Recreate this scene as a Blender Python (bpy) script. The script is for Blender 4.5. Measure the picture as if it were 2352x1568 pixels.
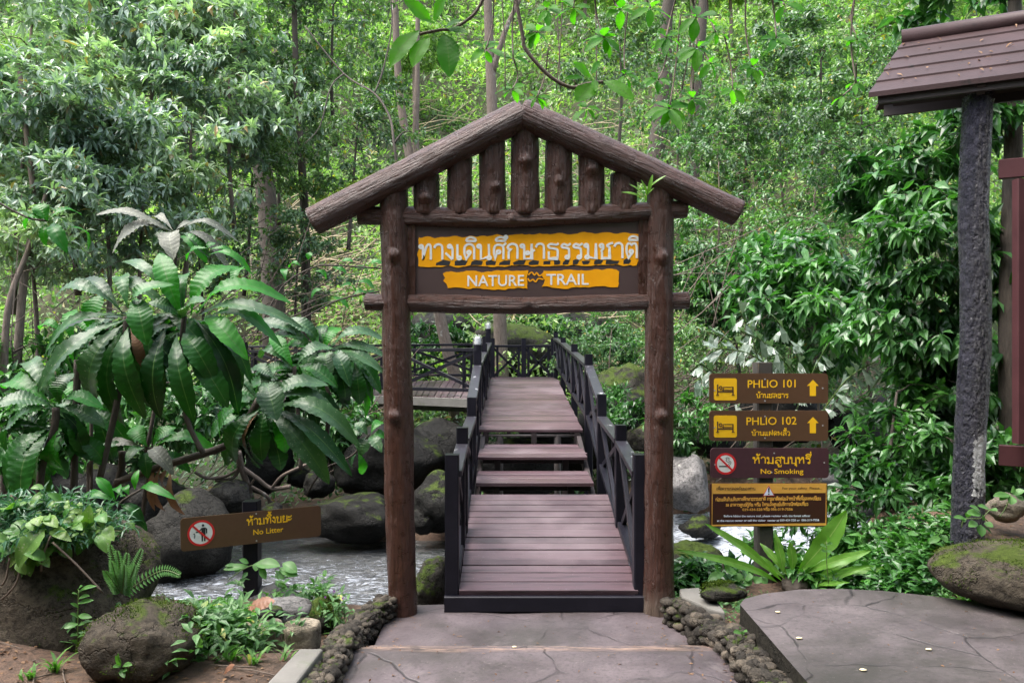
import bpy, bmesh, math, random
import numpy as np
from mathutils import Vector, Matrix
for _o in list(bpy.data.objects): bpy.data.objects.remove(_o)
SC = bpy.context.scene
COL = SC.collection
R = math.radians
RNG = np.random.default_rng(7)
random.seed(7)

# ------------------------------------------------------------------ camera, sky, sun, exposure
EYE = 1.9                       # metres above the landing under the gate
FPX = 28.0 / 36.0 * 2352        # focal length in pixels of a 2352 px wide view
cam_d = bpy.data.cameras.new("camera"); cam = bpy.data.objects.new("camera", cam_d); COL.objects.link(cam)
cam_d.lens = 28; cam_d.sensor_width = 36; cam_d.clip_start = 0.05; cam_d.clip_end = 400
cam.location = (0, 0, EYE); cam.rotation_euler = (R(90), 0, 0)
SC.camera = cam
SUN_EL, SUN_AZ = 66, -75         # degrees; azimuth measured from straight behind the camera, minus = left
w = bpy.data.worlds.new("World"); SC.world = w; w.use_nodes = True
nt = w.node_tree; nt.nodes.clear()
sky = nt.nodes.new("ShaderNodeTexSky"); sky.sky_type = 'NISHITA'; sky.sun_disc = False
sky.sun_elevation = R(SUN_EL); sky.sun_rotation = R(180 - SUN_AZ); sky.dust_density = 4.0; sky.ozone_density = 0.6; sky.air_density = 1.2
hsv = nt.nodes.new("ShaderNodeHueSaturation"); hsv.inputs['Saturation'].default_value = 0.6   # a thin white overcast
bg = nt.nodes.new("ShaderNodeBackground"); bg.inputs['Strength'].default_value = 0.15
out = nt.nodes.new("ShaderNodeOutputWorld")
nt.links.new(sky.outputs[0], hsv.inputs['Color']); nt.links.new(hsv.outputs[0], bg.inputs['Color']); nt.links.new(bg.outputs[0], out.inputs['Surface'])
sun_d = bpy.data.lights.new("sun", 'SUN'); sun_d.energy = 1.2; sun_d.angle = R(45); sun_d.color = (1.0, 0.97, 0.93)
sun = bpy.data.objects.new("sun", sun_d); COL.objects.link(sun); sun.location = (-8, -10, 20)
_v = Vector((math.sin(R(SUN_AZ)) * math.cos(R(SUN_EL)), -math.cos(R(SUN_AZ)) * math.cos(R(SUN_EL)), math.sin(R(SUN_EL))))
sun.rotation_euler = _v.to_track_quat('Z', 'Y').to_euler()
SC.view_settings.view_transform = 'Standard'; SC.view_settings.look = 'None'; SC.view_settings.gamma = 1
SC.view_settings.exposure = 2.2
SC.render.engine = 'CYCLES'
cy = SC.cycles
cy.max_bounces = 4; cy.diffuse_bounces = 2; cy.glossy_bounces = 2; cy.transmission_bounces = 3; cy.transparent_max_bounces = 4
cy.caustics_reflective = False; cy.caustics_refractive = False; cy.sample_clamp_indirect = 6
cy.use_denoising = True; cy.use_adaptive_sampling = True; cy.adaptive_threshold = 0.008

# ------------------------------------------------------------------ helpers
def at(px, py, d):
    """The point d metres in front of the camera seen at pixel (px, py) of a 2352 px wide view."""
    s = FPX / d
    return Vector(((px - 1176) / s, d, EYE - (py - 784) / s))

ORG = {}
def tag(o, label=None, cat=None, group=None, kind=None):
    if label: o['label'] = label
    if cat: o['category'] = cat
    if group: o['group'] = group
    if kind: o['kind'] = kind
    return o

def thing(name, label, cat, loc=(0, 0, 0), group=None):
    o = bpy.data.objects.new(name, None); COL.objects.link(o)
    o.location = loc; o.empty_display_size = 0.1; ORG[o] = np.array(loc, float)
    return tag(o, label, cat, group)

def mk(name, V, F, mat, parent=None, smooth=False, uv=None, loc=None, attr=None):
    """One mesh object from world-space points V and faces F (lists, or arrays of equal-sized faces)."""
    V = np.asarray(V, float).reshape(-1, 3)
    if parent is not None: off = ORG[parent]
    elif loc is not None: off = np.array(loc, float)
    else: off = np.zeros(3)
    me = bpy.data.meshes.new(name)
    arrs = F if (len(F) and isinstance(F[0], np.ndarray) and F[0].ndim == 2) else None
    if arrs is None:
        idx = np.array([i for f in F for i in f], dtype=np.int32); cnt = np.array([len(f) for f in F], dtype=np.int32)
    else:
        idx = np.concatenate([a.ravel() for a in arrs]).astype(np.int32)
        cnt = np.concatenate([np.full(len(a), a.shape[1], np.int32) for a in arrs])
    me.vertices.add(len(V)); me.vertices.foreach_set("co", (V - off).astype(np.float32).ravel())
    me.loops.add(len(idx)); me.loops.foreach_set("vertex_index", idx)
    me.polygons.add(len(cnt)); st = np.concatenate([[0], np.cumsum(cnt)[:-1]]).astype(np.int32)
    me.polygons.foreach_set("loop_start", st); me.polygons.foreach_set("loop_total", cnt)
    me.polygons.foreach_set("use_smooth", np.full(len(cnt), bool(smooth)))
    if uv is not None:
        l = me.uv_layers.new(name="UVMap"); l.data.foreach_set("uv", np.asarray(uv, np.float32)[idx].ravel())
    if attr is not None:
        a = me.attributes.new(attr[0], 'FLOAT', 'POINT'); a.data.foreach_set("value", np.asarray(attr[1], np.float32))
    me.update(calc_edges=True); me.validate()
    if mat is not None: me.materials.append(mat)
    o = bpy.data.objects.new(name, me); COL.objects.link(o)
    if parent is not None: o.parent = parent; ORG[o] = ORG[parent]
    else: o.location = off; ORG[o] = off
    return o

def copy_tree(o, parent=None):
    c = o.copy(); COL.objects.link(c)
    if parent is not None: c.parent = parent
    for ch in [x for x in o.children]:
        copy_tree(ch, c)
    return c

class MB:
    def __init__(s): s.V = []; s.F = []; s.UV = []
    def add(s, V, F, UV=None):
        b = len(s.V); s.V += [tuple(v) for v in V]; s.F += [[i + b for i in f] for f in F]
        s.UV += list(UV) if UV is not None else [(v[0], v[2]) for v in s.V[b:]]
    def box(s, x0, x1, y0, y1, z0, z1):
        s.add([(x0,y0,z0),(x1,y0,z0),(x1,y1,z0),(x0,y1,z0),(x0,y0,z1),(x1,y0,z1),(x1,y1,z1),(x0,y1,z1)],
              [[0,3,2,1],[4,5,6,7],[0,1,5,4],[1,2,6,5],[2,3,7,6],[3,0,4,7]])
    def bar(s, p0, p1, w, h, up=(0, 0, 1), bev=0.0):
        """A squared bar from p0 to p1, w wide and h high, with chamfered long edges."""
        p0, p1 = Vector(p0), Vector(p1); d = (p1 - p0).normalized(); up = Vector(up)
        if abs(d.dot(up)) > 0.98: up = Vector((0, 1, 0))
        sd = d.cross(up).normalized(); u = sd.cross(d).normalized()
        b = bev or min(w, h) * 0.08
        ring = [(-w/2+b,-h/2),(w/2-b,-h/2),(w/2,-h/2+b),(w/2,h/2-b),(w/2-b,h/2),(-w/2+b,h/2),(-w/2,h/2-b),(-w/2,-h/2+b)]
        V = []
        for p in (p0, p1):
            V += [tuple(p + sd * a + u * c) for a, c in ring]
        F = [[i, (i+1) % 8, 8 + (i+1) % 8, 8 + i] for i in range(8)] + [list(range(7, -1, -1)), list(range(8, 16))]
        L = (p1 - p0).length
        s.add(V, F, [(a, 0) for a, c in ring] + [(a, L) for a, c in ring])
    def tube(s, pts, rad, n=6, cap=True):
        pts = [Vector(p) for p in pts]
        rad = [rad] * len(pts) if not hasattr(rad, '__len__') else rad
        V = []; UV = []; prev = None; L = 0
        for i, p in enumerate(pts):
            d = (pts[min(i+1, len(pts)-1)] - pts[max(i-1, 0)])
            d = d.normalized() if d.length > 1e-9 else Vector((0, 0, 1))
            if prev is None:
                a = Vector((0, 0, 1)) if abs(d.z) < 0.9 else Vector((0, 1, 0))
                sd = d.cross(a).normalized()
            else:
                sd = (prev - d * prev.dot(d)).normalized()
            prev = sd; u = d.cross(sd)
            if i: L += (p - pts[i-1]).length
            for k in range(n):
                t = 2 * math.pi * k / n
                V.append(tuple(p + (sd * math.cos(t) + u * math.sin(t)) * rad[i])); UV.append((k / n * 6.283 * rad[0], L))
        F = [[i*n+k, i*n+(k+1) % n, (i+1)*n+(k+1) % n, (i+1)*n+k] for i in range(len(pts)-1) for k in range(n)]
        if cap: F += [list(range(n-1, -1, -1)), [(len(pts)-1)*n+k for k in range(n)]]
        s.add(V, F, UV)
    def prism(s, pts, fr, w0, w1):
        """A flat outline pts (u, v) of a frame fr(u, v, w), raised from w0 to w1."""
        n = len(pts)
        V = [tuple(fr(u, v, w0)) for u, v in pts] + [tuple(fr(u, v, w1)) for u, v in pts]
        s.add(V, [list(range(n, 2*n))] + [[i, (i+1) % n, n+(i+1) % n, n+i] for i in range(n)])
    def ribbon(s, pts, t, fr, w0, w1, closed=False):
        P = [Vector((p[0], p[1])) for p in pts]; n = len(P)
        Lp, Rp = [], []
        for i in range(n):
            a = P[(i-1) % n] if (closed or i > 0) else P[i]; b = P[(i+1) % n] if (closed or i < n-1) else P[i]
            d = (b - a); d = d.normalized() if d.length > 1e-9 else Vector((1, 0))
            nn = Vector((-d.y, d.x)); k = t / 2
            if 0 < i < n-1 or closed:
                e = (P[i] - a)
                if e.length > 1e-9:
                    e.normalize(); c = abs(e.dot(d)); k = t / 2 / max(c, 0.55)
            Lp.append(P[i] + nn * k); Rp.append(P[i] - nn * k)
        V = [tuple(fr(q.x, q.y, w1)) for q in Lp] + [tuple(fr(q.x, q.y, w1)) for q in Rp] + [tuple(fr(q.x, q.y, w0)) for q in Lp] + [tuple(fr(q.x, q.y, w0)) for q in Rp]
        F = []
        for i in range(n if closed else n-1):
            j = (i+1) % n
            F += [[n+i, n+j, j, i], [i, j, 2*n+j, 2*n+i], [3*n+i, 3*n+j, n+j, n+i]]
        if not closed: F += [[0, 2*n, 3*n, n], [n-1, 2*n-1, 4*n-1, 3*n-1]]
        s.add(V, F)
    def build(s, name, mat, parent=None, smooth=False, loc=None):
        return mk(name, s.V, s.F, mat, parent, smooth, uv=s.UV, loc=loc)

def _hash(ix, iy, iz, seed):
    h = np.sin(ix * 127.1 + iy * 311.7 + iz * 74.7 + seed * 53.3) * 43758.5453
    return h - np.floor(h)
def vnoise(P, scale=1.0, seed=0):
    P = np.asarray(P, float) * scale; I = np.floor(P); f = P - I; f = f * f * (3 - 2 * f)
    r = 0
    for dx in (0, 1):
        for dy in (0, 1):
            for dz in (0, 1):
                wgt = (f[..., 0] if dx else 1 - f[..., 0]) * (f[..., 1] if dy else 1 - f[..., 1]) * (f[..., 2] if dz else 1 - f[..., 2])
                r = r + wgt * _hash(I[..., 0] + dx, I[..., 1] + dy, I[..., 2] + dz, seed)
    return r * 2 - 1
def fbm(P, scale=1.0, seed=0, oct=4, gain=0.5):
    r = 0; a = 1.0
    for k in range(oct):
        r = r + a * vnoise(P, scale * 2 ** k, seed + k * 7.3); a *= gain
    return r
def sm(a, b, x):
    t = np.clip((np.asarray(x, float) - a) / (b - a), 0, 1); return t * t * (3 - 2 * t)
def unit(v): return v / np.maximum(np.linalg.norm(v, axis=-1, keepdims=True), 1e-9)

# ------------------------------------------------------------------ materials
def newmat(name):
    m = bpy.data.materials.new(name); m.use_nodes = True
    return m, m.node_tree, m.node_tree.nodes['Principled BSDF'], m.node_tree.nodes['Material Output']
def ramp(t, stops, fac=None):
    r = t.nodes.new("ShaderNodeValToRGB"); e = r.color_ramp.elements
    e[0].position, e[0].color = stops[0][0], (*stops[0][1], 1)
    e[1].position, e[1].color = stops[-1][0], (*stops[-1][1], 1)
    for p, c in stops[1:-1]:
        x = e.new(p); x.color = (*c, 1)
    if fac is not None: t.links.new(fac, r.inputs[0])
    return r
def noise(t, scale, detail=4, rough=0.6, vec=None, dist=0.0):
    n = t.nodes.new("ShaderNodeTexNoise"); n.inputs['Scale'].default_value = scale; n.inputs['Detail'].default_value = detail
    n.inputs['Roughness'].default_value = rough; n.inputs['Distortion'].default_value = dist
    if vec is not None: t.links.new(vec, n.inputs['Vector'])
    return n
def mapping(t, src, scale):
    m = t.nodes.new("ShaderNodeMapping"); m.inputs['Scale'].default_value = scale; t.links.new(src, m.inputs['Vector']); return m.outputs[0]
def coord(t, what='Object'):
    return t.nodes.new("ShaderNodeTexCoord").outputs[what]
def bump(t, h, strength, dist, to, prev=None):
    b = t.nodes.new("ShaderNodeBump"); b.inputs['Strength'].default_value = strength; b.inputs['Distance'].default_value = dist
    t.links.new(h, b.inputs['Height'])
    if prev is not None: t.links.new(prev, b.inputs['Normal'])
    t.links.new(b.outputs[0], to.inputs['Normal']); return b.outputs[0]
def mixc(t, a, b, fac, mode='MIX'):
    m = t.nodes.new("ShaderNodeMix"); m.data_type = 'RGBA'; m.blend_type = mode
    for sock, v in ((m.inputs[6], a), (m.inputs[7], b), (m.inputs[0], fac)):
        if hasattr(v, 'is_output') or isinstance(v, bpy.types.NodeSocket): t.links.new(v, sock)
        elif isinstance(v, (int, float)): sock.default_value = v
        else: sock.default_value = (*v, 1)
    return m.outputs[2]
def math_n(t, op, a, b=None):
    m = t.nodes.new("ShaderNodeMath"); m.operation = op
    for i, v in enumerate((a, b)):
        if v is None: continue
        if isinstance(v, (int, float)): m.inputs[i].default_value = v
        else: t.links.new(v, m.inputs[i])
    return m.outputs[0]

def paint(name, c1, c2, rough=0.5, nscale=6, bumpk=0.15, grain=(1, 1, 1), spec=0.5, wear=None, bscale=60):
    """Painted or plain surface: two tones mixed by noise, a fine grain, optional worn patches."""
    m, t, b, _ = newmat(name); co = coord(t)
    n = noise(t, nscale, 6, 0.65, co)
    c = ramp(t, [(0.3, c1), (0.7, c2)], n.outputs[0]).outputs[0]
    g = noise(t, bscale, 4, 0.6, mapping(t, co, grain))
    if wear:
        wn = noise(t, wear[1], 8, 0.75, mapping(t, co, grain)); f = ramp(t, [(wear[2], (0, 0, 0)), (wear[2] + 0.06, (1, 1, 1))], wn.outputs[0]).outputs[0]
        c = mixc(t, c, wear[0], f)
    t.links.new(c, b.inputs['Base Color']); b.inputs['Roughness'].default_value = rough; b.inputs['Specular IOR Level'].default_value = spec
    if bumpk: bump(t, g.outputs[0], bumpk, 0.004, b)
    return m

def bark_paint(name, c1, c2, rough, foot=0.0, patch=None, spec=0.5, gscale=(60, 5, 1), k=1.0, dist=0.03, rag=0.55, lump=(21, 11, 1)):
    """Glossy paint over moulded bark: grooves run along the log (UV: round it, along it)."""
    m, t, b, _ = newmat(name); uv = coord(t, 'UV')
    g = noise(t, 1.0, 6, 0.7, mapping(t, uv, gscale), 0.6)
    l = noise(t, 14, 4, 0.6, uv)
    c = ramp(t, [(0.3, c1), (0.62, c2)], l.outputs[0]).outputs[0]
    sf = noise(t, 1.0, 7, 0.75, mapping(t, uv, (16, 3.5, 1)), 0.4); c = mixc(t, c, tuple(x * 1.8 + 0.008 for x in c2), ramp(t, [(0.6, (0,) * 3), (0.74, (0.45,) * 3)], sf.outputs[0]).outputs[0])
    c = mixc(t, c, tuple(x * 0.35 for x in c1), ramp(t, [(0.34, (0.7,) * 3), (0.46, (0,) * 3)], g.outputs[0]).outputs[0])
    t.links.new(c, b.inputs['Base Color']); b.inputs['Specular IOR Level'].default_value = spec
    if foot:      # paint worn off up to this height
        su = t.nodes.new('ShaderNodeSeparateXYZ'); t.links.new(uv, su.inputs[0]); kf = math_n(t, 'ADD', su.outputs[1], math_n(t, 'MULTIPLY', g.outputs[0], foot * 1.1))
        c = mixc(t, c, ramp(t, [(0.3, (0.06, 0.045, 0.035)), (0.7, (0.17, 0.125, 0.095))], g.outputs[0]).outputs[0], ramp(t, [(foot * .85, (0.85,) * 3), (foot * 1.25, (0,) * 3)], kf).outputs[0])
        t.links.new(c, b.inputs['Base Color'])
    if patch:     # bare white plaster showing: (round, along, half-width, half-height)
        su = t.nodes.new('ShaderNodeSeparateXYZ'); t.links.new(uv, su.inputs[0]); ab = lambda s_, c_, w_: math_n(t, 'DIVIDE', math_n(t, 'ABSOLUTE', math_n(t, 'SUBTRACT', s_, c_)), w_)
        en = noise(t, 22, 5, 0.65, uv); dd = math_n(t, 'ADD', math_n(t, 'MAXIMUM', ab(su.outputs[0], patch[0], patch[2]), ab(su.outputs[1], patch[1], patch[3])), math_n(t, 'MULTIPLY', math_n(t, 'SUBTRACT', en.outputs[0], 0.5), 1.5))
        c = mixc(t, c, ramp(t, [(0.3, (0.3, 0.3, 0.31)), (0.6, (0.6, 0.6, 0.6))], l.outputs[0]).outputs[0], ramp(t, [(0.93, (1,) * 3), (0.99, (0,) * 3)], dd).outputs[0]); t.links.new(c, b.inputs['Base Color'])
    rr = ramp(t, [(0.3, (rough - 0.1,) * 3), (0.7, (rough + 0.12,) * 3)], l.outputs[0]); t.links.new(rr.outputs[0], b.inputs['Roughness'])
    lump = noise(t, 1.0, 3, 0.5, mapping(t, uv, lump), 0.3)
    h = math_n(t, 'ADD', g.outputs[0], math_n(t, 'MULTIPLY', lump.outputs[0], rag))
    bump(t, h, k, dist, b)
    return m

def leafmat(name, dark, light, rough=0.42, trans=0.35, spec=0.5, accent=None, tint=(1.05, 1.5, 0.5), vein=0.0, patch=0.0):
    """Leaf: a colour per leaf between two tones, a few accent leaves, waxy sheen and light passing through."""
    m, t, b, o = newmat(name)
    ge = t.nodes.new("ShaderNodeNewGeometry"); oi = t.nodes.new("ShaderNodeObjectInfo")
    rnd = math_n(t, 'FRACT', math_n(t, 'ADD', ge.outputs['Random Per Island'], oi.outputs['Random']))
    st = [(0.0, dark), (0.92, light)]
    if accent: st += [(0.972, light), (0.985, accent)]
    c = ramp(t, st, rnd).outputs[0]
    if patch:      # neighbouring plants differ in tone
        pn = noise(t, patch, 3, 0.5, ge.outputs['Position']); c = mixc(t, c, ramp(t, [(0.35, (0.5, 0.58, 0.58)), (0.5, (1.0, 1.0, 1.0)), (0.68, (1.5, 1.42, 1.15))], pn.outputs[0]).outputs[0], 1.0, 'MULTIPLY')
    if vein:
        n = noise(t, 9, 3, 0.6, coord(t)); c = mixc(t, c, tuple(min(1, x * 1.5 + 0.03) for x in light), math_n(t, 'MULTIPLY', n.outputs[0], vein))
    t.links.new(c, b.inputs['Base Color']); b.inputs['Roughness'].default_value = rough; b.inputs['Specular IOR Level'].default_value = spec
    tr = t.nodes.new("ShaderNodeBsdfTranslucent"); t.links.new(mixc(t, c, tint, 1.0, 'MULTIPLY'), tr.inputs['Color'])
    mx = t.nodes.new("ShaderNodeMixShader"); mx.inputs[0].default_value = trans
    t.links.new(b.outputs[0], mx.inputs[1]); t.links.new(tr.outputs[0], mx.inputs[2]); t.links.new(mx.outputs[0], o.inputs['Surface'])
    return m

def rockmat(name, c1, c2, moss=0.0, mossc=(0.04, 0.062, 0.008), rough=0.75, lichen=0.0, each=False):
    m, t, b, _ = newmat(name); co = coord(t); oi = t.nodes.new("ShaderNodeObjectInfo")
    ad = t.nodes.new("ShaderNodeVectorMath"); ad.operation = 'ADD'; t.links.new(co, ad.inputs[0]); t.links.new(oi.outputs['Location'], ad.inputs[1])
    p = ad.outputs[0]
    n1 = noise(t, 3.0, 8, 0.7, p); n2 = noise(t, 26, 6, 0.75, p)
    c = ramp(t, [(0.3, c1), (0.68, c2)], n1.outputs[0]).outputs[0]
    if each:
        gi = t.nodes.new('ShaderNodeNewGeometry'); c = mixc(t, c, ramp(t, [(0, (0.35, 0.34, 0.33)), (0.5, (0.9, 0.88, 0.85)), (1, (1.7, 1.6, 1.45))], gi.outputs['Random Per Island']).outputs[0], 1.0, 'MULTIPLY')
    c = mixc(t, c, tuple(x * 0.35 for x in c1), ramp(t, [(0.35, (0.85,) * 3), (0.55, (0, 0, 0))], n2.outputs[0]).outputs[0])
    if lichen:
        n4 = noise(t, 7, 7, 0.6, p, 0.8); c = mixc(t, c, (0.34, 0.34, 0.3), ramp(t, [(1 - lichen, (0, 0, 0)), (1.04 - lichen, (0.8,) * 3)], n4.outputs[0]).outputs[0])
    if moss:
        ge = t.nodes.new("ShaderNodeNewGeometry"); sp = t.nodes.new("ShaderNodeSeparateXYZ"); t.links.new(ge.outputs['True Normal'], sp.inputs[0])
        n3 = noise(t, 4.2, 8, 0.7, p, 0.4)
        f = math_n(t, 'ADD', math_n(t, 'MULTIPLY', sp.outputs[2], 0.22), n3.outputs[0])
        f = ramp(t, [(0.80 - moss * 0.35, (0, 0, 0)), (0.88 - moss * 0.35, (1, 1, 1))], f).outputs[0]
        mc = ramp(t, [(0.3, tuple(x * 0.55 for x in mossc)), (0.7, tuple(x * 1.5 for x in mossc))], n2.outputs[0]).outputs[0]
        c = mixc(t, c, mc, f)
    t.links.new(c, b.inputs['Base Color']); b.inputs['Roughness'].default_value = rough; b.inputs['Specular IOR Level'].default_value = 0.18
    h = math_n(t, 'ADD', n1.outputs[0], math_n(t, 'MULTIPLY', n2.outputs[0], 0.5))
    vo = t.nodes.new('ShaderNodeTexVoronoi'); vo.feature = 'DISTANCE_TO_EDGE'; vo.inputs['Scale'].default_value = 2.6; wv = noise(t, 3, 5, 0.7, p)
    av = t.nodes.new('ShaderNodeMix'); av.data_type = 'RGBA'; av.blend_type = 'LINEAR_LIGHT'; av.inputs[0].default_value = 0.25; t.links.new(p, av.inputs[6]); t.links.new(wv.outputs[1], av.inputs[7]); t.links.new(av.outputs[2], vo.inputs['Vector'])
    cr = ramp(t, [(0.0, (0, 0, 0)), (0.03, (1, 1, 1))], vo.outputs['Distance']).outputs[0]
    h = math_n(t, 'ADD', h, math_n(t, 'MULTIPLY', cr, 0.35)); n9 = noise(t, 90, 4, 0.7, p); h = math_n(t, 'ADD', h, math_n(t, 'MULTIPLY', n9.outputs[0], 0.22))
    bump(t, h, 0.9, 0.045, b)
    return m

M = {}
M['gate'] = bark_paint('gate_brown_paint', (0.043, 0.017, 0.011), (0.066, 0.0265, 0.018), 0.32, k=0.8)
M['gate_worn'] = bark_paint('gate_brown_paint_worn_foot', (0.043, 0.017, 0.011), (0.066, 0.0265, 0.018), 0.32, k=0.8, foot=0.32)
M['gate_board'] = paint('gate_board_paint', (0.045, 0.024, 0.022), (0.058, 0.032, 0.03), 0.55, 5, 0.1, wear=((0.25, 0.22, 0.2), 5, 0.74), grain=(6, 1, 0.6))
M['yellow'] = paint('sign_yellow', (0.70, 0.29, 0.002), (0.80, 0.35, 0.003), 0.55, 7, 0.1, spec=0.2, wear=((0.45, 0.17, 0.01), 4, 0.66), grain=(5, 1, 0.5))
M['white'] = paint('sign_white', (0.6, 0.6, 0.58), (0.78, 0.78, 0.76), 0.5, 20, 0.05)
M['sign_black'] = paint('sign_black', (0.012, 0.012, 0.014), (0.02, 0.02, 0.022), 0.5)
M['board_brown'] = paint('board_brown', (0.085, 0.042, 0.022), (0.098, 0.05, 0.027), 0.38, 30, 0.03)
M['board_maroon'] = paint('board_maroon', (0.052, 0.02, 0.027), (0.064, 0.025, 0.033), 0.38, 30, 0.03)
M['board_dark'] = paint('board_dark_maroon', (0.04, 0.011, 0.01), (0.05, 0.014, 0.012), 0.35, 30, 0.03)
M['ochre'] = paint('sign_ochre', (0.66, 0.33, 0.06), (0.7, 0.37, 0.075), 0.4, 20, 0.02)
M['letter_yellow'] = paint('letter_yellow', (0.85, 0.47, 0.01), (0.85, 0.5, 0.012), 0.45, 20, 0.0)
M['letter_pale'] = paint('letter_pale_blue', (0.66, 0.7, 0.85), (0.7, 0.74, 0.88), 0.45, 20, 0.0)
M['red'] = paint('sign_red', (0.55, 0.015, 0.02), (0.6, 0.02, 0.024), 0.4, 20, 0.0)
M['steel'] = paint('screw_steel', (0.3, 0.3, 0.3), (0.4, 0.4, 0.4), 0.35)
M['rail'] = paint('rail_black_paint', (0.006, 0.006, 0.010), (0.012, 0.011, 0.017), 0.4, 5, 0.25, spec=0.22, grain=(3, 3, 1), wear=((0.10, 0.095, 0.1), 9, 0.71))
M['rail_worn'] = paint('worn_rail_paint', (0.014, 0.013, 0.018), (0.024, 0.022, 0.03), 0.4, 5, 0.25, grain=(2, 1, 2), wear=((0.5, 0.5, 0.52), 7, 0.61))
M['log_post'] = bark_paint('black_bark_paint', (0.007, 0.007, 0.013), (0.024, 0.023, 0.04), 0.26, gscale=(46, 30, 1), k=1.0, dist=0.06, rag=1.2, lump=(30, 18, 1), spec=0.4, patch=(0.285, 0.60, 0.07, 0.2))
M['plaster'] = paint('white_plaster', (0.5, 0.5, 0.5), (0.72, 0.72, 0.72), 0.7, 9, 0.6, bscale=24)
M['tile'] = paint('roof_tile', (0.026, 0.014, 0.014), (0.048, 0.027, 0.028), 0.5, 3, 0.3, spec=0.2, wear=((0.018, 0.013, 0.013), 5, 0.6))
M['redwood'] = paint('red_brown_paint', (0.05, 0.018, 0.02), (0.07, 0.025, 0.028), 0.5, spec=0.25, nscale=5, bumpk=0.15)
M['soffit'] = paint('soffit_black', (0.02, 0.014, 0.014), (0.03, 0.02, 0.02), 0.7)
M['pipe'] = paint('rusty_pipe', (0.05, 0.045, 0.045), (0.1, 0.085, 0.08), 0.5, 20)
M['curb'] = paint('old_concrete', (0.11, 0.105, 0.092), (0.17, 0.16, 0.145), 0.85, 4, 0.5, wear=((0.1, 0.11, 0.07), 5, 0.62))

def plankmat():
    m, t, b, _ = newmat('deck_plank_paint'); co = coord(t); ge = t.nodes.new("ShaderNodeNewGeometry")
    n = noise(t, 1.0, 7, 0.7, mapping(t, co, (2.2, 30, 30)))
    big = noise(t, 1.3, 4, 0.6, co)
    c = ramp(t, [(0.0, (0.034, 0.018, 0.022)), (0.5, (0.064, 0.035, 0.042)), (1.0, (0.094, 0.056, 0.065))], ge.outputs['Random Per Island']).outputs[0]
    c = mixc(t, c, (0.03, 0.019, 0.021), ramp(t, [(0.36, (0.85,) * 3), (0.5, (0, 0, 0))], n.outputs[0]).outputs[0])
    c = mixc(t, c, (0.15, 0.112, 0.122), ramp(t, [(0.5, (0, 0, 0)), (0.72, (0.7,) * 3)], big.outputs[0]).outputs[0])
    sp = noise(t, 150, 2, 0.5, mapping(t, co, (0.5, 1, 1))); c = mixc(t, c, (0.42, 0.37, 0.38), ramp(t, [(0.735, (0, 0, 0)), (0.76, (0.8,) * 3)], sp.outputs[0]).outputs[0])
    t.links.new(c, b.inputs['Base Color'])
    rr = ramp(t, [(0.3, (0.32,) * 3), (0.7, (0.6,) * 3)], big.outputs[0]); t.links.new(rr.outputs[0], b.inputs['Roughness'])
    bump(t, n.outputs[0], 0.35, 0.006, b)
    return m
M['plank'] = plankmat()

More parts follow.
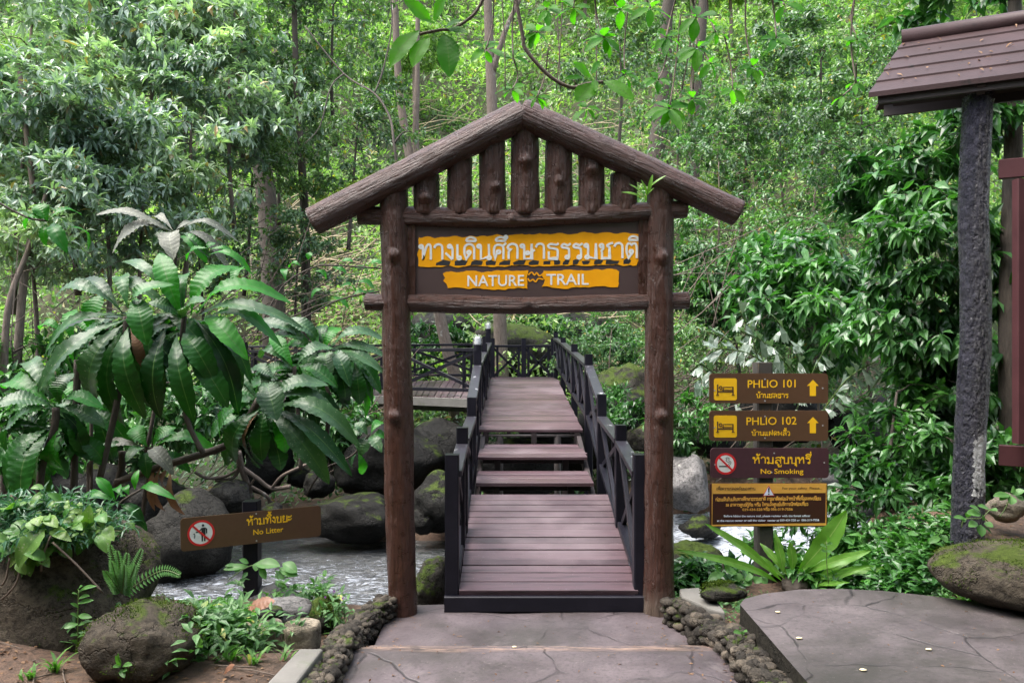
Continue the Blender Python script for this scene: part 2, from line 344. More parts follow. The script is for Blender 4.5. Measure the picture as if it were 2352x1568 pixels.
def concretemat(name, c1, c2, cell=1.25, seedoff=0.0):
    """Coloured concrete scored like flagstones."""
    m, t, b, _ = newmat(name); co = coord(t)
    ad = t.nodes.new("ShaderNodeVectorMath"); ad.operation = 'ADD'; t.links.new(co, ad.inputs[0]); ad.inputs[1].default_value = (seedoff, seedoff * 0.7, 0)
    wv = noise(t, 1.6, 3, 0.6, ad.outputs[0])
    ad2 = t.nodes.new("ShaderNodeMix"); ad2.data_type = 'RGBA'; ad2.blend_type = 'LINEAR_LIGHT'; ad2.inputs[0].default_value = 0.16
    t.links.new(ad.outputs[0], ad2.inputs[6]); t.links.new(wv.outputs[1], ad2.inputs[7])
    fl = mapping(t, ad2.outputs[2], (1, 1, 0))
    vo = t.nodes.new("ShaderNodeTexVoronoi"); vo.feature = 'DISTANCE_TO_EDGE'; vo.inputs['Scale'].default_value = cell; t.links.new(fl, vo.inputs['Vector'])
    brk = noise(t, 2.3, 3, 0.5, ad.outputs[0])
    line = ramp(t, [(0.004, (1, 1, 1)), (0.013, (0, 0, 0))], vo.outputs['Distance']).outputs[0]
    line = mixc(t, (0, 0, 0), line, ramp(t, [(0.4, (0.1,) * 3), (0.58, (1,) * 3)], brk.outputs[0]).outputs[0])
    n1 = noise(t, 1.7, 8, 0.7, ad.outputs[0]); n2 = noise(t, 45, 5, 0.7, ad.outputs[0])
    c = ramp(t, [(0.3, c1), (0.7, c2)], n1.outputs[0]).outputs[0]
    c = mixc(t, c, tuple(x * 0.5 for x in c1), ramp(t, [(0.3, (0.7,) * 3), (0.5, (0,) * 3)], n2.outputs[0]).outputs[0])
    st = noise(t, 3.1, 6, 0.75, ad.outputs[0], 0.5); c = mixc(t, c, (0.2, 0.17, 0.165), ramp(t, [(0.6, (0,) * 3), (0.74, (0.75,) * 3)], st.outputs[0]).outputs[0])
    dk = noise(t, 0.9, 6, 0.7, ad.outputs[0], 0.6); c = mixc(t, c, (0.032, 0.029, 0.024), ramp(t, [(0.47, (0,) * 3), (0.66, (0.85,) * 3)], dk.outputs[0]).outputs[0])
    sk = noise(t, 70, 2, 0.5, ad.outputs[0]); c = mixc(t, c, (0.3, 0.26, 0.24), ramp(t, [(0.7, (0,) * 3), (0.76, (0.5,) * 3)], sk.outputs[0]).outputs[0])
    c = mixc(t, c, tuple(x * 0.28 for x in c1), math_n(t, 'MULTIPLY', line, 0.85))
    at_ = t.nodes.new("ShaderNodeAttribute"); at_.attribute_name = 'edge'
    wn = noise(t, 9, 6, 0.7, mapping(t, ad.outputs[0], (1, 2, 1))); wf = math_n(t, 'MULTIPLY', at_.outputs['Fac'], ramp(t, [(0.4, (0,) * 3), (0.6, (0.75,) * 3)], wn.outputs[0]).outputs[0])
    c = mixc(t, c, (0.36, 0.24, 0.18), wf)
    t.links.new(c, b.inputs['Base Color'])
    rr = ramp(t, [(0.3, (0.42,) * 3), (0.75, (0.68,) * 3)], n1.outputs[0]); t.links.new(rr.outputs[0], b.inputs['Roughness'])
    gr = noise(t, 210, 3, 0.7, ad.outputs[0]); h = math_n(t, 'SUBTRACT', math_n(t, 'ADD', math_n(t, 'MULTIPLY', n2.outputs[0], 0.3), math_n(t, 'MULTIPLY', gr.outputs[0], 0.2)), line)
    bump(t, h, 0.6, 0.008, b)
    return m
M['concrete'] = concretemat('purple_grey_concrete', (0.05, 0.039, 0.042), (0.125, 0.1, 0.106))
M['slab'] = concretemat('slab_concrete', (0.046, 0.038, 0.04), (0.122, 0.101, 0.103), 1.5, 3.7)

M['rock_dark_shaded'] = rockmat('shaded_stream_rock', (0.006, 0.006, 0.005), (0.02, 0.019, 0.017), 0.25, rough=0.6, lichen=0.3)  # dark wet rock, with shade from overhead plants put into its colour
M['rock'] = rockmat('grey_rock', (0.015, 0.014, 0.012), (0.042, 0.04, 0.035), 0.22, lichen=0.3)
M['rock_grey'] = rockmat('bare_grey_rock', (0.11, 0.105, 0.1), (0.23, 0.22, 0.215), 0.0, lichen=0.34)
M['rock_moss'] = rockmat('mossy_rock', (0.02, 0.018, 0.015), (0.05, 0.045, 0.037), 0.6, lichen=0.25)
M['rock_brown'] = rockmat('brown_boulder', (0.042, 0.034, 0.025), (0.095, 0.078, 0.058), 0.3, (0.045,0.065,0.009), lichen=0.22)
M['stump_stone'] = rockmat('pale_cement', (0.2, 0.165, 0.12), (0.36, 0.31, 0.24), 0.1)
M['pebble'] = rockmat('pebbles', (0.05, 0.044, 0.037), (0.115, 0.1, 0.085), 0.12, rough=0.6, each=True)
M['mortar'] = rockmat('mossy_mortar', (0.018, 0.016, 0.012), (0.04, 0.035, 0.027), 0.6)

def groundmat():
    m, t, b, _ = newmat('forest_soil'); co = coord(t)
    n1 = noise(t, 1.1, 7, 0.7, co); n2 = noise(t, 22, 7, 0.75, co); n3 = noise(t, 4, 5, 0.7, co)
    c = ramp(t, [(0.3, (0.06, 0.038, 0.025)), (0.52, (0.125, 0.075, 0.05)), (0.75, (0.19, 0.105, 0.062))], n1.outputs[0]).outputs[0]
    c = mixc(t, c, (0.035, 0.024, 0.017), ramp(t, [(0.35, (0.9,) * 3), (0.55, (0,) * 3)], n2.outputs[0]).outputs[0])
    c = mixc(t, c, (0.22, 0.17, 0.12), ramp(t, [(0.62, (0,) * 3), (0.75, (0.6,) * 3)], n3.outputs[0]).outputs[0])
    a = t.nodes.new("ShaderNodeAttribute"); a.attribute_name = 'green'
    c = mixc(t, c, ramp(t, [(0.35, (0.012, 0.02, 0.007)), (0.65, (0.035, 0.06, 0.014))], n2.outputs[0]).outputs[0], a.outputs['Fac'])
    t.links.new(c, b.inputs['Base Color']); b.inputs['Roughness'].default_value = 0.9
    bump(t, math_n(t, 'ADD', n2.outputs[0], n3.outputs[0]), 0.8, 0.03, b)
    return m
M['ground'] = groundmat()

def watermat():
    m, t, b, _ = newmat('stream_water'); co = coord(t)
    a = t.nodes.new("ShaderNodeAttribute"); a.attribute_name = 'foam_glint'
    n1 = noise(t, 1.0, 6, 0.65, mapping(t, co, (3.2, 7, 3)), 1.2); n2 = noise(t, 1.0, 5, 0.6, mapping(t, co, (9, 22, 9)), 0.8)
    n4 = noise(t, 1.0, 7, 0.75, mapping(t, co, (4, 13, 5)), 2.2)
    f = math_n(t, 'ADD', n4.outputs[0], math_n(t, 'MULTIPLY', a.outputs['Fac'], 0.27))
    f = ramp(t, [(0.62, (0,) * 3), (0.74, (0.45,) * 3), (0.92, (1,) * 3)], f).outputs[0]
    c = ramp(t, [(0.35, (0.022, 0.024, 0.025)), (0.7, (0.055, 0.06, 0.062))], n1.outputs[0]).outputs[0]
    c = mixc(t, c, (0.68, 0.74, 0.84), f); t.links.new(c, b.inputs['Base Color'])  # white foam, and pale highlights on the ripples painted in as colour
    rr = ramp(t, [(0.0, (0.06,) * 3), (1.0, (0.6,) * 3)], f); t.links.new(rr.outputs[0], b.inputs['Roughness'])
    h = math_n(t, 'ADD', n1.outputs[0], math_n(t, 'MULTIPLY', n2.outputs[0], 0.45))
    bump(t, h, 0.75, 0.09, b)
    return m
M['water'] = watermat()

def trunkmat(name, c1, c2, lich=0.3):
    m, t, b, _ = newmat(name); co = coord(t); uv = coord(t, 'UV')
    n1 = noise(t, 1.0, 7, 0.7, mapping(t, uv, (30, 7, 1)), 0.5); n2 = noise(t, 3.2, 6, 0.7, co)
    c = ramp(t, [(0.3, c1), (0.66, c2)], n1.outputs[0]).outputs[0]
    c = mixc(t, c, (0.4, 0.4, 0.36), ramp(t, [(1 - lich - 0.02, (0,) * 3), (1.06 - lich, (0.8,) * 3)], n2.outputs[0]).outputs[0])
    t.links.new(c, b.inputs['Base Color']); b.inputs['Roughness'].default_value = 0.85
    bump(t, n1.outputs[0], 0.7, 0.02, b); return m
M['trunk'] = trunkmat('grey_brown_bark', (0.07, 0.05, 0.038), (0.2, 0.155, 0.125), 0.36)
M['trunk_dark'] = trunkmat('dark_bark', (0.025, 0.019, 0.014), (0.075, 0.058, 0.045), 0.27)
M['twig'] = trunkmat('twig_bark', (0.06, 0.045, 0.034), (0.16, 0.12, 0.095), 0.3)
M['cane'] = paint('dry_bamboo', (0.26, 0.2, 0.11), (0.42, 0.34, 0.22), 0.7, 4)
M['green_stem'] = paint('green_stem', (0.05, 0.09, 0.02), (0.09, 0.14, 0.03), 0.6, 8)
# ------------------------------------------------------------------ the ground, the stream
def wl(x, y):
    return -0.78 + 0.10 * np.clip(np.asarray(x, float) - 1.0, 0, 6) + 0.03 * np.clip(np.asarray(y, float) - 9, 0, 5) * sm(1, 3, x)
def near_edge(x): return 5.85 + 0.95 * sm(0.5, 2.2, x) + 0.5 * sm(-2.4, -4.5, x) + 0.12 * np.sin(np.asarray(x) * 2.3)
def far_edge(x): return 10.7 + 0.35 * np.sin(np.asarray(x) * 1.1) + 1.2 * sm(1.5, 5, x) - 0.9 * sm(-3, -6, x)
def hgt(x, y):
    x = np.asarray(x, float); y = np.asarray(y, float)
    P = np.stack([x, y, x * 0], -1)
    near = 0.22 - 0.26 * sm(4.1, 5.3, y) + 0.56 * sm(2.6, 3.4, x) * sm(2.0, 4.6, y) + 0.02 * fbm(P, 3.0, 3) + 0.15 * sm(-2.2, -3.4, x)
    path = sm(-1.12, -1.0, x) * (1 - sm(3.2, 3.4, x)) * (1 - sm(5.35, 5.55, y)) * (1 - sm(1.3, 1.36, x) * sm(4.95, 5.1, y))
    near = near * (1 - path) + (-0.2) * path
    bed = wl(x, y) - 0.45
    far = wl(x, y) + 0.28 + 0.055 * (y - 11) + 0.12 * fbm(P, 0.9, 5) + 0.75 * np.clip(y - 19 + 3 * sm(-3, -9, x) + 2.5 * sm(3, 9, x), 0, 1e3)
    far = far + 1.2 * fbm(P, 0.09, 9, 3) * sm(20, 32, y)
    a = sm(near_edge(x), near_edge(x) + 1.0, y); b = sm(far_edge(x) - 0.5, far_edge(x) + 0.7, y)
    return near * (1 - a) + bed * a * (1 - b) + far * b

def axis(lo, hi, n, mid, dens):
    t = np.linspace(-1, 1, n); s = np.sinh(t * dens) / np.sinh(dens)
    return np.where(s < 0, mid + s * (mid - lo), mid + s * (hi - mid))
gx = axis(-75, 75, 260, 0.3, 3.2); gy = axis(-25, 78, 300, 6.0, 3.0)
X, Y = np.meshgrid(gx, gy); Z = hgt(X, Y)
def gridfaces(nx, ny):
    i = np.arange(nx - 1)[None, :] + nx * np.arange(ny - 1)[:, None]; i = i.ravel()
    return np.stack([i, i + 1, i + 1 + nx, i + nx], 1)
green = np.clip(sm(11, 14, Y) * 0.8 + 0.25 * vnoise(np.stack([X, Y, Z], -1), 1.5, 2), 0, 1)
g = mk('ground', np.stack([X, Y, Z], -1), [gridfaces(260, 300)], M['ground'], smooth=True, attr=('green', green.ravel())); tag(g, kind='structure')

wx = np.linspace(-13, 14, 360); wy = np.linspace(5.9, 15.5, 260); X, Y = np.meshgrid(wx, wy)
P = np.stack([X * 0.8, Y * 1.7, X * 0], -1)
foam_glint = np.clip(0.37 + 0.55 * sm(0.9, 2.4, X) + 0.30 * np.exp(-((X + 0.6) / 0.8) ** 2) * sm(9.3, 7.6, Y) + 0.12 * fbm(P, 0.7, 4) - 0.35 * sm(9.3, 10.6, Y) * sm(0.5, -0.5, X), 0, 1)  # real foam on the rapids; the base level paints ripple highlights
Z = wl(X, Y) + (0.018 + 0.04 * foam_glint) * fbm(P, 2.2, 8, 4) + 0.03 * fbm(P, 0.8, 21, 2)
g = mk('stream_water', np.stack([X, Y, Z], -1), [gridfaces(360, 260)], M['water'], smooth=True, attr=('foam_glint', foam_glint.ravel())); tag(g, kind='structure')

# ------------------------------------------------------------------ paved path, step, raised slab
def slab_mesh(outline, z0, z1, n_edge=None):
    mb = MB(); n = len(outline)
    c = [(x, y, z1) for x, y in outline]
    mb.add([(x, y, z0) for x, y in outline] + c, [list(range(n, 2 * n))] + [[i, (i + 1) % n, n + (i + 1) % n, n + i] for i in range(n)])
    return mb
def strip(name, x0, x1, y0, y1, z, zlow, edge_at=None, wob=0.012):
    """A paved sheet with a turned-down front edge; the worn nosing is the far edge."""
    nx, ny = 70, 60
    xs = np.linspace(x0, x1, nx); ys = np.linspace(y0, y1, ny); Xg, Yg = np.meshgrid(xs, ys)
    Pn = np.stack([Xg, Yg, Xg * 0], -1); Zg = z + 0.006 * fbm(Pn, 2.5, 12)
    e = np.zeros_like(Xg)
    if edge_at is not None:
        e = sm(edge_at - 0.05, edge_at - 0.005, Yg)
        Zg = Zg - 0.022 * sm(edge_at - 0.02, edge_at, Yg)
        Yg = Yg + (Yg > edge_at - 0.06) * wob * fbm(Pn, 3.0, 31)
    V = [np.stack([Xg, Yg, Zg], -1).reshape(-1, 3)]
    F = [gridfaces(nx, ny)]
    top = np.stack([Xg[-1], Yg[-1], Zg[-1]], -1); low = top.copy(); low[:, 2] = zlow
    b = nx * ny; V += [top, low]; i = np.arange(nx - 1); F.append(np.stack([b + i, b + i + 1, b + nx + i + 1, b + nx + i], 1))
    att = np.concatenate([e.ravel(), np.ones(nx) * (edge_at is not None), np.zeros(nx)])
    o = mk(name, np.concatenate(V), F, M['concrete'], smooth=False, attr=('edge', att)); return tag(o, kind='structure')
strip('path', -0.93, 1.2, -3.0, 4.62, 0.15, 0.0, edge_at=4.62)
strip('path_step', -0.86, 1.17, 4.60, 4.80, 0.075, -0.05, edge_at=4.80)
strip('path_landing', -0.86, 1.2, 4.78, 5.75, 0.0, -0.3)
o_ = [(1.345, 0.5), (1.345, 4.70), (1.40, 4.80), (1.55, 4.90), (1.8, 4.985), (2.05, 5.0), (2.3, 4.96), (2.6, 4.84), (3.0, 4.6), (3.6, 4.2), (4.4, 3.5), (4.6, 0.5)]
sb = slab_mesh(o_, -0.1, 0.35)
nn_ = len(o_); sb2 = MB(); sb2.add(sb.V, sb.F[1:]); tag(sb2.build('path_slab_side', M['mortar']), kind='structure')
sb3 = MB(); sb3.add(sb.V[nn_:], [list(range(nn_))]); tag(sb3.build('path_slab', M['slab']), kind='structure')

# ------------------------------------------------------------------ rocks
def ico(sub):
    bm = bmesh.new(); bmesh.ops.create_icosphere(bm, subdivisions=sub, radius=1.0)
    V = np.array([v.co[:] for v in bm.verts]); F = np.array([[v.index for v in f.verts] for f in bm.faces]); bm.free(); return V, F
ICO4, ICO5, ICO2 = ico(4), ico(5), ico(2)
def rock_shape(r, seed, sub=None, rough=0.22, flat=0.6, rot=0.0):
    V, F = sub or ICO4
    V = V.copy(); rg = np.random.default_rng(seed)
    for _ in range(7):                                   # broad flattened faces
        n = unit(rg.normal(size=3)); d = rg.uniform(0.62, 0.9)
        k = V @ n - d; V = V - np.where(k > 0, k * flat, 0)[:, None] * n
    V = V * (1 + rough * fbm(V, 1.1, seed, 2) + 0.10 * rough * 3 * fbm(V, 4.0, seed + 3, 4))[:, None]
    V = V * np.array(r); c, s = math.cos(rot), math.sin(rot)
    return np.stack([V[:, 0] * c - V[:, 1] * s, V[:, 0] * s + V[:, 1] * c, V[:, 2]], 1), F
def rock(label, c, r, mat='rock', seed=1, rot=0.0, name='boulder', cat='rock', group=None, sub=None, rough=0.22, flat=0.6):
    V, F = rock_shape(r, seed, sub, rough, flat, rot)
    o = mk(name, V + np.array(c), [F], M[mat], smooth=True, loc=c)
    return tag(o, label, cat, group)

# the near bank
rock('large dark mossy boulder under the trailing pothos vines', at(95, 1415, 4.75), (0.72, 0.5, 0.62), 'rock_brown', 11, 0.3, sub=ICO5, rough=0.16)
rock('rounded brown boulder with moss patches on the bare soil', at(332, 1466, 4.12), (0.265, 0.25, 0.22), 'rock_brown', 14, 0.5, sub=ICO5, rough=0.2, flat=0.65)
rock('low greenish brown boulder on the red soil mound', at(2362, 1318, 4.75), (0.5, 0.4, 0.2), 'rock_brown', 14, -0.35, sub=ICO5, rough=0.12)
rock('pale grey rock beside the no-litter post with a rusty wet tip', at(632, 1372, 6.1), (0.19, 0.16, 0.11), 'rock_grey', 31, -0.4)
rock('flat grey stone leaning between the cement stumps and the stream', at(650, 1402, 5.1), (0.17, 0.14, 0.085), 'rock_grey', 33, 0.2)
rock('grey stone lying under the large brown dead leaf', at(612, 1408, 4.95), (0.10, 0.1, 0.05), 'rock', 36, 0.2)
rock('small mossy stone at the end of the pebble edging', at(735, 1415, 5.35), (0.14, 0.12, 0.13), 'rock_moss', 35, 0.5)
rock('mossy wedge rock at the foot of the black bridge post', at(1000, 1352, 6.15), (0.13, 0.3, 0.24), 'rock_moss', 37, -0.3)
rock('mossy bank boulder beside the brown gate post above the rapids', at(1600, 1310, 6.8), (0.26, 0.32, 0.26), 'rock_moss', 41, 0.4)
rock('broad grey rock at the foot of the bank by the rapids', at(1585, 1345, 7.1), (0.3, 0.2, 0.2), 'rock', 42, 0.1)
rock('small mossy block beneath the strap-leaf fern', at(1655, 1362, 5.25), (0.17, 0.1, 0.065), 'rock_moss', 43, 0.1)
rock('knobbly pale stone at the foot of the black shelter post', at(2310, 1165, 5.7), (0.17, 0.12, 0.09), 'stump_stone', 44, 0.1)
rock('pale rock end lying in the plants under the signpost', at(1625, 1292, 6.5), (0.09, 0.06, 0.05), 'stump_stone', 45, 0.4)

# stones along and in the stream: (label, px, py, depth, radii, material, seed, rot)
for lab, px, py, d, r, m, sd, ro in [
  ('long flat dark boulder with a white lichen spot at the water', 800, 1188, 10.3, (0.62, 0.5, 0.3), 'rock_dark_shaded', 51, 0.1),
  ('huge dark boulder behind the gate post under the broad leaves', 890, 1050, 11.3, (0.85, 0.7, 0.52), 'rock_dark_shaded', 52, 0.3),
  ('smooth sloping grey boulder behind the no-litter sign', 425, 1240, 9.2, (0.5, 0.5, 0.5), 'rock', 53, 0.5),
  ('squarish grey boulder between tree roots and the sloping boulder', 525, 1140, 9.9, (0.27, 0.25, 0.24), 'rock', 54, 0.2),
  ('tall dark slab of rock under the hanging broad leaves', 615, 1065, 10.9, (0.36, 0.3, 0.42), 'rock_dark_shaded', 55, 0.2),
  ('small rounded stone beside the huge dark boulder', 727, 1110, 10.7, (0.22, 0.2, 0.19), 'rock', 56, 0.4),
  ('smaller dark stone behind the rounded stone', 690, 1095, 11.2, (0.18, 0.18, 0.14), 'rock_dark_shaded', 57, 0.4),
  ('little grey stone behind the black post of the no-litter sign', 622, 1172, 10.0, (0.15, 0.14, 0.1), 'rock', 58, 0.1),
  ('round wet stone by the gate post at the water line', 975, 1195, 10.2, (0.2, 0.2, 0.17), 'rock_dark_shaded', 59, 0.1),
  ('black boulder in the shade under the bridge steps', 1010, 1150, 10.4, (0.36, 0.45, 0.36), 'rock_dark_shaded', 60, 0.1),
  ('great black boulder holding up the side walkway', 1005, 1030, 11.8, (0.6, 0.55, 0.42), 'rock_dark_shaded', 61, 0.2),
  ('dark boulder under the middle of the bridge', 1190, 1075, 10.6, (0.8, 0.5, 0.42), 'rock_dark_shaded', 62, 0.2),
  ('dark boulder under the far end of the bridge', 1290, 1010, 12.4, (0.9, 0.8, 0.55), 'rock_dark_shaded', 63, 0.9),
  ('mossy boulder with hanging roots beside the bridge railing', 1445, 905, 13.6, (0.6, 0.6, 0.55), 'rock_moss', 64, 0.3),
  ('dark undercut boulder below the mossy boulder by the railing', 1440, 975, 13.0, (0.8, 0.6, 0.45), 'rock_dark_shaded', 65, 0.3),
  ('low mossy stone on the bank behind the right gate post', 1490, 1010, 11.3, (0.3, 0.3, 0.2), 'rock_moss', 66, 0.5),
  ('large moss-topped boulder far behind the bridge end', 1185, 800, 19.5, (1.35, 0.9, 0.72), 'rock_moss', 67, 0.1),
  ('dark boulder on the slope behind the far bridge lamp', 1010, 780, 20.5, (1.0, 0.8, 0.7), 'rock_dark_shaded', 68, 0.1),
  ('dark rock face behind the moss-topped boulder', 1330, 790, 21.5, (1.5, 0.9, 0.8), 'rock_dark_shaded', 69, 0.4),
  ('smooth grey boulder standing in the rapids by the signboards', 1580, 1105, 10.8, (0.35, 0.4, 0.42), 'rock_grey', 70, 0.4),
  ('dark wet stone in the white water under the signboards', 1610, 1210, 9.9, (0.25, 0.22, 0.16), 'rock_dark_shaded', 71, 0.2),
  ('flat pale granite boulder beyond the signboards', 1990, 1085, 11.2, (0.62, 0.5, 0.27), 'rock_grey', 72, 0.0),
  ('dark boulder shaded by leaves above the pale granite', 2010, 985, 12.6, (0.85, 0.6, 0.52), 'rock_dark_shaded', 73, 0.3),
  ('black boulder behind the upper signboards', 1790, 950, 12.6, (0.8, 0.6, 0.6), 'rock_dark_shaded', 74, 0.6),
  ('dark grey boulder between signpost and gate', 1640, 1000, 12.0, (0.5, 0.5, 0.35), 'rock_dark_shaded', 75, 0.6),
  ('brownish boulder beside the white rapids near the shelter post', 1960, 1165, 10.4, (0.32, 0.3, 0.2), 'rock', 76, 0.1),
  ('grey boulder under the crooked mossy branch', 330, 1150, 9.6, (0.45, 0.4, 0.35), 'rock', 77, 0.1),
  ('dark boulder deep under the broad-leaf shrubs', 180, 1150, 9.3, (0.7, 0.5, 0.45), 'rock_dark_shaded', 78, 0.1),
  ('tall grey boulder on the far bank behind the leaf rosettes', 830, 1040, 12.6, (0.6, 0.5, 0.5), 'rock', 80, 0.8),
]:
    rock(lab, at(px, py, d), r, m, sd, ro)

# cement stumps: round blocks with a bark-like side and a cut top
def stump(label, c, r, h, seed):
    n, k = 28, 9; V = []; F = []
    for j in range(k):
        t = j / (k - 1)
        for i in range(n):
            a = 2 * math.pi * i / n
            p = np.array([math.cos(a), math.sin(a), t * 0.6]); q = 1 + 0.06 * fbm(p, 2.0, seed) + 0.03 * fbm(p, 6.0, seed) - 0.06 * (1 - t) * 0 - (0.05 if j in (0, k - 1) else 0)
            V.append((c[0] + r * q * p[0], c[1] + r * q * p[1], c[2] + h * t))
    for j in range(k - 1):
        for i in range(n): F.append([j*n+i, j*n+(i+1) % n, (j+1)*n+(i+1) % n, (j+1)*n+i])
    b = len(V)
    for q, dz in ((0.8, 0.006), (0.55, 0.002), (0.25, 0.005)):
        for i in range(n):
            a = 2 * math.pi * i / n; V.append((c[0] + r * q * math.cos(a), c[1] + r * q * math.sin(a), c[2] + h + dz))
    rows = [(k-1)*n, b, b+n, b+2*n]
    for a0, a1 in zip(rows, rows[1:]):
        for i in range(n): F.append([a0+i, a0+(i+1) % n, a1+(i+1) % n, a1+i])
    F.append([b+2*n+i for i in range(n)])
    o = mk('cement_stump', V, F, M['stump_stone'], smooth=True, loc=c); tag(o, label, 'stump', 'cement stumps by the path edging')
p = at(693, 1492, 4.72); stump('pale round cement stump nearer the concrete kerb', (p.x, p.y, p.z), 0.112, 0.155, 3)
p = at(600, 1500, 4.8); stump('pale cement stump half hidden by leafy ground plants', (p.x, p.y, p.z), 0.125, 0.18, 4)

# concrete kerb beams
def kerb(label, pts, z0, z1):
    mb = slab_mesh(pts, z0, z1); o = mb.build('concrete_kerb', M['curb'], loc=(pts[0][0], pts[0][1], z0))
    bv = o.modifiers.new('b', 'BEVEL'); bv.width = 0.012; bv.segments = 2; tag(o, label, 'kerb')
kerb('plain grey concrete kerb beam beside the mossy pebble edging', [(-1.17, 2.2), (-1.165, 3.6), (-1.11, 4.16), (-0.985, 4.16), (-1.02, 3.6), (-1.05, 2.2)], 0.0, 0.30)
kerb('low curved concrete kerb between gate post and raised slab', [(1.14, 5.36), (1.16, 5.52), (1.3, 5.55), (1.36, 5.3), (1.35, 5.04), (1.27, 5.1)], -0.1, 0.19)

# pebble-faced edgings: rounded stones set in mortar, one low wall each
def pebble_wall(name, label, line, width, height, seed, n, size):
    """line: centre line (x, y, z of the foot) ; stones cover the faces and the top."""
    rg = np.random.default_rng(seed); VV = []; FF = []; b = 0
    L = [Vector(p) for p in line]; seg = [(L[i+1] - L[i]).length for i in range(len(L) - 1)]; tot = sum(seg)
    def pt(t):
        d = t * tot
        for i, s in enumerate(seg):
            if d <= s or i == len(seg) - 1:
                q = L[i].lerp(L[i+1], min(1, d / s)); dr = (L[i+1] - L[i]); dr.z = 0; dr.normalize(); return q, dr
            d -= s
    base_v, base_f = ICO2; cen = []
    for i in range(n):
        t = rg.uniform(0, 1); q, dr = pt(t); nn = Vector((-dr.y, dr.x, 0)); hh = height(t) if callable(height) else height
        f = rg.uniform(); 
        if f < 0.4: off, z = -width / 2, rg.uniform(0.0, hh)
        elif f < 0.62: off, z = width / 2, rg.uniform(0.0, hh)
        else: off, z = rg.uniform(-width / 2, width / 2), hh
        s = size * rg.uniform(0.6, 1.25); p_ = np.array([q.x + nn.x * off, q.y + nn.y * off, q.z + z])
        if cen and np.min(np.linalg.norm(np.array(cen) - p_, axis=1)) < 1.15 * size: continue
        cen.append(p_)
        W = base_v * np.array([s * rg.uniform(0.85, 1.4), s * rg.uniform(0.8, 1.2), s * rg.uniform(0.55, 0.9)]) * (1 + 0.16 * fbm(base_v + i, 1.0, seed, 2))[:, None]
        a = math.atan2(dr.y, dr.x) + rg.normal() * 0.5; c, sn = math.cos(a), math.sin(a)
        W = np.stack([W[:, 0] * c - W[:, 1] * sn, W[:, 0] * sn + W[:, 1] * c, W[:, 2]], 1)
        VV.append(W + np.array([q.x + nn.x * off, q.y + nn.y * off, q.z + z])); FF.append(base_f + b); b += len(W)
    root = thing(name, label, 'stone edging', (L[0].x, L[0].y, L[0].z))
    mk('pebble', np.concatenate(VV), [np.concatenate(FF)], M['pebble'], root, smooth=True).name = 'pebble_facing'
    mb = MB()
    for i in range(len(L) - 1):
        d = (L[i+1] - L[i]); d.z = 0; d.normalize(); nn = Vector((-d.y, d.x, 0)) * (width / 2 - 0.004)
        h0 = height(sum(seg[:i]) / tot) if callable(height) else height; h1 = height(sum(seg[:i+1]) / tot) if callable(height) else height
        A, B = L[i], L[i+1]; zl = Vector((0, 0, -0.25))
        mb.add([A - nn + zl, A + nn + zl, B + nn + zl, B - nn + zl, A - nn + Vector((0, 0, h0)), A + nn + Vector((0, 0, h0)), B + nn + Vector((0, 0, h1)), B - nn + Vector((0, 0, h1))],
               [[4, 5, 6, 7], [0, 1, 5, 4], [1, 2, 6, 5], [2, 3, 7, 6], [3, 0, 4, 7]])
    mb.build('mortar_core', M['mortar'], root)
pebble_wall('pebble_edging', 'mossy pebble edging along the path below the concrete kerb', [(-0.965, 2.4, 0.12), (-0.955, 4.0, 0.12), (-0.97, 4.65, 0.1), (-0.99, 4.9, 0.0), (-0.95, 5.3, 0.0), (-0.86, 5.55, 0.0)], 0.12, lambda t: 0.15 - 0.03 * t, 5, 5000, 0.031)
pebble_wall('pebble_edging', 'pebble wall of rounded stones under the raised slab edge', [(1.255, 2.2, 0.1), (1.255, 4.55, 0.1), (1.245, 4.85, 0.0), (1.20, 5.2, 0.0), (1.09, 5.42, 0.0)], 0.15, lambda t: 0.17 - 0.02 * t, 6, 5000, 0.038)
# ------------------------------------------------------------------ lettering
def arc(cx, cy, r, a0=0, a1=360, n=12):
    return [(cx + r * math.cos(R(a0 + (a1 - a0) * i / n)), cy + r * math.sin(R(a0 + (a1 - a0) * i / n))) for i in range(n + 1)]
def smooth_line(pts, n=5):
    P = [pts[0]] + list(pts) + [pts[-1]]; out_ = []
    for i in range(1, len(P) - 2):
        a, b, c, d = (np.array(P[i + k], float) for k in (-1, 0, 1, 2))
        for k in range(n):
            t = k / n
            out_.append(tuple(0.5 * (2 * b + (c - a) * t + (2 * a - 5 * b + 4 * c - d) * t * t + (3 * b - a - 3 * c + d) * t ** 3)))
    return out_ + [tuple(pts[-1])]
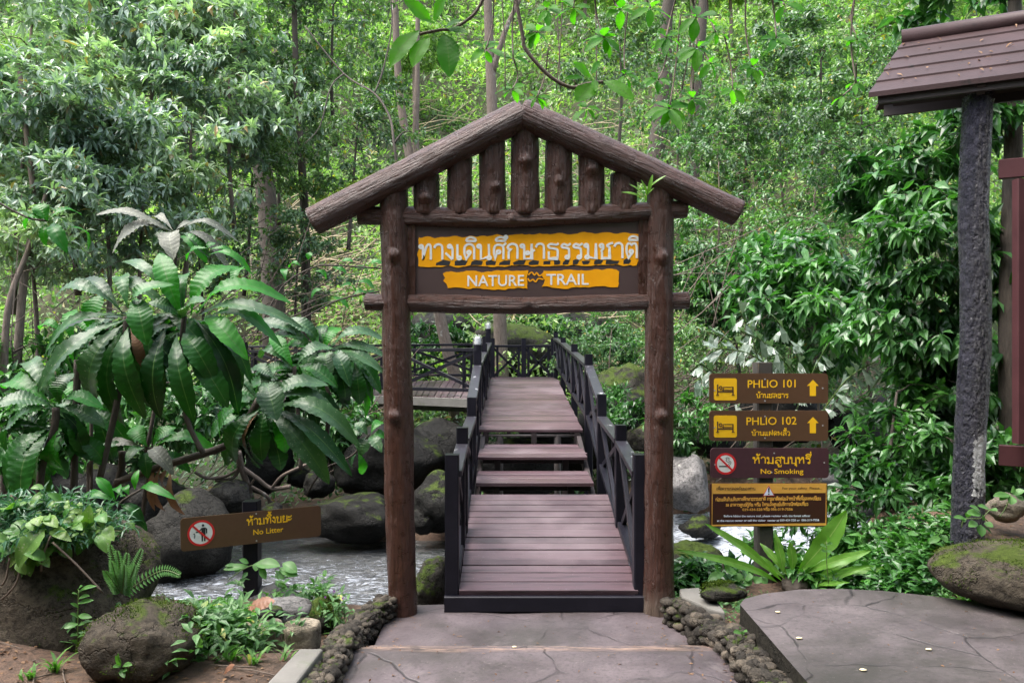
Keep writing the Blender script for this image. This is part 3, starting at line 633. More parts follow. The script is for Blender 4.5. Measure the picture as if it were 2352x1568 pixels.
# looped Thai letters as pen strokes: 'o' a head loop, 'p' straight strokes, 'c' curved strokes; x-height 1
HUMP = [(.08, .74), (.12, .9), (.34, 1.0), (.58, .9), (.64, .68), (.64, .35), (.64, 0)]
TH = {
 'ก': (.78, [('p', [(.14, 0), (.14, .5), (.26, .62), (.07, .7)]), ('c', [(.07, .7), (.14, .9), (.36, 1), (.58, .9), (.64, .68), (.64, .3), (.64, 0)])]),
 'ข': (.76, [('o', .14, .84, .1), ('c', [(.24, .84), (.24, .66), (.15, .52), (.17, .42)]), ('p', [(.17, .42), (.17, .02), (.62, .02), (.62, 1)])]),
 'ช': (.82, [('o', .14, .84, .1), ('c', [(.24, .84), (.24, .66), (.15, .52), (.17, .42)]), ('p', [(.17, .42), (.17, .02), (.6, .02), (.6, .74)]), ('c', [(.6, .72), (.48, .82), (.52, .92), (.8, 1.02)])]),
 'ค': (.78, [('o', .36, .5, .1), ('p', [(.27, .46), (.14, 0), (.1, .4)]), ('c', [(.1, .4), (.11, .75), (.2, .93), (.38, 1), (.57, .92), (.64, .7), (.64, .3), (.64, 0)])]),
 'ศ': (.8, [('o', .36, .48, .1), ('p', [(.27, .44), (.14, 0), (.1, .4)]), ('c', [(.1, .4), (.11, .72), (.2, .9), (.38, .95), (.57, .88), (.64, .7), (.64, .3), (.64, 0)]), ('p', [(.58, .84), (.8, 1.06)])]),
 'ด': (.8, [('o', .36, .46, .1), ('p', [(.43, .38), (.2, .02), (.1, .4)]), ('c', [(.1, .4), (.11, .75), (.2, .93), (.38, 1), (.57, .92), (.66, .7), (.66, .3), (.66, 0)])]),
 'ต': (.82, [('o', .36, .44, .1), ('p', [(.43, .36), (.2, .02), (.1, .4)]), ('c', [(.1, .4), (.1, .75), (.16, .93), (.26, 1)]), ('p', [(.26, 1), (.38, .88), (.5, 1)]), ('c', [(.5, 1), (.62, .92), (.68, .7), (.68, .3), (.68, 0)])]),
 'ง': (.6, [('o', .28, .86, .1), ('c', [(.38, .86), (.44, .7), (.45, .4), (.43, .0)]), ('p', [(.43, .0), (.04, .44)])]),
 'จ': (.72, [('o', .2, .36, .1), ('p', [(.3, .36), (.36, 0), (.5, .05)]), ('c', [(.5, .05), (.58, .4), (.56, .8), (.34, 1), (.06, .86)])]),
 'ณ': (1.05, [('o', .1, .1, .09), ('p', [(.2, .1), (.2, .56), (.07, .68)]), ('c', [(.07, .68), (.12, .9), (.3, 1), (.46, .9), (.5, .65), (.5, 0)]), ('p', [(.5, 0), (.78, .14), (.9, .2), (.9, 1)]), ('o', .82, .1, .09)]),
 'ท': (.84, [('o', .14, .86, .1), ('p', [(.25, .86), (.25, 0), (.3, .28)]), ('c', [(.3, .28), (.42, .78), (.56, 1), (.68, .9), (.7, .6), (.7, 0)])]),
 'ธ': (.78, [('c', [(.7, 1.02), (.56, .92), (.26, .97), (.1, .86), (.2, .72), (.5, .66), (.64, .54), (.64, .1)]), ('p', [(.64, .1), (.64, .02), (.14, .02), (.14, .48)])]),
 'น': (.9, [('o', .14, .86, .1), ('p', [(.25, .86), (.25, 0), (.62, .14)]), ('o', .72, .1, .1), ('p', [(.72, .2), (.7, 1)])]),
 'ม': (.88, [('o', .14, .86, .1), ('p', [(.25, .86), (.25, .2)]), ('o', .2, .1, .1), ('p', [(.3, .1), (.7, .0), (.7, 1)])]),
 'บ': (.82, [('o', .14, .86, .1), ('p', [(.25, .86), (.25, .02), (.68, .02), (.68, 1)])]),
 'ป': (.82, [('o', .14, .86, .1), ('p', [(.25, .86), (.25, .02), (.68, .02), (.68, 1.42)])]),
 'ฝ': (.92, [('o', .26, .86, .1), ('p', [(.16, .86), (.2, 0), (.46, .62), (.7, 0), (.76, 1.42)])]),
 'พ': (.92, [('o', .14, .86, .1), ('p', [(.24, .86), (.22, 0), (.46, .66), (.7, 0), (.76, 1)])]),
 'ภ': (.8, [('o', .1, .1, .09), ('p', [(.2, .1), (.2, .56), (.3, .64), (.07, .7)]), ('c', [(.07, .7), (.14, .9), (.4, 1), (.6, .9), (.66, .68), (.66, .3), (.66, 0)])]),
 'ย': (.8, [('o', .22, .88, .1), ('c', [(.12, .88), (.12, .66), (.3, .52), (.16, .44), (.16, .2)]), ('p', [(.16, .2), (.16, .02), (.66, .02), (.66, 1)])]),
 'ร': (.68, [('o', .42, .1, .1), ('c', [(.52, .12), (.52, .5), (.46, .68), (.16, .74), (.1, .86), (.24, .96), (.44, .88), (.62, 1)])]),
 'ล': (.8, [('o', .2, .12, .1), ('c', [(.12, .18), (.14, .4), (.3, .56), (.5, .5), (.66, .3)]), ('c', [(.66, 0), (.66, .3), (.66, .68), (.56, .93), (.36, 1), (.1, .84)])]),
 'ส': (.82, [('o', .2, .12, .1), ('c', [(.12, .18), (.14, .4), (.3, .56), (.5, .5), (.66, .3)]), ('c', [(.66, 0), (.66, .3), (.66, .66), (.56, .9), (.36, .96), (.1, .82)]), ('p', [(.56, .86), (.82, 1.06)])]),
 'ว': (.66, [('o', .42, .1, .1), ('c', [(.52, .1), (.52, .6), (.48, .88), (.3, 1), (.08, .86)])]),
 'ษ': (.86, [('o', .14, .86, .1), ('p', [(.25, .86), (.25, .02), (.68, .02), (.68, 1)]), ('o', .44, .4, .09), ('c', [(.5, .34), (.62, .44), (.86, .6)])]),
 'ห': (.86, [('o', .14, .86, .1), ('p', [(.25, .86), (.25, 0)]), ('c', [(.25, .42), (.4, .6), (.5, .8)]), ('o', .6, .87, .1), ('c', [(.66, .8), (.7, .5), (.72, 0)])]),
 'อ': (.78, [('o', .22, .42, .1), ('p', [(.13, .42), (.13, .02), (.64, .02), (.64, .6)]), ('c', [(.64, .6), (.6, .9), (.36, 1), (.1, .86)])]),
 'า': (.66, [('c', [(.06, .76), (.14, .94), (.32, 1), (.48, .9), (.52, .66), (.52, .3), (.52, 0)])]),
 'เ': (.42, [('p', [(.12, 1), (.12, .14)]), ('o', .22, .1, .1)]),
 'แ': (.76, [('p', [(.12, 1), (.12, .14)]), ('o', .22, .1, .1), ('p', [(.48, 1), (.48, .14)]), ('o', .58, .1, .1)]),
 'โ': (.46, [('o', .26, .1, .1), ('p', [(.16, .1), (.16, 1.05)]), ('c', [(.16, 1.05), (.3, 1.2), (.02, 1.4), (.16, 1.5), (.4, 1.4)])]),
 'ใ': (.46, [('p', [(.14, 0), (.14, 1.15)]), ('c', [(.14, 1.15), (.16, 1.4), (.34, 1.42), (.36, 1.25)]), ('o', .27, 1.22, .08)]),
 'ะ': (.56, [('o', .12, .72, .09), ('c', [(.2, .68), (.36, .74), (.48, .95)]), ('o', .12, .26, .09), ('c', [(.2, .22), (.36, .28), (.48, .49)])]),
 ' ': (.5, []),
}
_TOP = [('c', [(-.6, 1.2), (-.54, 1.36), (-.34, 1.45), (-.1, 1.36), (-.03, 1.2)]), ('p', [(-.03, 1.2), (-.6, 1.2)])]
TH.update({
 'ิ': (0, _TOP), 'ึ': (0, _TOP + [('o', -.02, 1.44, .08)]), 'ี': (0, _TOP + [('p', [(-.03, 1.2), (-.03, 1.56)])]),
 'ื': (0, _TOP + [('p', [(-.03, 1.2), (-.03, 1.56)]), ('p', [(-.17, 1.34), (-.17, 1.56)])]),
 'ั': (0, [('o', -.42, 1.32, .08), ('c', [(-.36, 1.25), (-.2, 1.24), (-.02, 1.5)])]),
 '่': (0, [('p', [(-.08, 1.2), (-.08, 1.5)])]), '้': (0, [('o', -.36, 1.4, .07), ('c', [(-.3, 1.36), (-.36, 1.22), (-.2, 1.24), (-.04, 1.5)])]),
 '์': (0, [('o', -.2, 1.28, .08), ('c', [(-.2, 1.36), (-.1, 1.46), (.06, 1.56)])]),
 'ุ': (0, [('o', -.16, -.2, .08), ('p', [(-.08, -.2), (-.08, -.5)])]), 'ู': (0, [('o', -.42, -.2, .08), ('p', [(-.42, -.28), (-.42, -.46), (-.1, -.46), (-.1, -.16)])]),
})
def thai(mb, text, x0, x1, y, h, fr, t=0.13, w0=0.0, w1=0.003, slant=0.0):
    """Thai text fitted between x0 and x1 on the baseline y of frame fr, consonants h high, pen width t (x-heights)."""
    adv = sum(TH[c][0] for c in text); kx = (x1 - x0) / adv; x = 0; ups = False; k = 0
    for ch in text:
        a, st = TH[ch]; dy = 0
        if ch in '่้์' and ups: dy = 0.36
        for s in st:
            if s[0] == 'o': pts = arc(s[1], s[2], s[3], 0, 360, 10)[:-1]; cl = True
            else: pts = smooth_line(s[1]) if s[0] == 'c' else s[1]; cl = False
            # widen in the fitted (non-uniform) space so the pen stays even
            q = [((x + u) * kx, (v + dy) * h) for u, v in pts]; k += 1
            mb.ribbon([(x0 + u, y + v + slant * u) for u, v in q], t * h, fr, w0, w1 + 0.00008 * (k % 9), closed=cl)
        if a: x += a; ups = False
        elif ch in 'ิึีืั': ups = True
def latin(mb, text, x0, x1, y, h, fr, w0=0.0, w1=0.003, slant=0.0, bold=0.0, capref='H'):
    """Latin text (the built-in sans) fitted between x0 and x1 on baseline y with capitals h high."""
    cu = bpy.data.curves.new('t', 'FONT'); cu.body = text; cu.size = 1; cu.offset = bold; cu.resolution_u = 4
    ob = bpy.data.objects.new('t', cu); COL.objects.link(ob); dg = bpy.context.evaluated_depsgraph_get()
    me = bpy.data.meshes.new_from_object(ob.evaluated_get(dg)); bpy.data.objects.remove(ob)
    V = np.array([v.co[:2] for v in me.vertices]); F = [list(p.vertices) for p in me.polygons]
    ed = {}
    for f in F:
        for a, b in zip(f, f[1:] + f[:1]): ed[(a, b)] = 1
    bpy.data.meshes.remove(me)
    lo, hi = V[:, 0].min(), V[:, 0].max(); cap = 0.7
    U = x0 + (V[:, 0] - lo) / (hi - lo) * (x1 - x0); W = y + V[:, 1] / cap * h + slant * (U - x0)
    n = len(V); top = [tuple(fr(u, w, w1)) for u, w in zip(U, W)]; low = [tuple(fr(u, w, w0)) for u, w in zip(U, W)]
    sides = [[a, n + a, n + b, b] for a, b in ed if (b, a) not in ed]
    mb.add(top + low, F + sides)
def rrect(x0, x1, y0, y1, r, n=5):
    p = []
    for cx, cy, a in ((x1 - r, y1 - r, 0), (x0 + r, y1 - r, 90), (x0 + r, y0 + r, 180), (x1 - r, y0 + r, 270)):
        p += arc(cx, cy, r, a, a + 90, n)
    return p

# ------------------------------------------------------------------ the log gate
GD = 5.6
def log(pts, r0, r1, seed, n=40, step=0.02, rough=0.05, knots=(), flare=0, cap_round=0.35):
    """Moulded log through pts: uneven girth, bark ridges, sawn knots. knots: (t along 0..1, angle deg, size)."""
    P = [np.array(p, float) for p in pts]; seg = [np.linalg.norm(b - a) for a, b in zip(P, P[1:])]; L = sum(seg)
    m = max(8, int(L / step)); ts = np.linspace(0, 1, m)
    cum = np.concatenate([[0], np.cumsum(seg)]) / L
    C = np.stack([np.interp(ts, cum, [p[i] for p in P]) for i in range(3)], 1)
    d = unit(np.gradient(C, axis=0)); ref = np.array([0, 1.0, 0]) if abs(d[0][1]) < 0.9 else np.array([1.0, 0, 0])
    s = unit(np.cross(d, ref)); u = np.cross(s, d)
    # seam at the back (away from the camera)
    th = np.linspace(0, 2 * math.pi, n + 1) + math.pi / 2
    ct, st_ = np.cos(th), np.sin(th)
    dirs = s[:, None, :] * ct[None, :, None] + u[:, None, :] * st_[None, :, None]
    rr = (r0 + (r1 - r0) * ts)[:, None] * np.ones(n + 1)[None]
    Q = dirs * 1.0; along = (ts * L)[:, None] * np.ones(n + 1)
    per = np.stack([ct[None] * 1.3 + 0 * along, st_[None] * 1.3 + 0 * along, along * 1.6], -1)
    rid = np.stack([ct[None] * 5.0 + 0 * along, st_[None] * 5.0 + 0 * along, along * 2.2], -1)
    rr = rr * (1 + rough * fbm(per, 1.0, seed, 2) + 0.035 * fbm(rid, 1.0, seed + 5, 3) + 0.03 * fbm(np.stack([ct[None]*2+0*along, st_[None]*2+0*along, along*7], -1), 1.0, seed+9, 3))
    if flare: rr = rr * (1 + flare * (1 - sm(0, 0.12, ts))[:, None])
    for tk, ang, size in knots:
        dth = np.angle(np.exp(1j * (th - math.pi / 2 - R(ang))))[None]
        dist = np.sqrt((dth * r0) ** 2 + ((ts - tk)[:, None] * L) ** 2) / size
        rr = rr + size * (0.75 * (1 - sm(0.75, 1.25, dist)) - 0.14 * (1 - sm(0.25, 0.5, dist)) + 0.10 * (1 - sm(1.0, 2.4, dist)))
    V = C[:, None, :] + dirs * rr[:, :, None]; V = V.reshape(-1, 3)
    UV = np.stack([(th - th[0])[None] * r0 + 0 * along, along], -1).reshape(-1, 2)
    F = [gridfaces(n + 1, m)]
    caps = []
    for e, row in ((0, 0), (1, m - 1)):
        b = len(V); ring = V[row * (n + 1):(row + 1) * (n + 1)]; c0 = C[row]; o = d[row] * (1 if e else -1)
        extra = [c0 + (ring - c0) * 0.9 + o * r0 * 0.09, c0 + (ring - c0) * 0.5 + o * r0 * 0.10, c0 + (ring - c0) * 0.02 + o * r0 * 0.11]
        V = np.concatenate([V] + extra); UV = np.concatenate([UV] + [UV[row * (n + 1):(row + 1) * (n + 1)] * [k, 1] for k in (0.9, 0.5, 0.1)])
        rows = [np.arange(n + 1) + row * (n + 1)] + [b + k * (n + 1) + np.arange(n + 1) for k in range(3)]
        for a0, a1 in zip(rows, rows[1:]):
            q = np.stack([a0[:-1], a0[1:], a1[1:], a1[:-1]], 1); F.append(q if e else q[:, ::-1])
    return V, [np.concatenate(F)], UV
gate = thing('trail_gate', 'brown log gate with gabled top and orange lettered board over the path', 'gate', (0.13, GD, 0))
GP = lambda px, py, dd=0.0: np.array(at(px, py, GD)) + np.array([0, dd, 0])
def glog(name, pts, r0, r1, seed, knots=(), lab=None, **k):
    mt = k.pop('mt', 'gate'); V, F, UV = log(pts, r0, r1, seed, knots=knots, **k); o = mk(name, V, F, M[mt], gate, smooth=True, uv=UV)
    if lab: o['label'] = lab
    return o
# angle 0 of a knot: facing sideways; the camera faces -y, reached at angle +-90 depending on the log's direction
glog('post', [GP(926, 1415), GP(915, 1000), GP(904, 432, .01)], 0.103, 0.096, 1, knots=((0.47, 186, 0.034), (0.84, 176, 0.036)), rough=0.06)
glog('post', [GP(1514, 1415), GP(1513, 1000), GP(1517, 432, .01)], 0.105, 0.093, 2, knots=((0.47, 178, 0.036), (0.835, 180, 0.037)), rough=0.06, flare=0.12, mt='gate_worn', lab='gate post with bare worn foot')
glog('rafter', [GP(722, 509, -.04), GP(960, 389, -.04), GP(1150, 292, -.04), GP(1201, 266, -.04)], 0.098, 0.104, 3, rough=0.05)
glog('rafter', [GP(1691, 491, -.04), GP(1500, 402, -.04), GP(1290, 306, -.04), GP(1197, 264, -.04)], 0.094, 0.104, 4, rough=0.05)
glog('beam', [GP(824, 494, .02), GP(1180, 502, .0), GP(1576, 481, .02)], 0.066, 0.066, 5, knots=((0.47, 180, 0.025),), rough=0.12)
glog('beam', [GP(840, 693, .02), GP(1200, 702, .0), GP(1581, 690, .02)], 0.062, 0.062, 6, knots=((0.5, 190, 0.02),), rough=0.12)
for x, top, r, kn, sd in ((978, 395, .092, ((0.36, 182, .034),), 11), (1055, 358, .092, (), 12), (1131, 320, .098, ((0.36, 165, .026),), 13), (1206, 290, .101, ((0.6, 180, .034),), 14),
                          (1284, 318, .098, ((0.42, 184, .024),), 15), (1359, 352, .096, ((0.72, 182, .034),), 16), (1434, 395, .094, (), 17)):
    glog('gable_log', [GP(x, 492, .03), GP(x, top + 4, .03)], r, r * 0.98, sd, knots=kn, rough=0.05)
# the board and what is written on it
def gz(zx, zy, wv=0.0):
    p = at((1600 + zx / 2.24) * 0.5742, (850 + zy / 2.24) * 0.5742, GD); return Vector((p.x, GD - 0.002 - wv, p.z))
fz = lambda u, v, w: gz(u, -v, w)               # frame in units of the enlarged board, v up
mb = MB(); mb.prism([(120, -70), (2160, -60), (2160, -790), (120, -790)], fz, -0.06, 0.0)
brd = mb.build('sign_board', M['gate_board'], gate)
mb = MB(); mb.prism([(40, -80), (140, -80), (140, -790), (40, -790)], fz, -0.05, 0.018); mb.build('board_frame', M['gate'], gate); mb = MB(); mb.prism([(2135, -70), (2240, -70), (2240, -790), (2135, -790)], fz, -0.05, 0.018)
mb.build('board_frame', M['gate'], gate)
def wobble(pts, amp, seed, step=22):
    o = []; rg = np.random.default_rng(seed)
    for (a, b), (c, d) in zip(pts, pts[1:] + pts[:1]):
        n = max(1, int(math.hypot(c - a, d - b) / step))
        for i in range(n):
            t = i / n; x, y = a + (c - a) * t, b + (d - b) * t
            k = amp * float(fbm(np.array([x * 0.016, y * 0.016, seed]), 1.0, seed, 2)); L = math.hypot(c - a, d - b)
            o.append((x - (d - b) / L * k, y + (c - a) / L * k))
    return o
mb = MB()
mb.prism(wobble([(165, -488), (2108, -472), (2138, -415), (2136, -195), (2040, -180), (1250, -195), (690, -210), (158, -222)], 12, 3), fz, 0, 0.004)
mb.prism(wobble([(430, -678), (1146, -684), (1140, -590), (1150, -518), (460, -532), (392, -545), (410, -590), (388, -610), (420, -640)], 11, 5), fz, 0, 0.0042)
mb.prism(wobble([(1270, -664), (1290, -610), (1272, -570), (1288, -520), (1940, -508), (1966, -530), (1968, -640), (1950, -664), (1440, -678)], 9, 6), fz, 0, 0.0044)
mb.ribbon(smooth_line([(1150, -560), (1180, -535), (1205, -560), (1225, -540), (1250, -568), (1285, -545)]), 12, fz, 0, 0.003)
mb.ribbon(smooth_line([(1145, -590), (1165, -615), (1190, -600), (1215, -620), (1240, -592), (1285, -600)]), 12, fz, 0, 0.0032)
mb.build('painted_band', M['yellow'], brd)
mb = MB(); rg = np.random.default_rng(4); x = 320
while x < 2060:
    w_ = rg.uniform(60, 140); hl, hr = rg.uniform(22, 48), rg.uniform(20, 48); x1 = min(x + w_, 2110); yb = -476 + (x - 320) * 0.008; yt = -432 + (x - 320) * 0.006
    mb.prism(wobble([(x + rg.uniform(0, 20), yb), (x1 - rg.uniform(0, 22), yb + 2), (x1, yt - rg.uniform(0, 12)), (x + w_ * .5, yt + rg.uniform(-6, 16)), (x + rg.uniform(0, 16), yt - rg.uniform(0, 22))], 4, 9 + int(x)), fz, 0.0, 0.0047 + 0.0001 * (int(x) % 5))
    x = x1 + rg.uniform(12, 26)
mb.build('painted_pattern', M['sign_black'], brd)
mb = MB(); thai(mb, 'ทางเดินศึกษาธรรมชาติ', 168, 2142, -424, 136, fz, t=0.145, w0=0, w1=0.0065, slant=0.007); mb.build('lettering', M['white'], brd); mb = MB()
latin(mb, 'NATURE', 605, 1112, -660, 97, fz, 0, 0.0065, 0.008, 0.01); mb.build('lettering', M['white'], brd); mb = MB(); latin(mb, 'TRAIL', 1312, 1690, -648, 97, fz, 0, 0.0065, 0.004, 0.01)
mb.build('lettering', M['white'], brd)
# moss along the tops of the rafters
def moss_tuft(name, label, line, wid, n, seed, group=None):
    rg = np.random.default_rng(seed); mbx = MB(); L = [Vector(p) for p in line]
    for i in range(n):
        t = rg.uniform() * (len(L) - 1); k = min(int(t), len(L) - 2); p = L[k].lerp(L[k+1], t - k) + Vector((rg.normal() * wid * .3, rg.normal() * wid, rg.normal() * 0.004))
        h = rg.uniform(0.004, 0.012); a = rg.uniform(0, 6.28); e = Vector((math.cos(a), math.sin(a), 0)) * h * 0.6
        mbx.add([p - e, p + e, p + Vector((rg.normal() * .006, rg.normal() * .006, h))], [[0, 1, 2]])
    o = mbx.build(name, M['moss'], loc=L[0]); return tag(o, label, 'moss', group, kind='stuff')
M['moss'] = leafmat('moss_green', (0.05, 0.085, 0.008), (0.14, 0.2, 0.02), 0.8, 0.2, 0.1)
moss_tuft('moss', 'thin moss growing on the lower end of the left gate rafter', [GP(718, 474), GP(860, 401)], 0.04, 1100, 1)
moss_tuft('moss', 'sparse moss along the upper left gate rafter', [GP(900, 381), GP(1130, 266)], 0.03, 220, 2)
moss_tuft('moss', 'moss strip growing on the right gate rafter', [GP(1600, 408), GP(1680, 446)], 0.03, 260, 3)

# ------------------------------------------------------------------ the footbridge
bridge = thing('footbridge', 'wooden stepped footbridge with black railings and purple brown planks', 'bridge', (0.25, 5.6, 0))
def planks(name, x0, x1, y0, z0, y1, z1, n, th=0.03, seed=0, lab=None, wob=0.004):
    rg = np.random.default_rng(seed); cuts = np.sort(np.clip(np.linspace(0, 1, n + 1) + np.r_[0, rg.normal(size=n - 1) * 0.16 / n, 0], 0, 1)); mbx = MB()
    L = math.hypot(y1 - y0, z1 - z0); dy, dz = (y1 - y0) / L, (z1 - z0) / L
    for a, b in zip(cuts, cuts[1:]):
        a0, b0 = a * L + 0.0045, b * L - 0.0045; j = rg.normal() * wob * 0.6; xa, xb = x0 + rg.normal() * wob, x1 + rg.normal() * wob
        q = lambda x, s, t: (x, y0 + dy * s - dz * t, z0 + dz * s + dy * t)
        c = 0.003
        V = [q(xa, a0, -th), q(xb, a0, -th), q(xb, b0, -th), q(xa, b0, -th), q(xa, a0, j - c), q(xb, a0, j - c), q(xb, b0, j - c), q(xa, b0, j - c),
             q(xa, a0 + c, j), q(xb, a0 + c, j), q(xb, b0 - c, j), q(xa, b0 - c, j)]
        mbx.add(V, [[0, 3, 2, 1], [8, 9, 10, 11], [0, 1, 5, 4], [1, 2, 6, 5], [2, 3, 7, 6], [3, 0, 4, 7], [4, 5, 9, 8], [5, 6, 10, 9], [6, 7, 11, 10], [7, 4, 8, 11]])
    o = mbx.build(name, M['plank'], bridge)
    if lab: o['label'] = lab
    return o
XL, XR = -0.37, 0.885
planks('deck', XL, XR, 5.60, 0.15, 7.2, 0.52, 14, 0.04, 1, 'near sloping deck')
planks('step', -0.337, 0.755, 7.34, 0.595, 8.0, 0.60, 5, 0.03, 2)
planks('step', -0.345, 0.77, 8.06, 0.735, 8.95, 0.745, 5, 0.03, 3)
planks('deck', -0.38, 0.80, 9.05, 0.90, 14.0, 1.23, 32, 0.03, 4, 'far sloping deck')
mb = MB(); mb.bar((-0.475, 5.62, 0.06), (0.935, 5.62, 0.06), 0.09, 0.11); mb.build('sill_beam', M['rail'], bridge)
def jo(p, q, w_, h_):
    m1 = MB(); m1.bar(p, q, w_, h_); m1.build('joist', M['soffit'], bridge)
for x in (-0.30, 0.25, 0.80):
    jo((x, 5.66, 0.07), (x, 7.2, 0.40), 0.06, 0.12)
for x in (-0.33, 0.76): jo((x, 7.2, 0.36), (x, 9.05, 0.78), 0.05, 0.1)
for x in (-0.3, 0.25, 0.74): jo((x, 9.06, 0.80), (x, 14, 1.12), 0.06, 0.12)
for y, z in ((7.14, .40), (7.5, .53), (7.85, .54), (8.25, .67), (8.8, .68)): jo((-0.3, y, z), (0.74, y, z), 0.05, 0.06)
for x, y, z in ((-.15, 7.45, .55), (0.55, 7.45, .55), (-.15, 8.2, .68), (.55, 8.2, .68), (-.05, 12, .95), (.5, 12, .95)): jo((x, y, -1.0), (x, y, z), 0.06, 0.06)
for x in (-0.14, 0.52):
    mb = MB(); mb.tube([(x, 9.1, -0.9), (x, 9.1, 0.83)], 0.04, 12, cap=False); mb.tube([(x, 9.1, -0.9), (x, 9.1, 0.83)], 0.03, 12, cap=False)
    mb.build('pipe_leg', M['pipe'], bridge, smooth=True)
mb = MB(); mb.tube([(-0.36, 9.08, 0.83), (0.78, 9.08, 0.83)], 0.018, 10); mb.build('pipe_bearer', M['pipe'], bridge, smooth=True)

def railing(side, label, nodes, panels, posts):
    """nodes: post stations (x, y, top z, foot z); panels: rail heights (y0, ztop0, y1, ztop1, zlow0, zlow1)."""
    rl = mk(side, [(0, 0, 0)], [], None, bridge) if False else None
    r_ = None
    mbp = None
    first = True
    objs = []
    # hand rail carries the name of the railing; posts, rails and braces are its sub-parts
    x = nodes[0][0]; mbx = MB()
    for y0, a0, y1, a1, b0, b1, worn in panels:
        mbx.bar((x, y0, a0), (x, y1, a1), 0.10, 0.045)
    r_ = mbx.build('railing', M['rail_worn'], bridge); r_['label'] = label
    mbx = MB()
    def one(nm, p, q, w_, h_):
        m1 = MB(); m1.bar(p, q, w_, h_); m1.build(nm, M['rail'], r_)
    for y0, a0, y1, a1, b0, b1, worn in panels: mbx.bar((x, y0 + .03, b0), (x, y1 - .03, b1), 0.07, 0.05)
    mbx.build('bottom_rail', M['rail'], r_)
    for k in posts:
        x_, y, zt, zf, w_ = k; mbx = MB(); mbx.bar((x_, y, zf), (x_, y, zt), w_, w_); mbx.build('post', M['rail'], r_)
    for y0, a0, y1, a1, b0, b1, worn in panels:
        n = max(1, round((y1 - y0) / 1.25))
        for i in range(n):
            u, v = i / n, (i + 1) / n; l = lambda t, p, q: p + (q - p) * t
            ya, yb = l(u, y0, y1) + 0.05, l(v, y0, y1) - 0.05
            one('cross_brace', (x - .012, ya, l(u, b0, b1) + .02), (x - .012, yb, l(v, a0, a1) - .02), 0.035, 0.05)
            one('cross_brace', (x + .012, ya, l(u, a0, a1) - .02), (x + .012, yb, l(v, b0, b1) + .02), 0.035, 0.05)
            if i: one('baluster', (x, l(u, y0, y1), l(u, b0, b1)), (x, l(u, y0, y1), l(u, a0, a1)), 0.05, 0.05)
            ym = (ya + yb) / 2; one('baluster', (x + 0.03, ym, l((u+v)/2, b0, b1)), (x + 0.03, ym, l((u+v)/2, a0, a1)), 0.03, 0.04)
    return r_
xr, xl = 0.90, -0.405
pn = [(5.66, .96, 6.56, 1.06, .25, .40, 0), (6.64, 1.07, 7.95, 1.13, .40, .66, 0), (8.05, 1.31, 9.32, 1.60, .70, 1.02, 1), (9.42, 1.62, 11.5, 1.73, 1.02, 1.14, 0), (11.5, 1.73, 14.0, 1.86, 1.14, 1.32, 0), (14.0, 1.86, 16.4, 1.95, 1.32, 1.42, 0)]
railing('railing', 'railing on the downstream side with worn white paint', [(xl,)], pn[:5],
        [(-0.425, 5.66, 1.10, 0.1, .098), (xl, 6.5, 1.20, -.4, .092), (xl, 8.0, 1.34, -.6, .092), (-.405, 9.37, 1.79, -.5, .092), (xl, 11.5, 1.87, .6, .09), (-.42, 14.0, 2.05, .6, .09)])
railing('railing', 'railing on the upstream side', [(xr,)], pn,
        [(0.91, 5.66, 1.10, 0.1, .098), (xr, 6.6, 1.21, .28, .092), (xr, 8.0, 1.37, -.6, .092), (xr, 9.37, 1.75, -.5, .092), (xr, 11.5, 1.86, .6, .09), (xr, 14.0, 1.97, .6, .09), (xr, 16.4, 2.09, .6, .09)])
# the landing and the side walkway that leads off downstream
def flatdeck(pa, pb, pc, pd, n, seed, lab):
    """Planks laid from edge pa-pb to edge pd-pc."""
    mbx = MB(); rg = np.random.default_rng(seed); pa, pb, pc, pd = map(Vector, (pa, pb, pc, pd))
    for i in range(n):
        u, v = i / n, (i + 1) / n - 0.035 / n * 3; a, b, c, d = pa.lerp(pd, u), pb.lerp(pc, u), pb.lerp(pc, v), pa.lerp(pd, v); j = Vector((0, 0, rg.normal() * .003)); t = Vector((0, 0, -.03))
        mbx.add([a + t, b + t, c + t, d + t, a + j, b + j, c + j, d + j], [[0, 3, 2, 1], [4, 5, 6, 7], [0, 1, 5, 4], [1, 2, 6, 5], [2, 3, 7, 6], [3, 0, 4, 7]])
    mbx.build('deck', M['plank'], bridge)['label'] = lab
flatdeck((-0.42, 14.03, 1.2), (0.86, 14.03, 1.2), (0.86, 17.0, 1.14), (-0.42, 17.0, 1.14), 16, 5, 'landing deck')
flatdeck((-0.46, 11.6, 1.08), (-0.46, 16.2, 1.1), (-6.0, 17.6, 1.04), (-4.6, 14.2, 1.02), 40, 6, 'side walkway deck')
mb = MB(); mb.bar((-0.46, 11.56, 1.0), (-4.6, 14.16, .95), 0.05, 0.13); mb.bar((-0.5, 11.9, .9), (-4.6, 14.4, .85), 0.1, .12); mb.bar((-2.5, 13.6, -.4), (-2.5, 13.6, .9), .12, .12)
mb.build('walkway_beam', M['curb'], bridge)
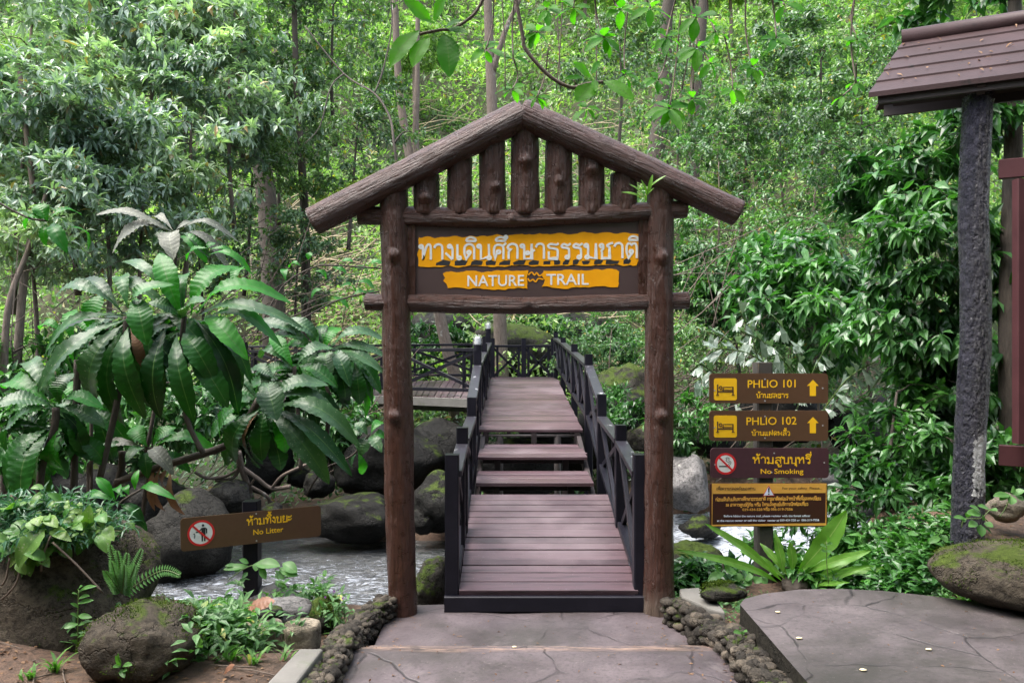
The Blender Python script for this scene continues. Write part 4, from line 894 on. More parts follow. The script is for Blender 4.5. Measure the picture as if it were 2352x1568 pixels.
def side_rail(label, stations, tops, lows):
    mbx = MB(); S = [Vector(s) for s in stations]
    for i in range(len(S) - 1):
        mbx.bar(S[i] + Vector((0, 0, tops)), S[i+1] + Vector((0, 0, tops)), 0.08, 0.05)
    r_ = mbx.build('railing', M['rail'], bridge); r_['label'] = label
    def one(nm, p, q, w_, h_):
        m1 = MB(); m1.bar(p, q, w_, h_); m1.build(nm, M['rail'], r_)
    for i in range(len(S) - 1):
        a, c = S[i], S[i+1]; zt, zl = Vector((0, 0, tops - .02)), Vector((0, 0, lows))
        one('bottom_rail', a + zl, c + zl, 0.06, 0.05); one('cross_brace', a + zl, c + zt, 0.035, 0.05); one('cross_brace', a + zt, c + zl, 0.035, 0.05)
        for t in (0.16, 0.84): q = a.lerp(c, t); one('baluster', q + zl, q + zt, .05, .05)
    for s in S:
        mbx = MB(); mbx.bar(s - Vector((0, 0, .3)), s + Vector((0, 0, tops + .17)), .1, .1); mbx.build('post', M['rail'], r_)
side_rail('railing on the near side of the walkway', [(-0.50, 11.75, 1.08), (-1.85, 12.6, 1.06), (-3.3, 13.45, 1.04), (-4.8, 14.3, 1.02)], .70, .10)
side_rail('railing on the far side of the walkway', [(-0.55, 16.2, 1.1), (-2.3, 16.6, 1.08), (-4.1, 17.05, 1.06), (-6.0, 17.55, 1.04)], .74, .12)
side_rail('railing across the end of the landing', [(-0.42, 17.05, 1.0), (0.25, 17.05, 1.0), (0.88, 17.05, 1.0)], .80, .12)

# caged lamps on the bridge posts
def bulkhead(label, x, y, z):
    t = thing('bridge_lamp', label, 'lamp', (x, y, z), 'caged lamps on the bridge posts')
    m1 = MB(); m1.tube([(x, y, z - .02), (x, y, z + .05), (x, y, z + .055)], [.05, .05, .04], 16); m1.build('lamp_base', M['rail'], t, smooth=False)
    m2 = MB(); m2.tube([(x, y, z + .05 + .001)] + [(x, y, z + .05 + .1 * math.sin(a)) for a in np.linspace(0.05, 1.5, 8)], [.038] + [.038 * math.cos(max(0, a - .5)) for a in np.linspace(0.05, 1.5, 8)], 14); m2.build('glass_globe', M['globe'], t, smooth=True)
    m3 = MB()
    for k in range(6):
        a = k * math.pi / 3; pts = [(x + .05 * math.cos(a) * math.cos(max(0, q - .4)), y + .05 * math.sin(a) * math.cos(max(0, q - .4)), z + .05 + .12 * math.sin(q)) for q in np.linspace(0, 1.5, 7)]; m3.tube(pts, .003, 5)
    for q in (0.25, 0.7): rr = .05 * math.cos(max(0, q - .4)); m3.tube([(x + rr * math.cos(a), y + rr * math.sin(a), z + .05 + .12 * math.sin(q)) for a in np.linspace(0, 6.283, 17)], .003, 5, cap=False)
    m3.build('wire_cage', M['steel'], t)
m, t_, b, _ = newmat('lamp_glass'); b.inputs['Base Color'].default_value = (.62, .64, .66, 1); b.inputs['Roughness'].default_value = .15; M['globe'] = m
bulkhead('caged bulkhead lamp on the railing post nearer the gate', -.405, 9.37, 1.81); bulkhead('farther caged bulkhead lamp at the top of the bridge', -.42, 14.0, 2.07)

# ------------------------------------------------------------------ the signpost with four boards
SD = 6.4
def sz(zx, zy, wv=0.0):
    p = at(1579 + zx * 0.29296, 803.9 + zy * 0.29296, SD); return Vector((p.x, SD - wv, p.z))
fs = lambda u, v, wv: sz(u, -v, wv)
sp = thing('signpost', 'wooden signpost carrying four brown and maroon boards with yellow lettering', 'signpost', tuple(sz(620, 1850)))
def wpost(name, pts, mat, parent, w_, seed):
    mbx = MB(); mbx.bar(pts[0], pts[1], w_, w_, bev=w_ * .1); return mbx.build(name, mat, parent)
M['old_post'] = paint('weathered_post', (0.03, 0.026, 0.022), (0.055, 0.047, 0.04), .75, 6, .7, (22, 22, 1.5), wear=((.22, .14, .03), 4, .6))
wpost('post', (sz(620, 1850, -.075), sz(612, 98, -.075)), M['old_post'], sp, .128, 1)
def board(parent, label, x0, x1, yt, yb, mat, r=28, name='sign_board'):
    mbx = MB(); mbx.prism(rrect(x0, x1, -yb, -yt, r), fs, -0.004, 0.008); o = mbx.build(name, mat, parent); o['label'] = label; return o
W0, W1 = 0.008, 0.0092
def screws(bd, pts):
    mbx = MB()
    for u, v in pts: mbx = MB(); mbx.prism(arc(u, v, 6, 0, 360, 8)[:-1], fs, W0, W0 + .003); mbx.build('screw', M['steel'], bd)
def bed_icon(bd, y):
    mbx = MB(); mbx.prism(rrect(205, 385, -y - 172, -y, 16), fs, W0, W1); o = mbx.build('bed_symbol', M['letter_yellow'], bd)
    mbx = MB(); e = .0105
    P = lambda a, b, c, d, k: mbx.prism([(a, -y - d), (b, -y - d), (b, -y - c), (a, -y - c)], fs, W1, e + .0001 * k)
    P(229, 239, 47, 132, 0); P(237, 352, 98, 110, 1); P(349, 359, 66, 132, 2); P(280, 352, 66, 72, 3); P(276, 282, 66, 99, 4); P(268, 352, 88, 93, 5)
    mbx.ribbon(arc(258, -y - 74, 11, 0, 360, 12)[:-1], 8, fs, W1, e + .0006, closed=True)
    P(222, 245, 127, 133, 7); P(344, 366, 127, 133, 8)
    mbx.build('bed_outline', M['board_brown'], bd)
def arrow(mbx, y): mbx.prism([(956, -y - 126), (1004, -y - 126), (1004, -y - 47), (1026, -y - 47), (981, -y), (936, -y - 47), (956, -y - 47)], fs, W0, W1)
for (ya, yb), num, tx, thai_t, (ta, tb, ty), (la, lb, ly) in (
    ((182, 415), 'PHLIO 101', 0, 'บ้านชลธาร', (536, 790, 372), (470, 845, 294)),
    ((473, 710), 'PHLIO 102', 0, 'บ้านแฝดพลิ้ว', (500, 804, 667), (460, 852, 585))):
    bd = board(sp, 'brown lodging board reading ' + num, 170, 1100, ya, yb, M['board_brown'])
    bed_icon(bd, ya + 38); mbx = MB(); arrow(mbx, ya + 50); mbx.build('arrow', M['letter_yellow'], bd); mbx = MB()
    latin(mbx, num, la, lb, -ly, 60, fs, W0, W1, .012, .006); mbx.build('lettering', M['letter_yellow'], bd); mbx = MB(); thai(mbx, thai_t, ta, tb, -ty, 31, fs, .17, W0, W1)
    mbx.build('lettering', M['letter_yellow'], bd); screws(bd, [(210, -ya - 133), (1057, -ya - 116), (605, -ya - 45), (605, -ya - 215)])
bd = board(sp, 'maroon no-smoking board', 180, 1105, 765, 1000, M['board_maroon'])
mbx = MB(); mbx.ribbon(arc(297, -889, 76, 0, 360, 36)[:-1], 17, fs, W0, W1 + .0004, closed=True); mbx.ribbon([(243, -837), (352, -942)], 15, fs, W1, W1 + .0016); mbx.build('prohibition_ring', M['red'], bd)
mbx = MB(); mbx.prism(arc(297, -889, 72, 0, 360, 36)[:-1], fs, W0, W1); mbx.build('symbol_disc', M['white'], bd)
mbx = MB(); mbx.prism([(246, -914), (322, -914), (322, -904), (246, -904)], fs, W1, W1 + .0008); mbx.prism([(326, -908), (330, -908), (330, -896), (326, -896)], fs, W1, W1 + .0007)
mbx.ribbon(smooth_line([(318, -896), (326, -878), (310, -872), (300, -862), (308, -850), (296, -842)]), 4, fs, W1, W1 + .0007); mbx.ribbon(smooth_line([(334, -894), (338, -874), (322, -862), (324, -846), (304, -838)]), 4, fs, W1, W1 + .0009); mbx.build('cigarette_symbol', M['sign_black'], bd)
mbx = MB(); thai(mbx, 'ห้ามสูบบุหรี่', 508, 968, -886, 50, fs, .155, W0, W1); mbx.build('lettering', M['letter_yellow'], bd); mbx = MB(); latin(mbx, 'No Smoking', 572, 906, -966, 38, fs, W0, W1, 0.0, .006); mbx.build('lettering', M['letter_yellow'], bd)
screws(bd, [(677, -805), (657, -955), (1069, -880), (213, -895)])
bd = board(sp, 'safety notice board with ochre border and small text', 175, 1095, 1040, 1380, M['board_dark'], 18)
mbx = MB(); mbx.ribbon([(193, -1052), (1085, -1048), (1082, -1362), (190, -1371)], 11, fs, W0, W1, closed=True); mbx.prism([(198, -1124), (1080, -1116), (1082, -1050), (196, -1054)], fs, W0, W1 - .0002); mbx.build('border', M['ochre'], bd)
mbx = MB(); thai(mbx, 'เพื่อความปลอดภัยของท่าน', 224, 530, -1093, 18, fs, .16, W1, W1 + .001); latin(mbx, 'For your safety  Please...', 740, 1052, -1088, 17, fs, W1, W1 + .001, .006, .004); mbx.build('heading', M['board_brown'], bd)
mbx = MB(); mbx.prism([(588, -1140), (680, -1139), (634, -1058)], fs, W1, W1 + .0012); mbx.build('warning_triangle', M['red'], bd)
mbx = MB(); mbx.prism([(595, -1135), (673, -1134), (634, -1066)], fs, W1, W1 + .002); mbx.build('triangle_face', M['letter_pale'], bd)
mbx = MB(); mbx.prism([(630, -1112), (638, -1112), (640, -1080), (628, -1080)], fs, W1 + .001, W1 + .003); mbx.prism(arc(634, -1125, 6, 0, 360, 10)[:-1], fs, W1 + .001, W1 + .0031); mbx.prism(arc(635, -1076, 4, 0, 360, 10)[:-1], fs, W1 + .001, W1 + .0032); mbx.build('exclamation_mark', M['sign_black'], bd)
mbx = MB()
thai(mbx, 'ก่อนเดินในเส้นทางศึกษาธรรมชาติ', 218, 612, -1181, 21, fs, .23, W0, W1, .018); thai(mbx, 'กรุณาติดต่อเจ้าหน้าที่เพื่อลงทะเบียน', 622, 1044, -1175, 21, fs, .23, W0, W1, .008)
thai(mbx, 'ณ อาคารศูนย์กู้ภัย หรือ', 300, 572, -1221, 19, fs, .23, W0, W1, .008); thai(mbx, 'โทรแจ้งศูนย์บริการนักท่องเที่ยว', 584, 944, -1218, 20, fs, .23, W0, W1, .008)
latin(mbx, '039-434-528', 428, 585, -1256, 19, fs, W0, W1, .004, .016); thai(mbx, 'หรือ', 593, 642, -1254, 17, fs, .23, W0, W1); latin(mbx, '086-319-7556', 651, 822, -1253, 19, fs, W0, W1, .0, .016)
mbx.build('lettering', M['ochre'], bd)
mbx = MB(); latin(mbx, 'Before hiking the nature trail, please register with the forest officer', 284, 960, -1305, 16, fs, W0, W1, .003, .014)
latin(mbx, 'at the rescue center or call the visitor  center at 039-434 528 or  086-319-7556', 230, 1030, -1341, 16, fs, W0, W1, .006, .014); mbx.build('small_print', M['letter_pale'], bd)

# ------------------------------------------------------------------ the no-litter sign
TL, TR, BR, BL = at(414, 1190, 5.72), at(737, 1160, 6.2), at(737, 1230, 6.2), at(415, 1266, 5.72)
_ux, _uy = (BR - BL), (TL - BL); _n = _ux.cross(_uy).normalized(); LX, LY = _ux.length, _uy.length; _ux.normalize(); _uy.normalize()
fl = lambda u, v, wv: BL + _ux * u + _uy * v + _n * (wv if _n.y < 0 else -wv)
b0 = at(582, 1372, 6.04)
ns = thing('litter_sign', 'tilted brown no-litter board on a short black post by the stream', 'sign', tuple(b0))
_pp = Vector((at(580, 1300, 6.04)))
mb = MB(); mb.bar(b0 + Vector((.0, 0, -.6)), at(578, 1149, 6.06), .115, .115); mb.build('post', M['rail'], ns)
mb = MB(); mb.prism(rrect(0, LX, 0, LY, .025), fl, -.004, .006); bd = mb.build('sign_board', M['board_brown'], ns)
W0, W1 = .006, .0072
cu, cv, cr = .137 * LX, .5 * LY, .385 * LY
mb = MB(); mb.prism(arc(cu, cv, cr, 0, 360, 36)[:-1], fl, W0, W1); mb.build('symbol_disc', M['white'], bd)
mb = MB(); mb.ribbon(arc(cu, cv, cr * .94, 0, 360, 36)[:-1], cr * .16, fl, W0, W1 + .0006, closed=True); mb.ribbon([(cu - .66 * cr, cv + .66 * cr), (cu + .62 * cr, cv - .62 * cr)], cr * .15, fl, W1, W1 + .0024); mb.build('prohibition_ring', M['red'], bd)
mb = MB(); q = lambda pts: [(cu + a * cr, cv + b * cr) for a, b in pts]
mb.prism(q(arc(.14, .6, .1, 0, 360, 12)[:-1]), fl, W1, W1 + .001); mb.prism(q([(.02, -.66), (.13, -.66), (.13, -.1), (.2, -.1), (.2, -.66), (.32, -.66), (.32, .42), (.02, .42)]), fl, W1, W1 + .0011)
mb.ribbon(q([(.28, .38), (.4, .3), (.4, -.06)]), cr * .09, fl, W1, W1 + .0012); mb.ribbon(q([(.08, .38), (-.08, .24), (-.14, .12), (-.4, .1)]), cr * .09, fl, W1, W1 + .0013)
for a, b in ((-.52, -.02), (-.48, -.16), (-.5, -.3)): mb.prism(q([(a, b - .07), (a + .07, b), (a, b + .07), (a - .07, b)]), fl, W1, W1 + .001)
mb.build('litter_symbol', M['sign_black'], bd)
mb = MB(); thai(mb, 'ห้ามทิ้งขยะ', .452 * LX, .782 * LX, .585 * LY, .2 * LY, fl, .15, W0, W1); mb.build('lettering', M['letter_yellow'], bd); mb = MB(); latin(mb, 'No Litter', .498 * LX, .716 * LX, .275 * LY, .165 * LY, fl, W0, W1, 0, .008); mb.build('lettering', M['letter_yellow'], bd)
mb = MB()
for u, v in ((.52, .93), (.52, .08)): mb = MB(); mb.prism(arc(u * LX, v * LY, .006, 0, 360, 8)[:-1], fl, W0, W0 + .003); mb.build('screw', M['steel'], bd)

# ------------------------------------------------------------------ the tiled shelter
A = Vector((2.56, 5.72, 3.65)); dR = Vector((.888, -.46, 0)).normalized(); dN = Vector((.46, .888, 0)).normalized()
sh = thing('notice_shelter', 'small brown tiled roof on a black rough log post with red-brown board frame', 'shelter', (3.2, 5.5, .5))
RL = 3.0
def roof_pt(s, t, lift=0.0):      # s along the eave, t 0 eave .. 1 ridge, 1..2 the back slope
    k = t if t <= 1 else 2 - t
    return A + dR * s + dN * (.60 * t) + Vector((0, 0, .56 * k + lift))
mb = MB(); nC = 5
for side in (0, 1):
    for i in range(nC):
        t0, t1 = i / nC, (i + 1) / nC + (.05 if i < nC - 1 else 0)
        a0 = .22 * t0; a1 = .22 * min(t1, 1)
        T = (lambda t: t) if side == 0 else (lambda t: 1.7 - .7 * t)
        V = [roof_pt(a0, T(t0), .0), roof_pt(RL, T(t0), .0), roof_pt(RL, T(t1), -.012), roof_pt(a1, T(t1), -.012),
             roof_pt(a0, T(t0), .036), roof_pt(RL, T(t0), .036), roof_pt(RL, T(t1), .018), roof_pt(a1, T(t1), .018)]
        mb.add(V, [[0, 3, 2, 1], [4, 5, 6, 7], [0, 1, 5, 4], [1, 2, 6, 5], [2, 3, 7, 6], [3, 0, 4, 7]])
rf = mb.build('roof', M['tile'], sh)
mb = MB(); mb.tube([roof_pt(.20, 1, .03), roof_pt(RL, 1, .03)], .065, 14); mb.build('ridge_cap', M['tile'], rf, smooth=True)
mb = MB()
for t_ in (0.07, 1.66): mb.bar(roof_pt(.06, t_, -.04), roof_pt(RL, t_, -.04), .03, .09)
mb.add([roof_pt(.06, .05, -.03), roof_pt(RL, .05, -.03), roof_pt(RL, 1, -.03), roof_pt(.25, 1, -.03)], [[0, 1, 2, 3]]); mb.add([roof_pt(.12, 1.67, -.03), roof_pt(RL, 1.67, -.03), roof_pt(RL, 1, -.032), roof_pt(.25, 1, -.032)], [[3, 2, 1, 0]])
for s in (.7, 1.3, 1.9, 2.5): mb.bar(roof_pt(s, .06, -.07), roof_pt(s, 1, -.07), .05, .07); mb.bar(roof_pt(s, 1.66, -.07), roof_pt(s, 1, -.075), .05, .07)
c0 = roof_pt(.75, 1, 0); zt = 3.62
mb.bar(Vector((c0.x, c0.y, zt)) - dN * .46, Vector((c0.x, c0.y, zt)) + dN * .46, .08, .1)
mb.build('rafter', M['soffit'], rf).name = 'roof_frame'
V, F, UV = log([at(2222, 1262, 5.5), at(2226, 1050, 5.5), at(2240, 800, 5.5), at(2236, 500, 5.52), at(2247, 225, 5.56)], .103, .092, 44, n=64, step=.014, rough=.08)
mk('post', V, F, M['log_post'], sh, smooth=True, uv=UV)
e_ = lambda px, py, d: at(px, py, d)
q1 = Vector((3.25, 5.48, 0)); 
mb = MB()
mb.bar(q1 + Vector((.08, -.03, e_(0, 390, 5.45).z)), q1 + dR * 1.8 + Vector((.08, -.03, e_(0, 390, 5.45).z + .0)), .05, .13)
mb.build('cross_beam', M['redwood'], sh); mb = MB()
mb.bar(q1 + Vector((.08, -.03, e_(0, 1044, 5.45).z)), q1 + dR * 1.8 + Vector((.08, -.03, e_(0, 1044, 5.45).z - .02)), .05, .14)
mb.build('cross_beam', M['redwood'], sh)
q2 = at(2343, 700, 5.28); mb = MB(); mb.bar((q2.x + .01, q2.y, at(0, 1018, 5.28).z), (q2.x + .01, q2.y, at(0, 412, 5.28).z), .09, .07); mb.build('board_frame', M['redwood'], sh); mb = MB()
mb.add([Vector((q2.x + .05, q2.y - .01, at(0, 1010, 5.28).z)), Vector((q2.x + .05, q2.y - .01, at(0, 415, 5.28).z)), Vector((q2.x + .05, q2.y - .01, at(0, 415, 5.28).z)) + dR * 1.3, Vector((q2.x + .05, q2.y - .01, at(0, 1010, 5.28).z)) + dR * 1.3], [[0, 1, 2, 3]])
mb.build('notice_panel', M['redwood'], sh)
# ------------------------------------------------------------------ leaves and plants
L_ = {
 'grey': leafmat('grey_green_leaf', (0.13, 0.205, 0.14), (0.40, 0.48, 0.40), 0.36, 0.32, 0.65, accent=(0.3, 0.2, 0.08), patch=0.7),
 'mid': leafmat('dark_small_leaf', (0.045, 0.10, 0.045), (0.18, 0.28, 0.13), 0.34, 0.3, 0.6, accent=(0.32, 0.26, 0.03), patch=0.5),
 'hill': leafmat('hillside_leaf', (0.07, 0.15, 0.04), (0.28, 0.39, 0.15), 0.38, 0.42, 0.55, accent=(0.3, 0.24, 0.05), patch=0.35),
 'right': leafmat('fresh_small_leaf', (0.035, 0.10, 0.035), (0.14, 0.265, 0.10), 0.32, 0.35, 0.65, accent=(0.3, 0.2, 0.03), patch=0.6),
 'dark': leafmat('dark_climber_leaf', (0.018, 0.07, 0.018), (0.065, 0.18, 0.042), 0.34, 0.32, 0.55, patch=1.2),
 'herb': leafmat('herb_leaf', (0.045, 0.12, 0.035), (0.12, 0.24, 0.085), 0.45, 0.35, 0.45, accent=(0.35, 0.36, 0.1)),
 'over': leafmat('overhead_leaf', (0.05, 0.13, 0.016), (0.10, 0.20, 0.03), 0.42, 0.45, 0.45, vein=0.2),
 'fern': leafmat('fern_leaf', (0.09, 0.22, 0.07), (0.14, 0.29, 0.10), 0.5, 0.35, 0.4),
 'pale': leafmat('pale_grey_leaf', (0.08, 0.125, 0.085), (0.19, 0.24, 0.19), 0.36, 0.2, 0.7),
 'grass': leafmat('grass_blade', (0.06, 0.15, 0.03), (0.13, 0.26, 0.06), 0.45, 0.4, 0.4, accent=(0.3, 0.25, 0.12)),
 'dry': leafmat('dry_leaf', (0.10, 0.05, 0.025), (0.24, 0.14, 0.075), 0.6, 0.15, 0.3, tint=(1, .8, .6)),
}
def bigleafmat(name, c1, c2, rough=0.36, trans=0.3, spots=0.0, rib=(0.09, 0.17, 0.05), spec=.33):
    m, t, b, o = newmat(name); uv = coord(t, 'UV'); ge = t.nodes.new("ShaderNodeNewGeometry")
    c = ramp(t, [(0, c1), (1, c2)], ge.outputs['Random Per Island']).outputs[0]
    s = t.nodes.new("ShaderNodeSeparateXYZ"); t.links.new(uv, s.inputs[0])
    d = math_n(t, 'ABSOLUTE', math_n(t, 'SUBTRACT', s.outputs[0], 0.5))
    c = mixc(t, c, rib, ramp(t, [(0.012, (0.8,) * 3), (0.03, (0,) * 3)], d).outputs[0])
    n = noise(t, 5, 6, 0.7, coord(t)); c = mixc(t, c, tuple(x * .6 for x in c1), ramp(t, [(.35, (.7,) * 3), (.55, (0,) * 3)], n.outputs[0]).outputs[0])
    if spots:
        n2 = noise(t, 60, 3, .6, coord(t)); c = mixc(t, c, (.3, .31, .24), ramp(t, [(.72 - spots * .1, (0,) * 3), (.76 - spots * .1, (.7,) * 3)], n2.outputs[0]).outputs[0])
    t.links.new(c, b.inputs['Base Color']); b.inputs['Roughness'].default_value = rough; b.inputs['Specular IOR Level'].default_value = spec
    tr = t.nodes.new("ShaderNodeBsdfTranslucent"); t.links.new(mixc(t, c, (1.2, 1.7, .4), 1.0, 'MULTIPLY'), tr.inputs['Color'])
    mx = t.nodes.new("ShaderNodeMixShader"); mx.inputs[0].default_value = trans
    t.links.new(b.outputs[0], mx.inputs[1]); t.links.new(tr.outputs[0], mx.inputs[2]); t.links.new(mx.outputs[0], o.inputs['Surface'])
    return m
M['big'] = bigleafmat('broad_leaf', (.005, .038, .006), (.024, .125, .015), .4, .22, .25)
M['big_bright'] = bigleafmat('young_broad_leaf', (.02, .15, .014), (.04, .21, .018), .38, .42)
M['big_dusty'] = bigleafmat('dusty_broad_leaf', (.075, .085, .065), (.14, .145, .115), .55, .15, 1.2, rib=(.22, .23, .17))
M['big_grey'] = bigleafmat('greyish_broad_leaf', (.016, .065, .02), (.05, .115, .042), .38, .2, .7)
M['nest'] = bigleafmat('strap_fern_leaf', (.11, .26, .035), (.17, .34, .06), .32, .4, 0, rib=(.3, .4, .14))
M['pothos'] = bigleafmat('variegated_leaf', (.05, .17, .03), (.2, .31, .08), .38, .3, 1.0)

T_FAR = (np.array([(0, 0, 0), (.5, .45, .07), (0, 1, -.08), (-.5, .45, .07)]), [np.array([(0, 1, 2), (0, 2, 3)])])
T_MID = (np.array([(0, 0, 0), (-.36, .22, .03), (.36, .22, .03), (0, .26, -.02), (-.5, .55, .03), (.5, .55, .03), (0, .58, -.06), (0, 1, -.24)]),
         [np.array([(0, 3, 1, 0), (0, 2, 3, 0)])[:, :3], np.array([(1, 3, 6, 4), (3, 2, 5, 6)]), np.array([(4, 6, 7), (6, 5, 7)])])
T_BLADE = (np.array([(-.3, 0, 0), (.3, 0, 0), (-.5, .4, .1), (.5, .4, .1), (-.4, .75, .06), (.4, .75, .06), (0, 1, -.08)]), [np.array([(0, 1, 3, 2), (2, 3, 5, 4)]), np.array([(4, 5, 6)])])
def leaf_cloud(name, P, D, N, L, W, mat, parent=None, tm=T_MID, loc=None):
    n = len(P); D = unit(D); S = unit(np.cross(D, N)); N = np.cross(S, D); tv, tf = tm; k = len(tv)
    L = np.broadcast_to(np.asarray(L, float), (n,)); W = np.broadcast_to(np.asarray(W, float), (n,))
    V = P[:, None, :] + D[:, None, :] * (tv[None, :, 1, None] * L[:, None, None]) + S[:, None, :] * (tv[None, :, 0, None] * W[:, None, None]) + N[:, None, :] * (tv[None, :, 2, None] * L[:, None, None])
    F = [(f[None] + (np.arange(n) * k)[:, None, None]).reshape(-1, f.shape[1]) for f in tf]
    return mk(name, V.reshape(-1, 3), F, mat, parent, smooth=False, loc=loc)
def whorls(C, O, per, rg, spread=1.0, droop=0.25, upn=1.2):
    """per leaves round each twig end C that points along O: start points, directions, normals."""
    n = len(C); O = unit(O); A = unit(np.cross(O, np.array([0.31, 0.17, 0.93])[None] + 0 * O)); B = np.cross(O, A)
    th = (np.arange(per)[None] / per * 2 * math.pi + rg.uniform(0, 6.28, (n, 1)) + rg.normal(size=(n, per)) * .3)
    D = O[:, None] * (0.45 + .3 * rg.normal(size=(n, per, 1))) + (A[:, None] * np.cos(th)[..., None] + B[:, None] * np.sin(th)[..., None]) * spread
    D[..., 2] -= droop; D = unit(D).reshape(-1, 3); N = rg.normal(size=(n * per, 3)) * .45; N[:, 2] += upn
    N += 0.3 * np.repeat(O, per, 0); P = np.repeat(C, per, 0) + D * .01 + rg.normal(size=(n * per, 3)) * .015
    return P, D, N
def branches(trunk, C, r_end=0.004, r0=0.022, rg=None, sag=0.1):
    """Join crown points C to the trunk one after another (nearest joint first): tube list."""
    nodes = [np.array(p) for p in trunk]; order = np.argsort(np.min(np.linalg.norm(C[:, None] - np.array(trunk)[None], axis=2), axis=1)); mb = MB()
    N = np.zeros((len(trunk) + len(C) * 2, 3)); N[:len(trunk)] = nodes; m = len(trunk); rad = np.full(len(N), r0)
    for i in order:
        p = C[i]; d = np.linalg.norm(N[:m] - p, axis=1) + np.maximum(0, N[:m, 2] - p[2]) * .5; j = int(np.argmin(d)); q = N[j]; L = np.linalg.norm(p - q)
        mid = (p + q) / 2 + rg.normal(size=3) * L * .12 + np.array([0, 0, -sag * L * .3]); rr = max(r_end, min(rad[j] * .72, r0))
        mb.tube([q, mid, p], [rr, (rr + r_end) / 2 * .9, r_end], 4, cap=False); N[m] = mid; rad[m] = (rr + r_end) / 2; N[m+1] = p; rad[m+1] = max(r_end, rr * .6); m += 2
    return mb
def crown_points(ells, rg, shell=0.55):
    out_ = []
    for c, r, n in ells:
        m = max(5, n // 8); v = unit(rg.normal(size=(m, 3))); k = shell + (1 - shell) * rg.uniform(0, 1, (m, 1)) ** .5; k[rg.uniform(size=m) < .2] *= .6
        q = np.array(c) + v * np.array(r) * k; p = q[rg.integers(0, m, n)] + rg.normal(size=(n, 3)) * np.array(r).mean() * np.array([.19, .19, .075]); p = p + .12 * np.array(r) * np.stack([vnoise(p, 1.4, 3), vnoise(p, 1.4, 4), vnoise(p, 1.4, 5)], 1); out_.append(p)
    return np.concatenate(out_)
def tree(name, label, cat, trunk, tr, ells, per, L, W, leaf, bark, seed, group=None, spread=1.0, droop=.25, tm=T_MID, r0=.022, n_tr=10, keep=None, crown='crown', upn=1.2):
    rg = np.random.default_rng(seed); root = thing(name, label, cat, tuple(trunk[0]), group); T = [Vector(p) for p in trunk]
    mb = MB(); sp_ = smooth_line([tuple(p) for p in trunk], 4) if len(trunk[0]) == 3 else trunk
    k = np.linspace(tr, tr * .35, len(sp_)); mb.tube(sp_, list(k), n_tr)
    C = crown_points(ells, rg)
    if keep is not None: C = C[keep(C)]
    bm = branches([np.array(p) for p in sp_[len(sp_)//3:]], C, rg=rg, r0=r0)
    mb.add(bm.V, bm.F, bm.UV); mb.build('trunk', bark, root, smooth=True)
    cen = np.mean([e[0] for e in ells], 0); O = unit(C - cen) + rg.normal(size=C.shape) * .35 + np.array([0, 0, .25])
    P, D, N = whorls(C, O, per, rg, spread, droop, upn); n = len(P)
    leaf_cloud(crown, P, D, N, L * rg.uniform(.6, 1.15, n), W * rg.uniform(.7, 1.15, n), leaf, root, tm)
    return root
def place(o, loc, rz, sc, label):
    o.location = loc; o.rotation_euler = (0, 0, rz); o.scale = (sc, sc, sc); o['label'] = label; return o
def ground_at(x, y): return float(hgt(np.array(x), np.array(y)))

# ---- the wooded hillside: uncountable undergrowth, fallen bamboo
def hillside(name, n, y0, y1, hmax, L, W, mat, seed, tm=T_FAR, pw=1.6):
    rg = np.random.default_rng(seed); y = y0 + (y1 - y0) * rg.uniform(0, 1, n) ** pw; x = rg.uniform(-1, 1, n) * (y * .70 + 3)
    h = np.clip(.5 + fbm(np.stack([x, y, x * 0], -1), .35, 7, 3), .05, 1.4) * hmax * rg.uniform(0, 1, n) ** .7
    P = np.stack([x, y, hgt(x, y) + h], -1); D = rg.normal(size=(n, 3)); D[:, 1] -= .5; D[:, 2] -= .15; N = rg.normal(size=(n, 3)) * .5 + np.array([0, -.35, 1.0])
    s = rg.uniform(.6, 1.3, n) * (.7 + .028 * (y - y0)); o = leaf_cloud(name, P, D, N, L * s, W * s, mat, None, tm); return tag(o, kind='stuff')
hillside('hillside_undergrowth', 260000, 17.5, 68, 1.8, .24, .10, L_['hill'], 3, pw=1.1)
hillside('forest_floor_plants', 16000, 10.9, 19, .45, .16, .07, L_['right'], 4, T_MID, 1.0)
def canes(name, boxes, seed, mat, r=.012, hz=1.3):
    rg = np.random.default_rng(seed); mb = MB()
    for (px0, px1, py0, py1, d0, d1, n, lean) in boxes:
        for _ in range(n):
            d = rg.uniform(d0, d1); x = at(rg.uniform(px0, px1), 0, d).x; z = ground_at(x, d) + rg.uniform(.1, hz); a = rg.normal() * .5 + lean; L = rg.uniform(.8, 2.6)
            e = Vector((math.cos(a), rg.normal() * .4, math.sin(a) * .8)) * L / 2; p = Vector((x, d, z)); b = Vector((0, 0, rg.uniform(-.1, .15)))
            mb.tube([p - e, p + b, p + e], [r, r, r * .5], 4, cap=False)
    return tag(mb.build(name, mat), kind='stuff')
canes('fallen_bamboo', [(640, 900, 0, 0, 18, 24, 260, .25), (930, 1200, 0, 0, 20, 34, 170, .1), (1200, 1600, 0, 0, 19, 34, 140, -.4)], 5, M['cane'], .014)
canes('bare_twigs', [(450, 900, 0, 0, 17, 24, 120, .8), (1450, 2000, 0, 0, 15, 24, 260, .5), (900, 1500, 0, 0, 20, 36, 140, 1.2)], 6, M['twig'], .011)

canes('pale_bare_stems', [(1560, 2100, 0, 0, 10.8, 15, 170, .9), (400, 900, 0, 0, 11.5, 14, 110, .7), (0, 400, 0, 0, 9.8, 11, 50, 1.1)], 9, M['twig'], .007, 3.8)
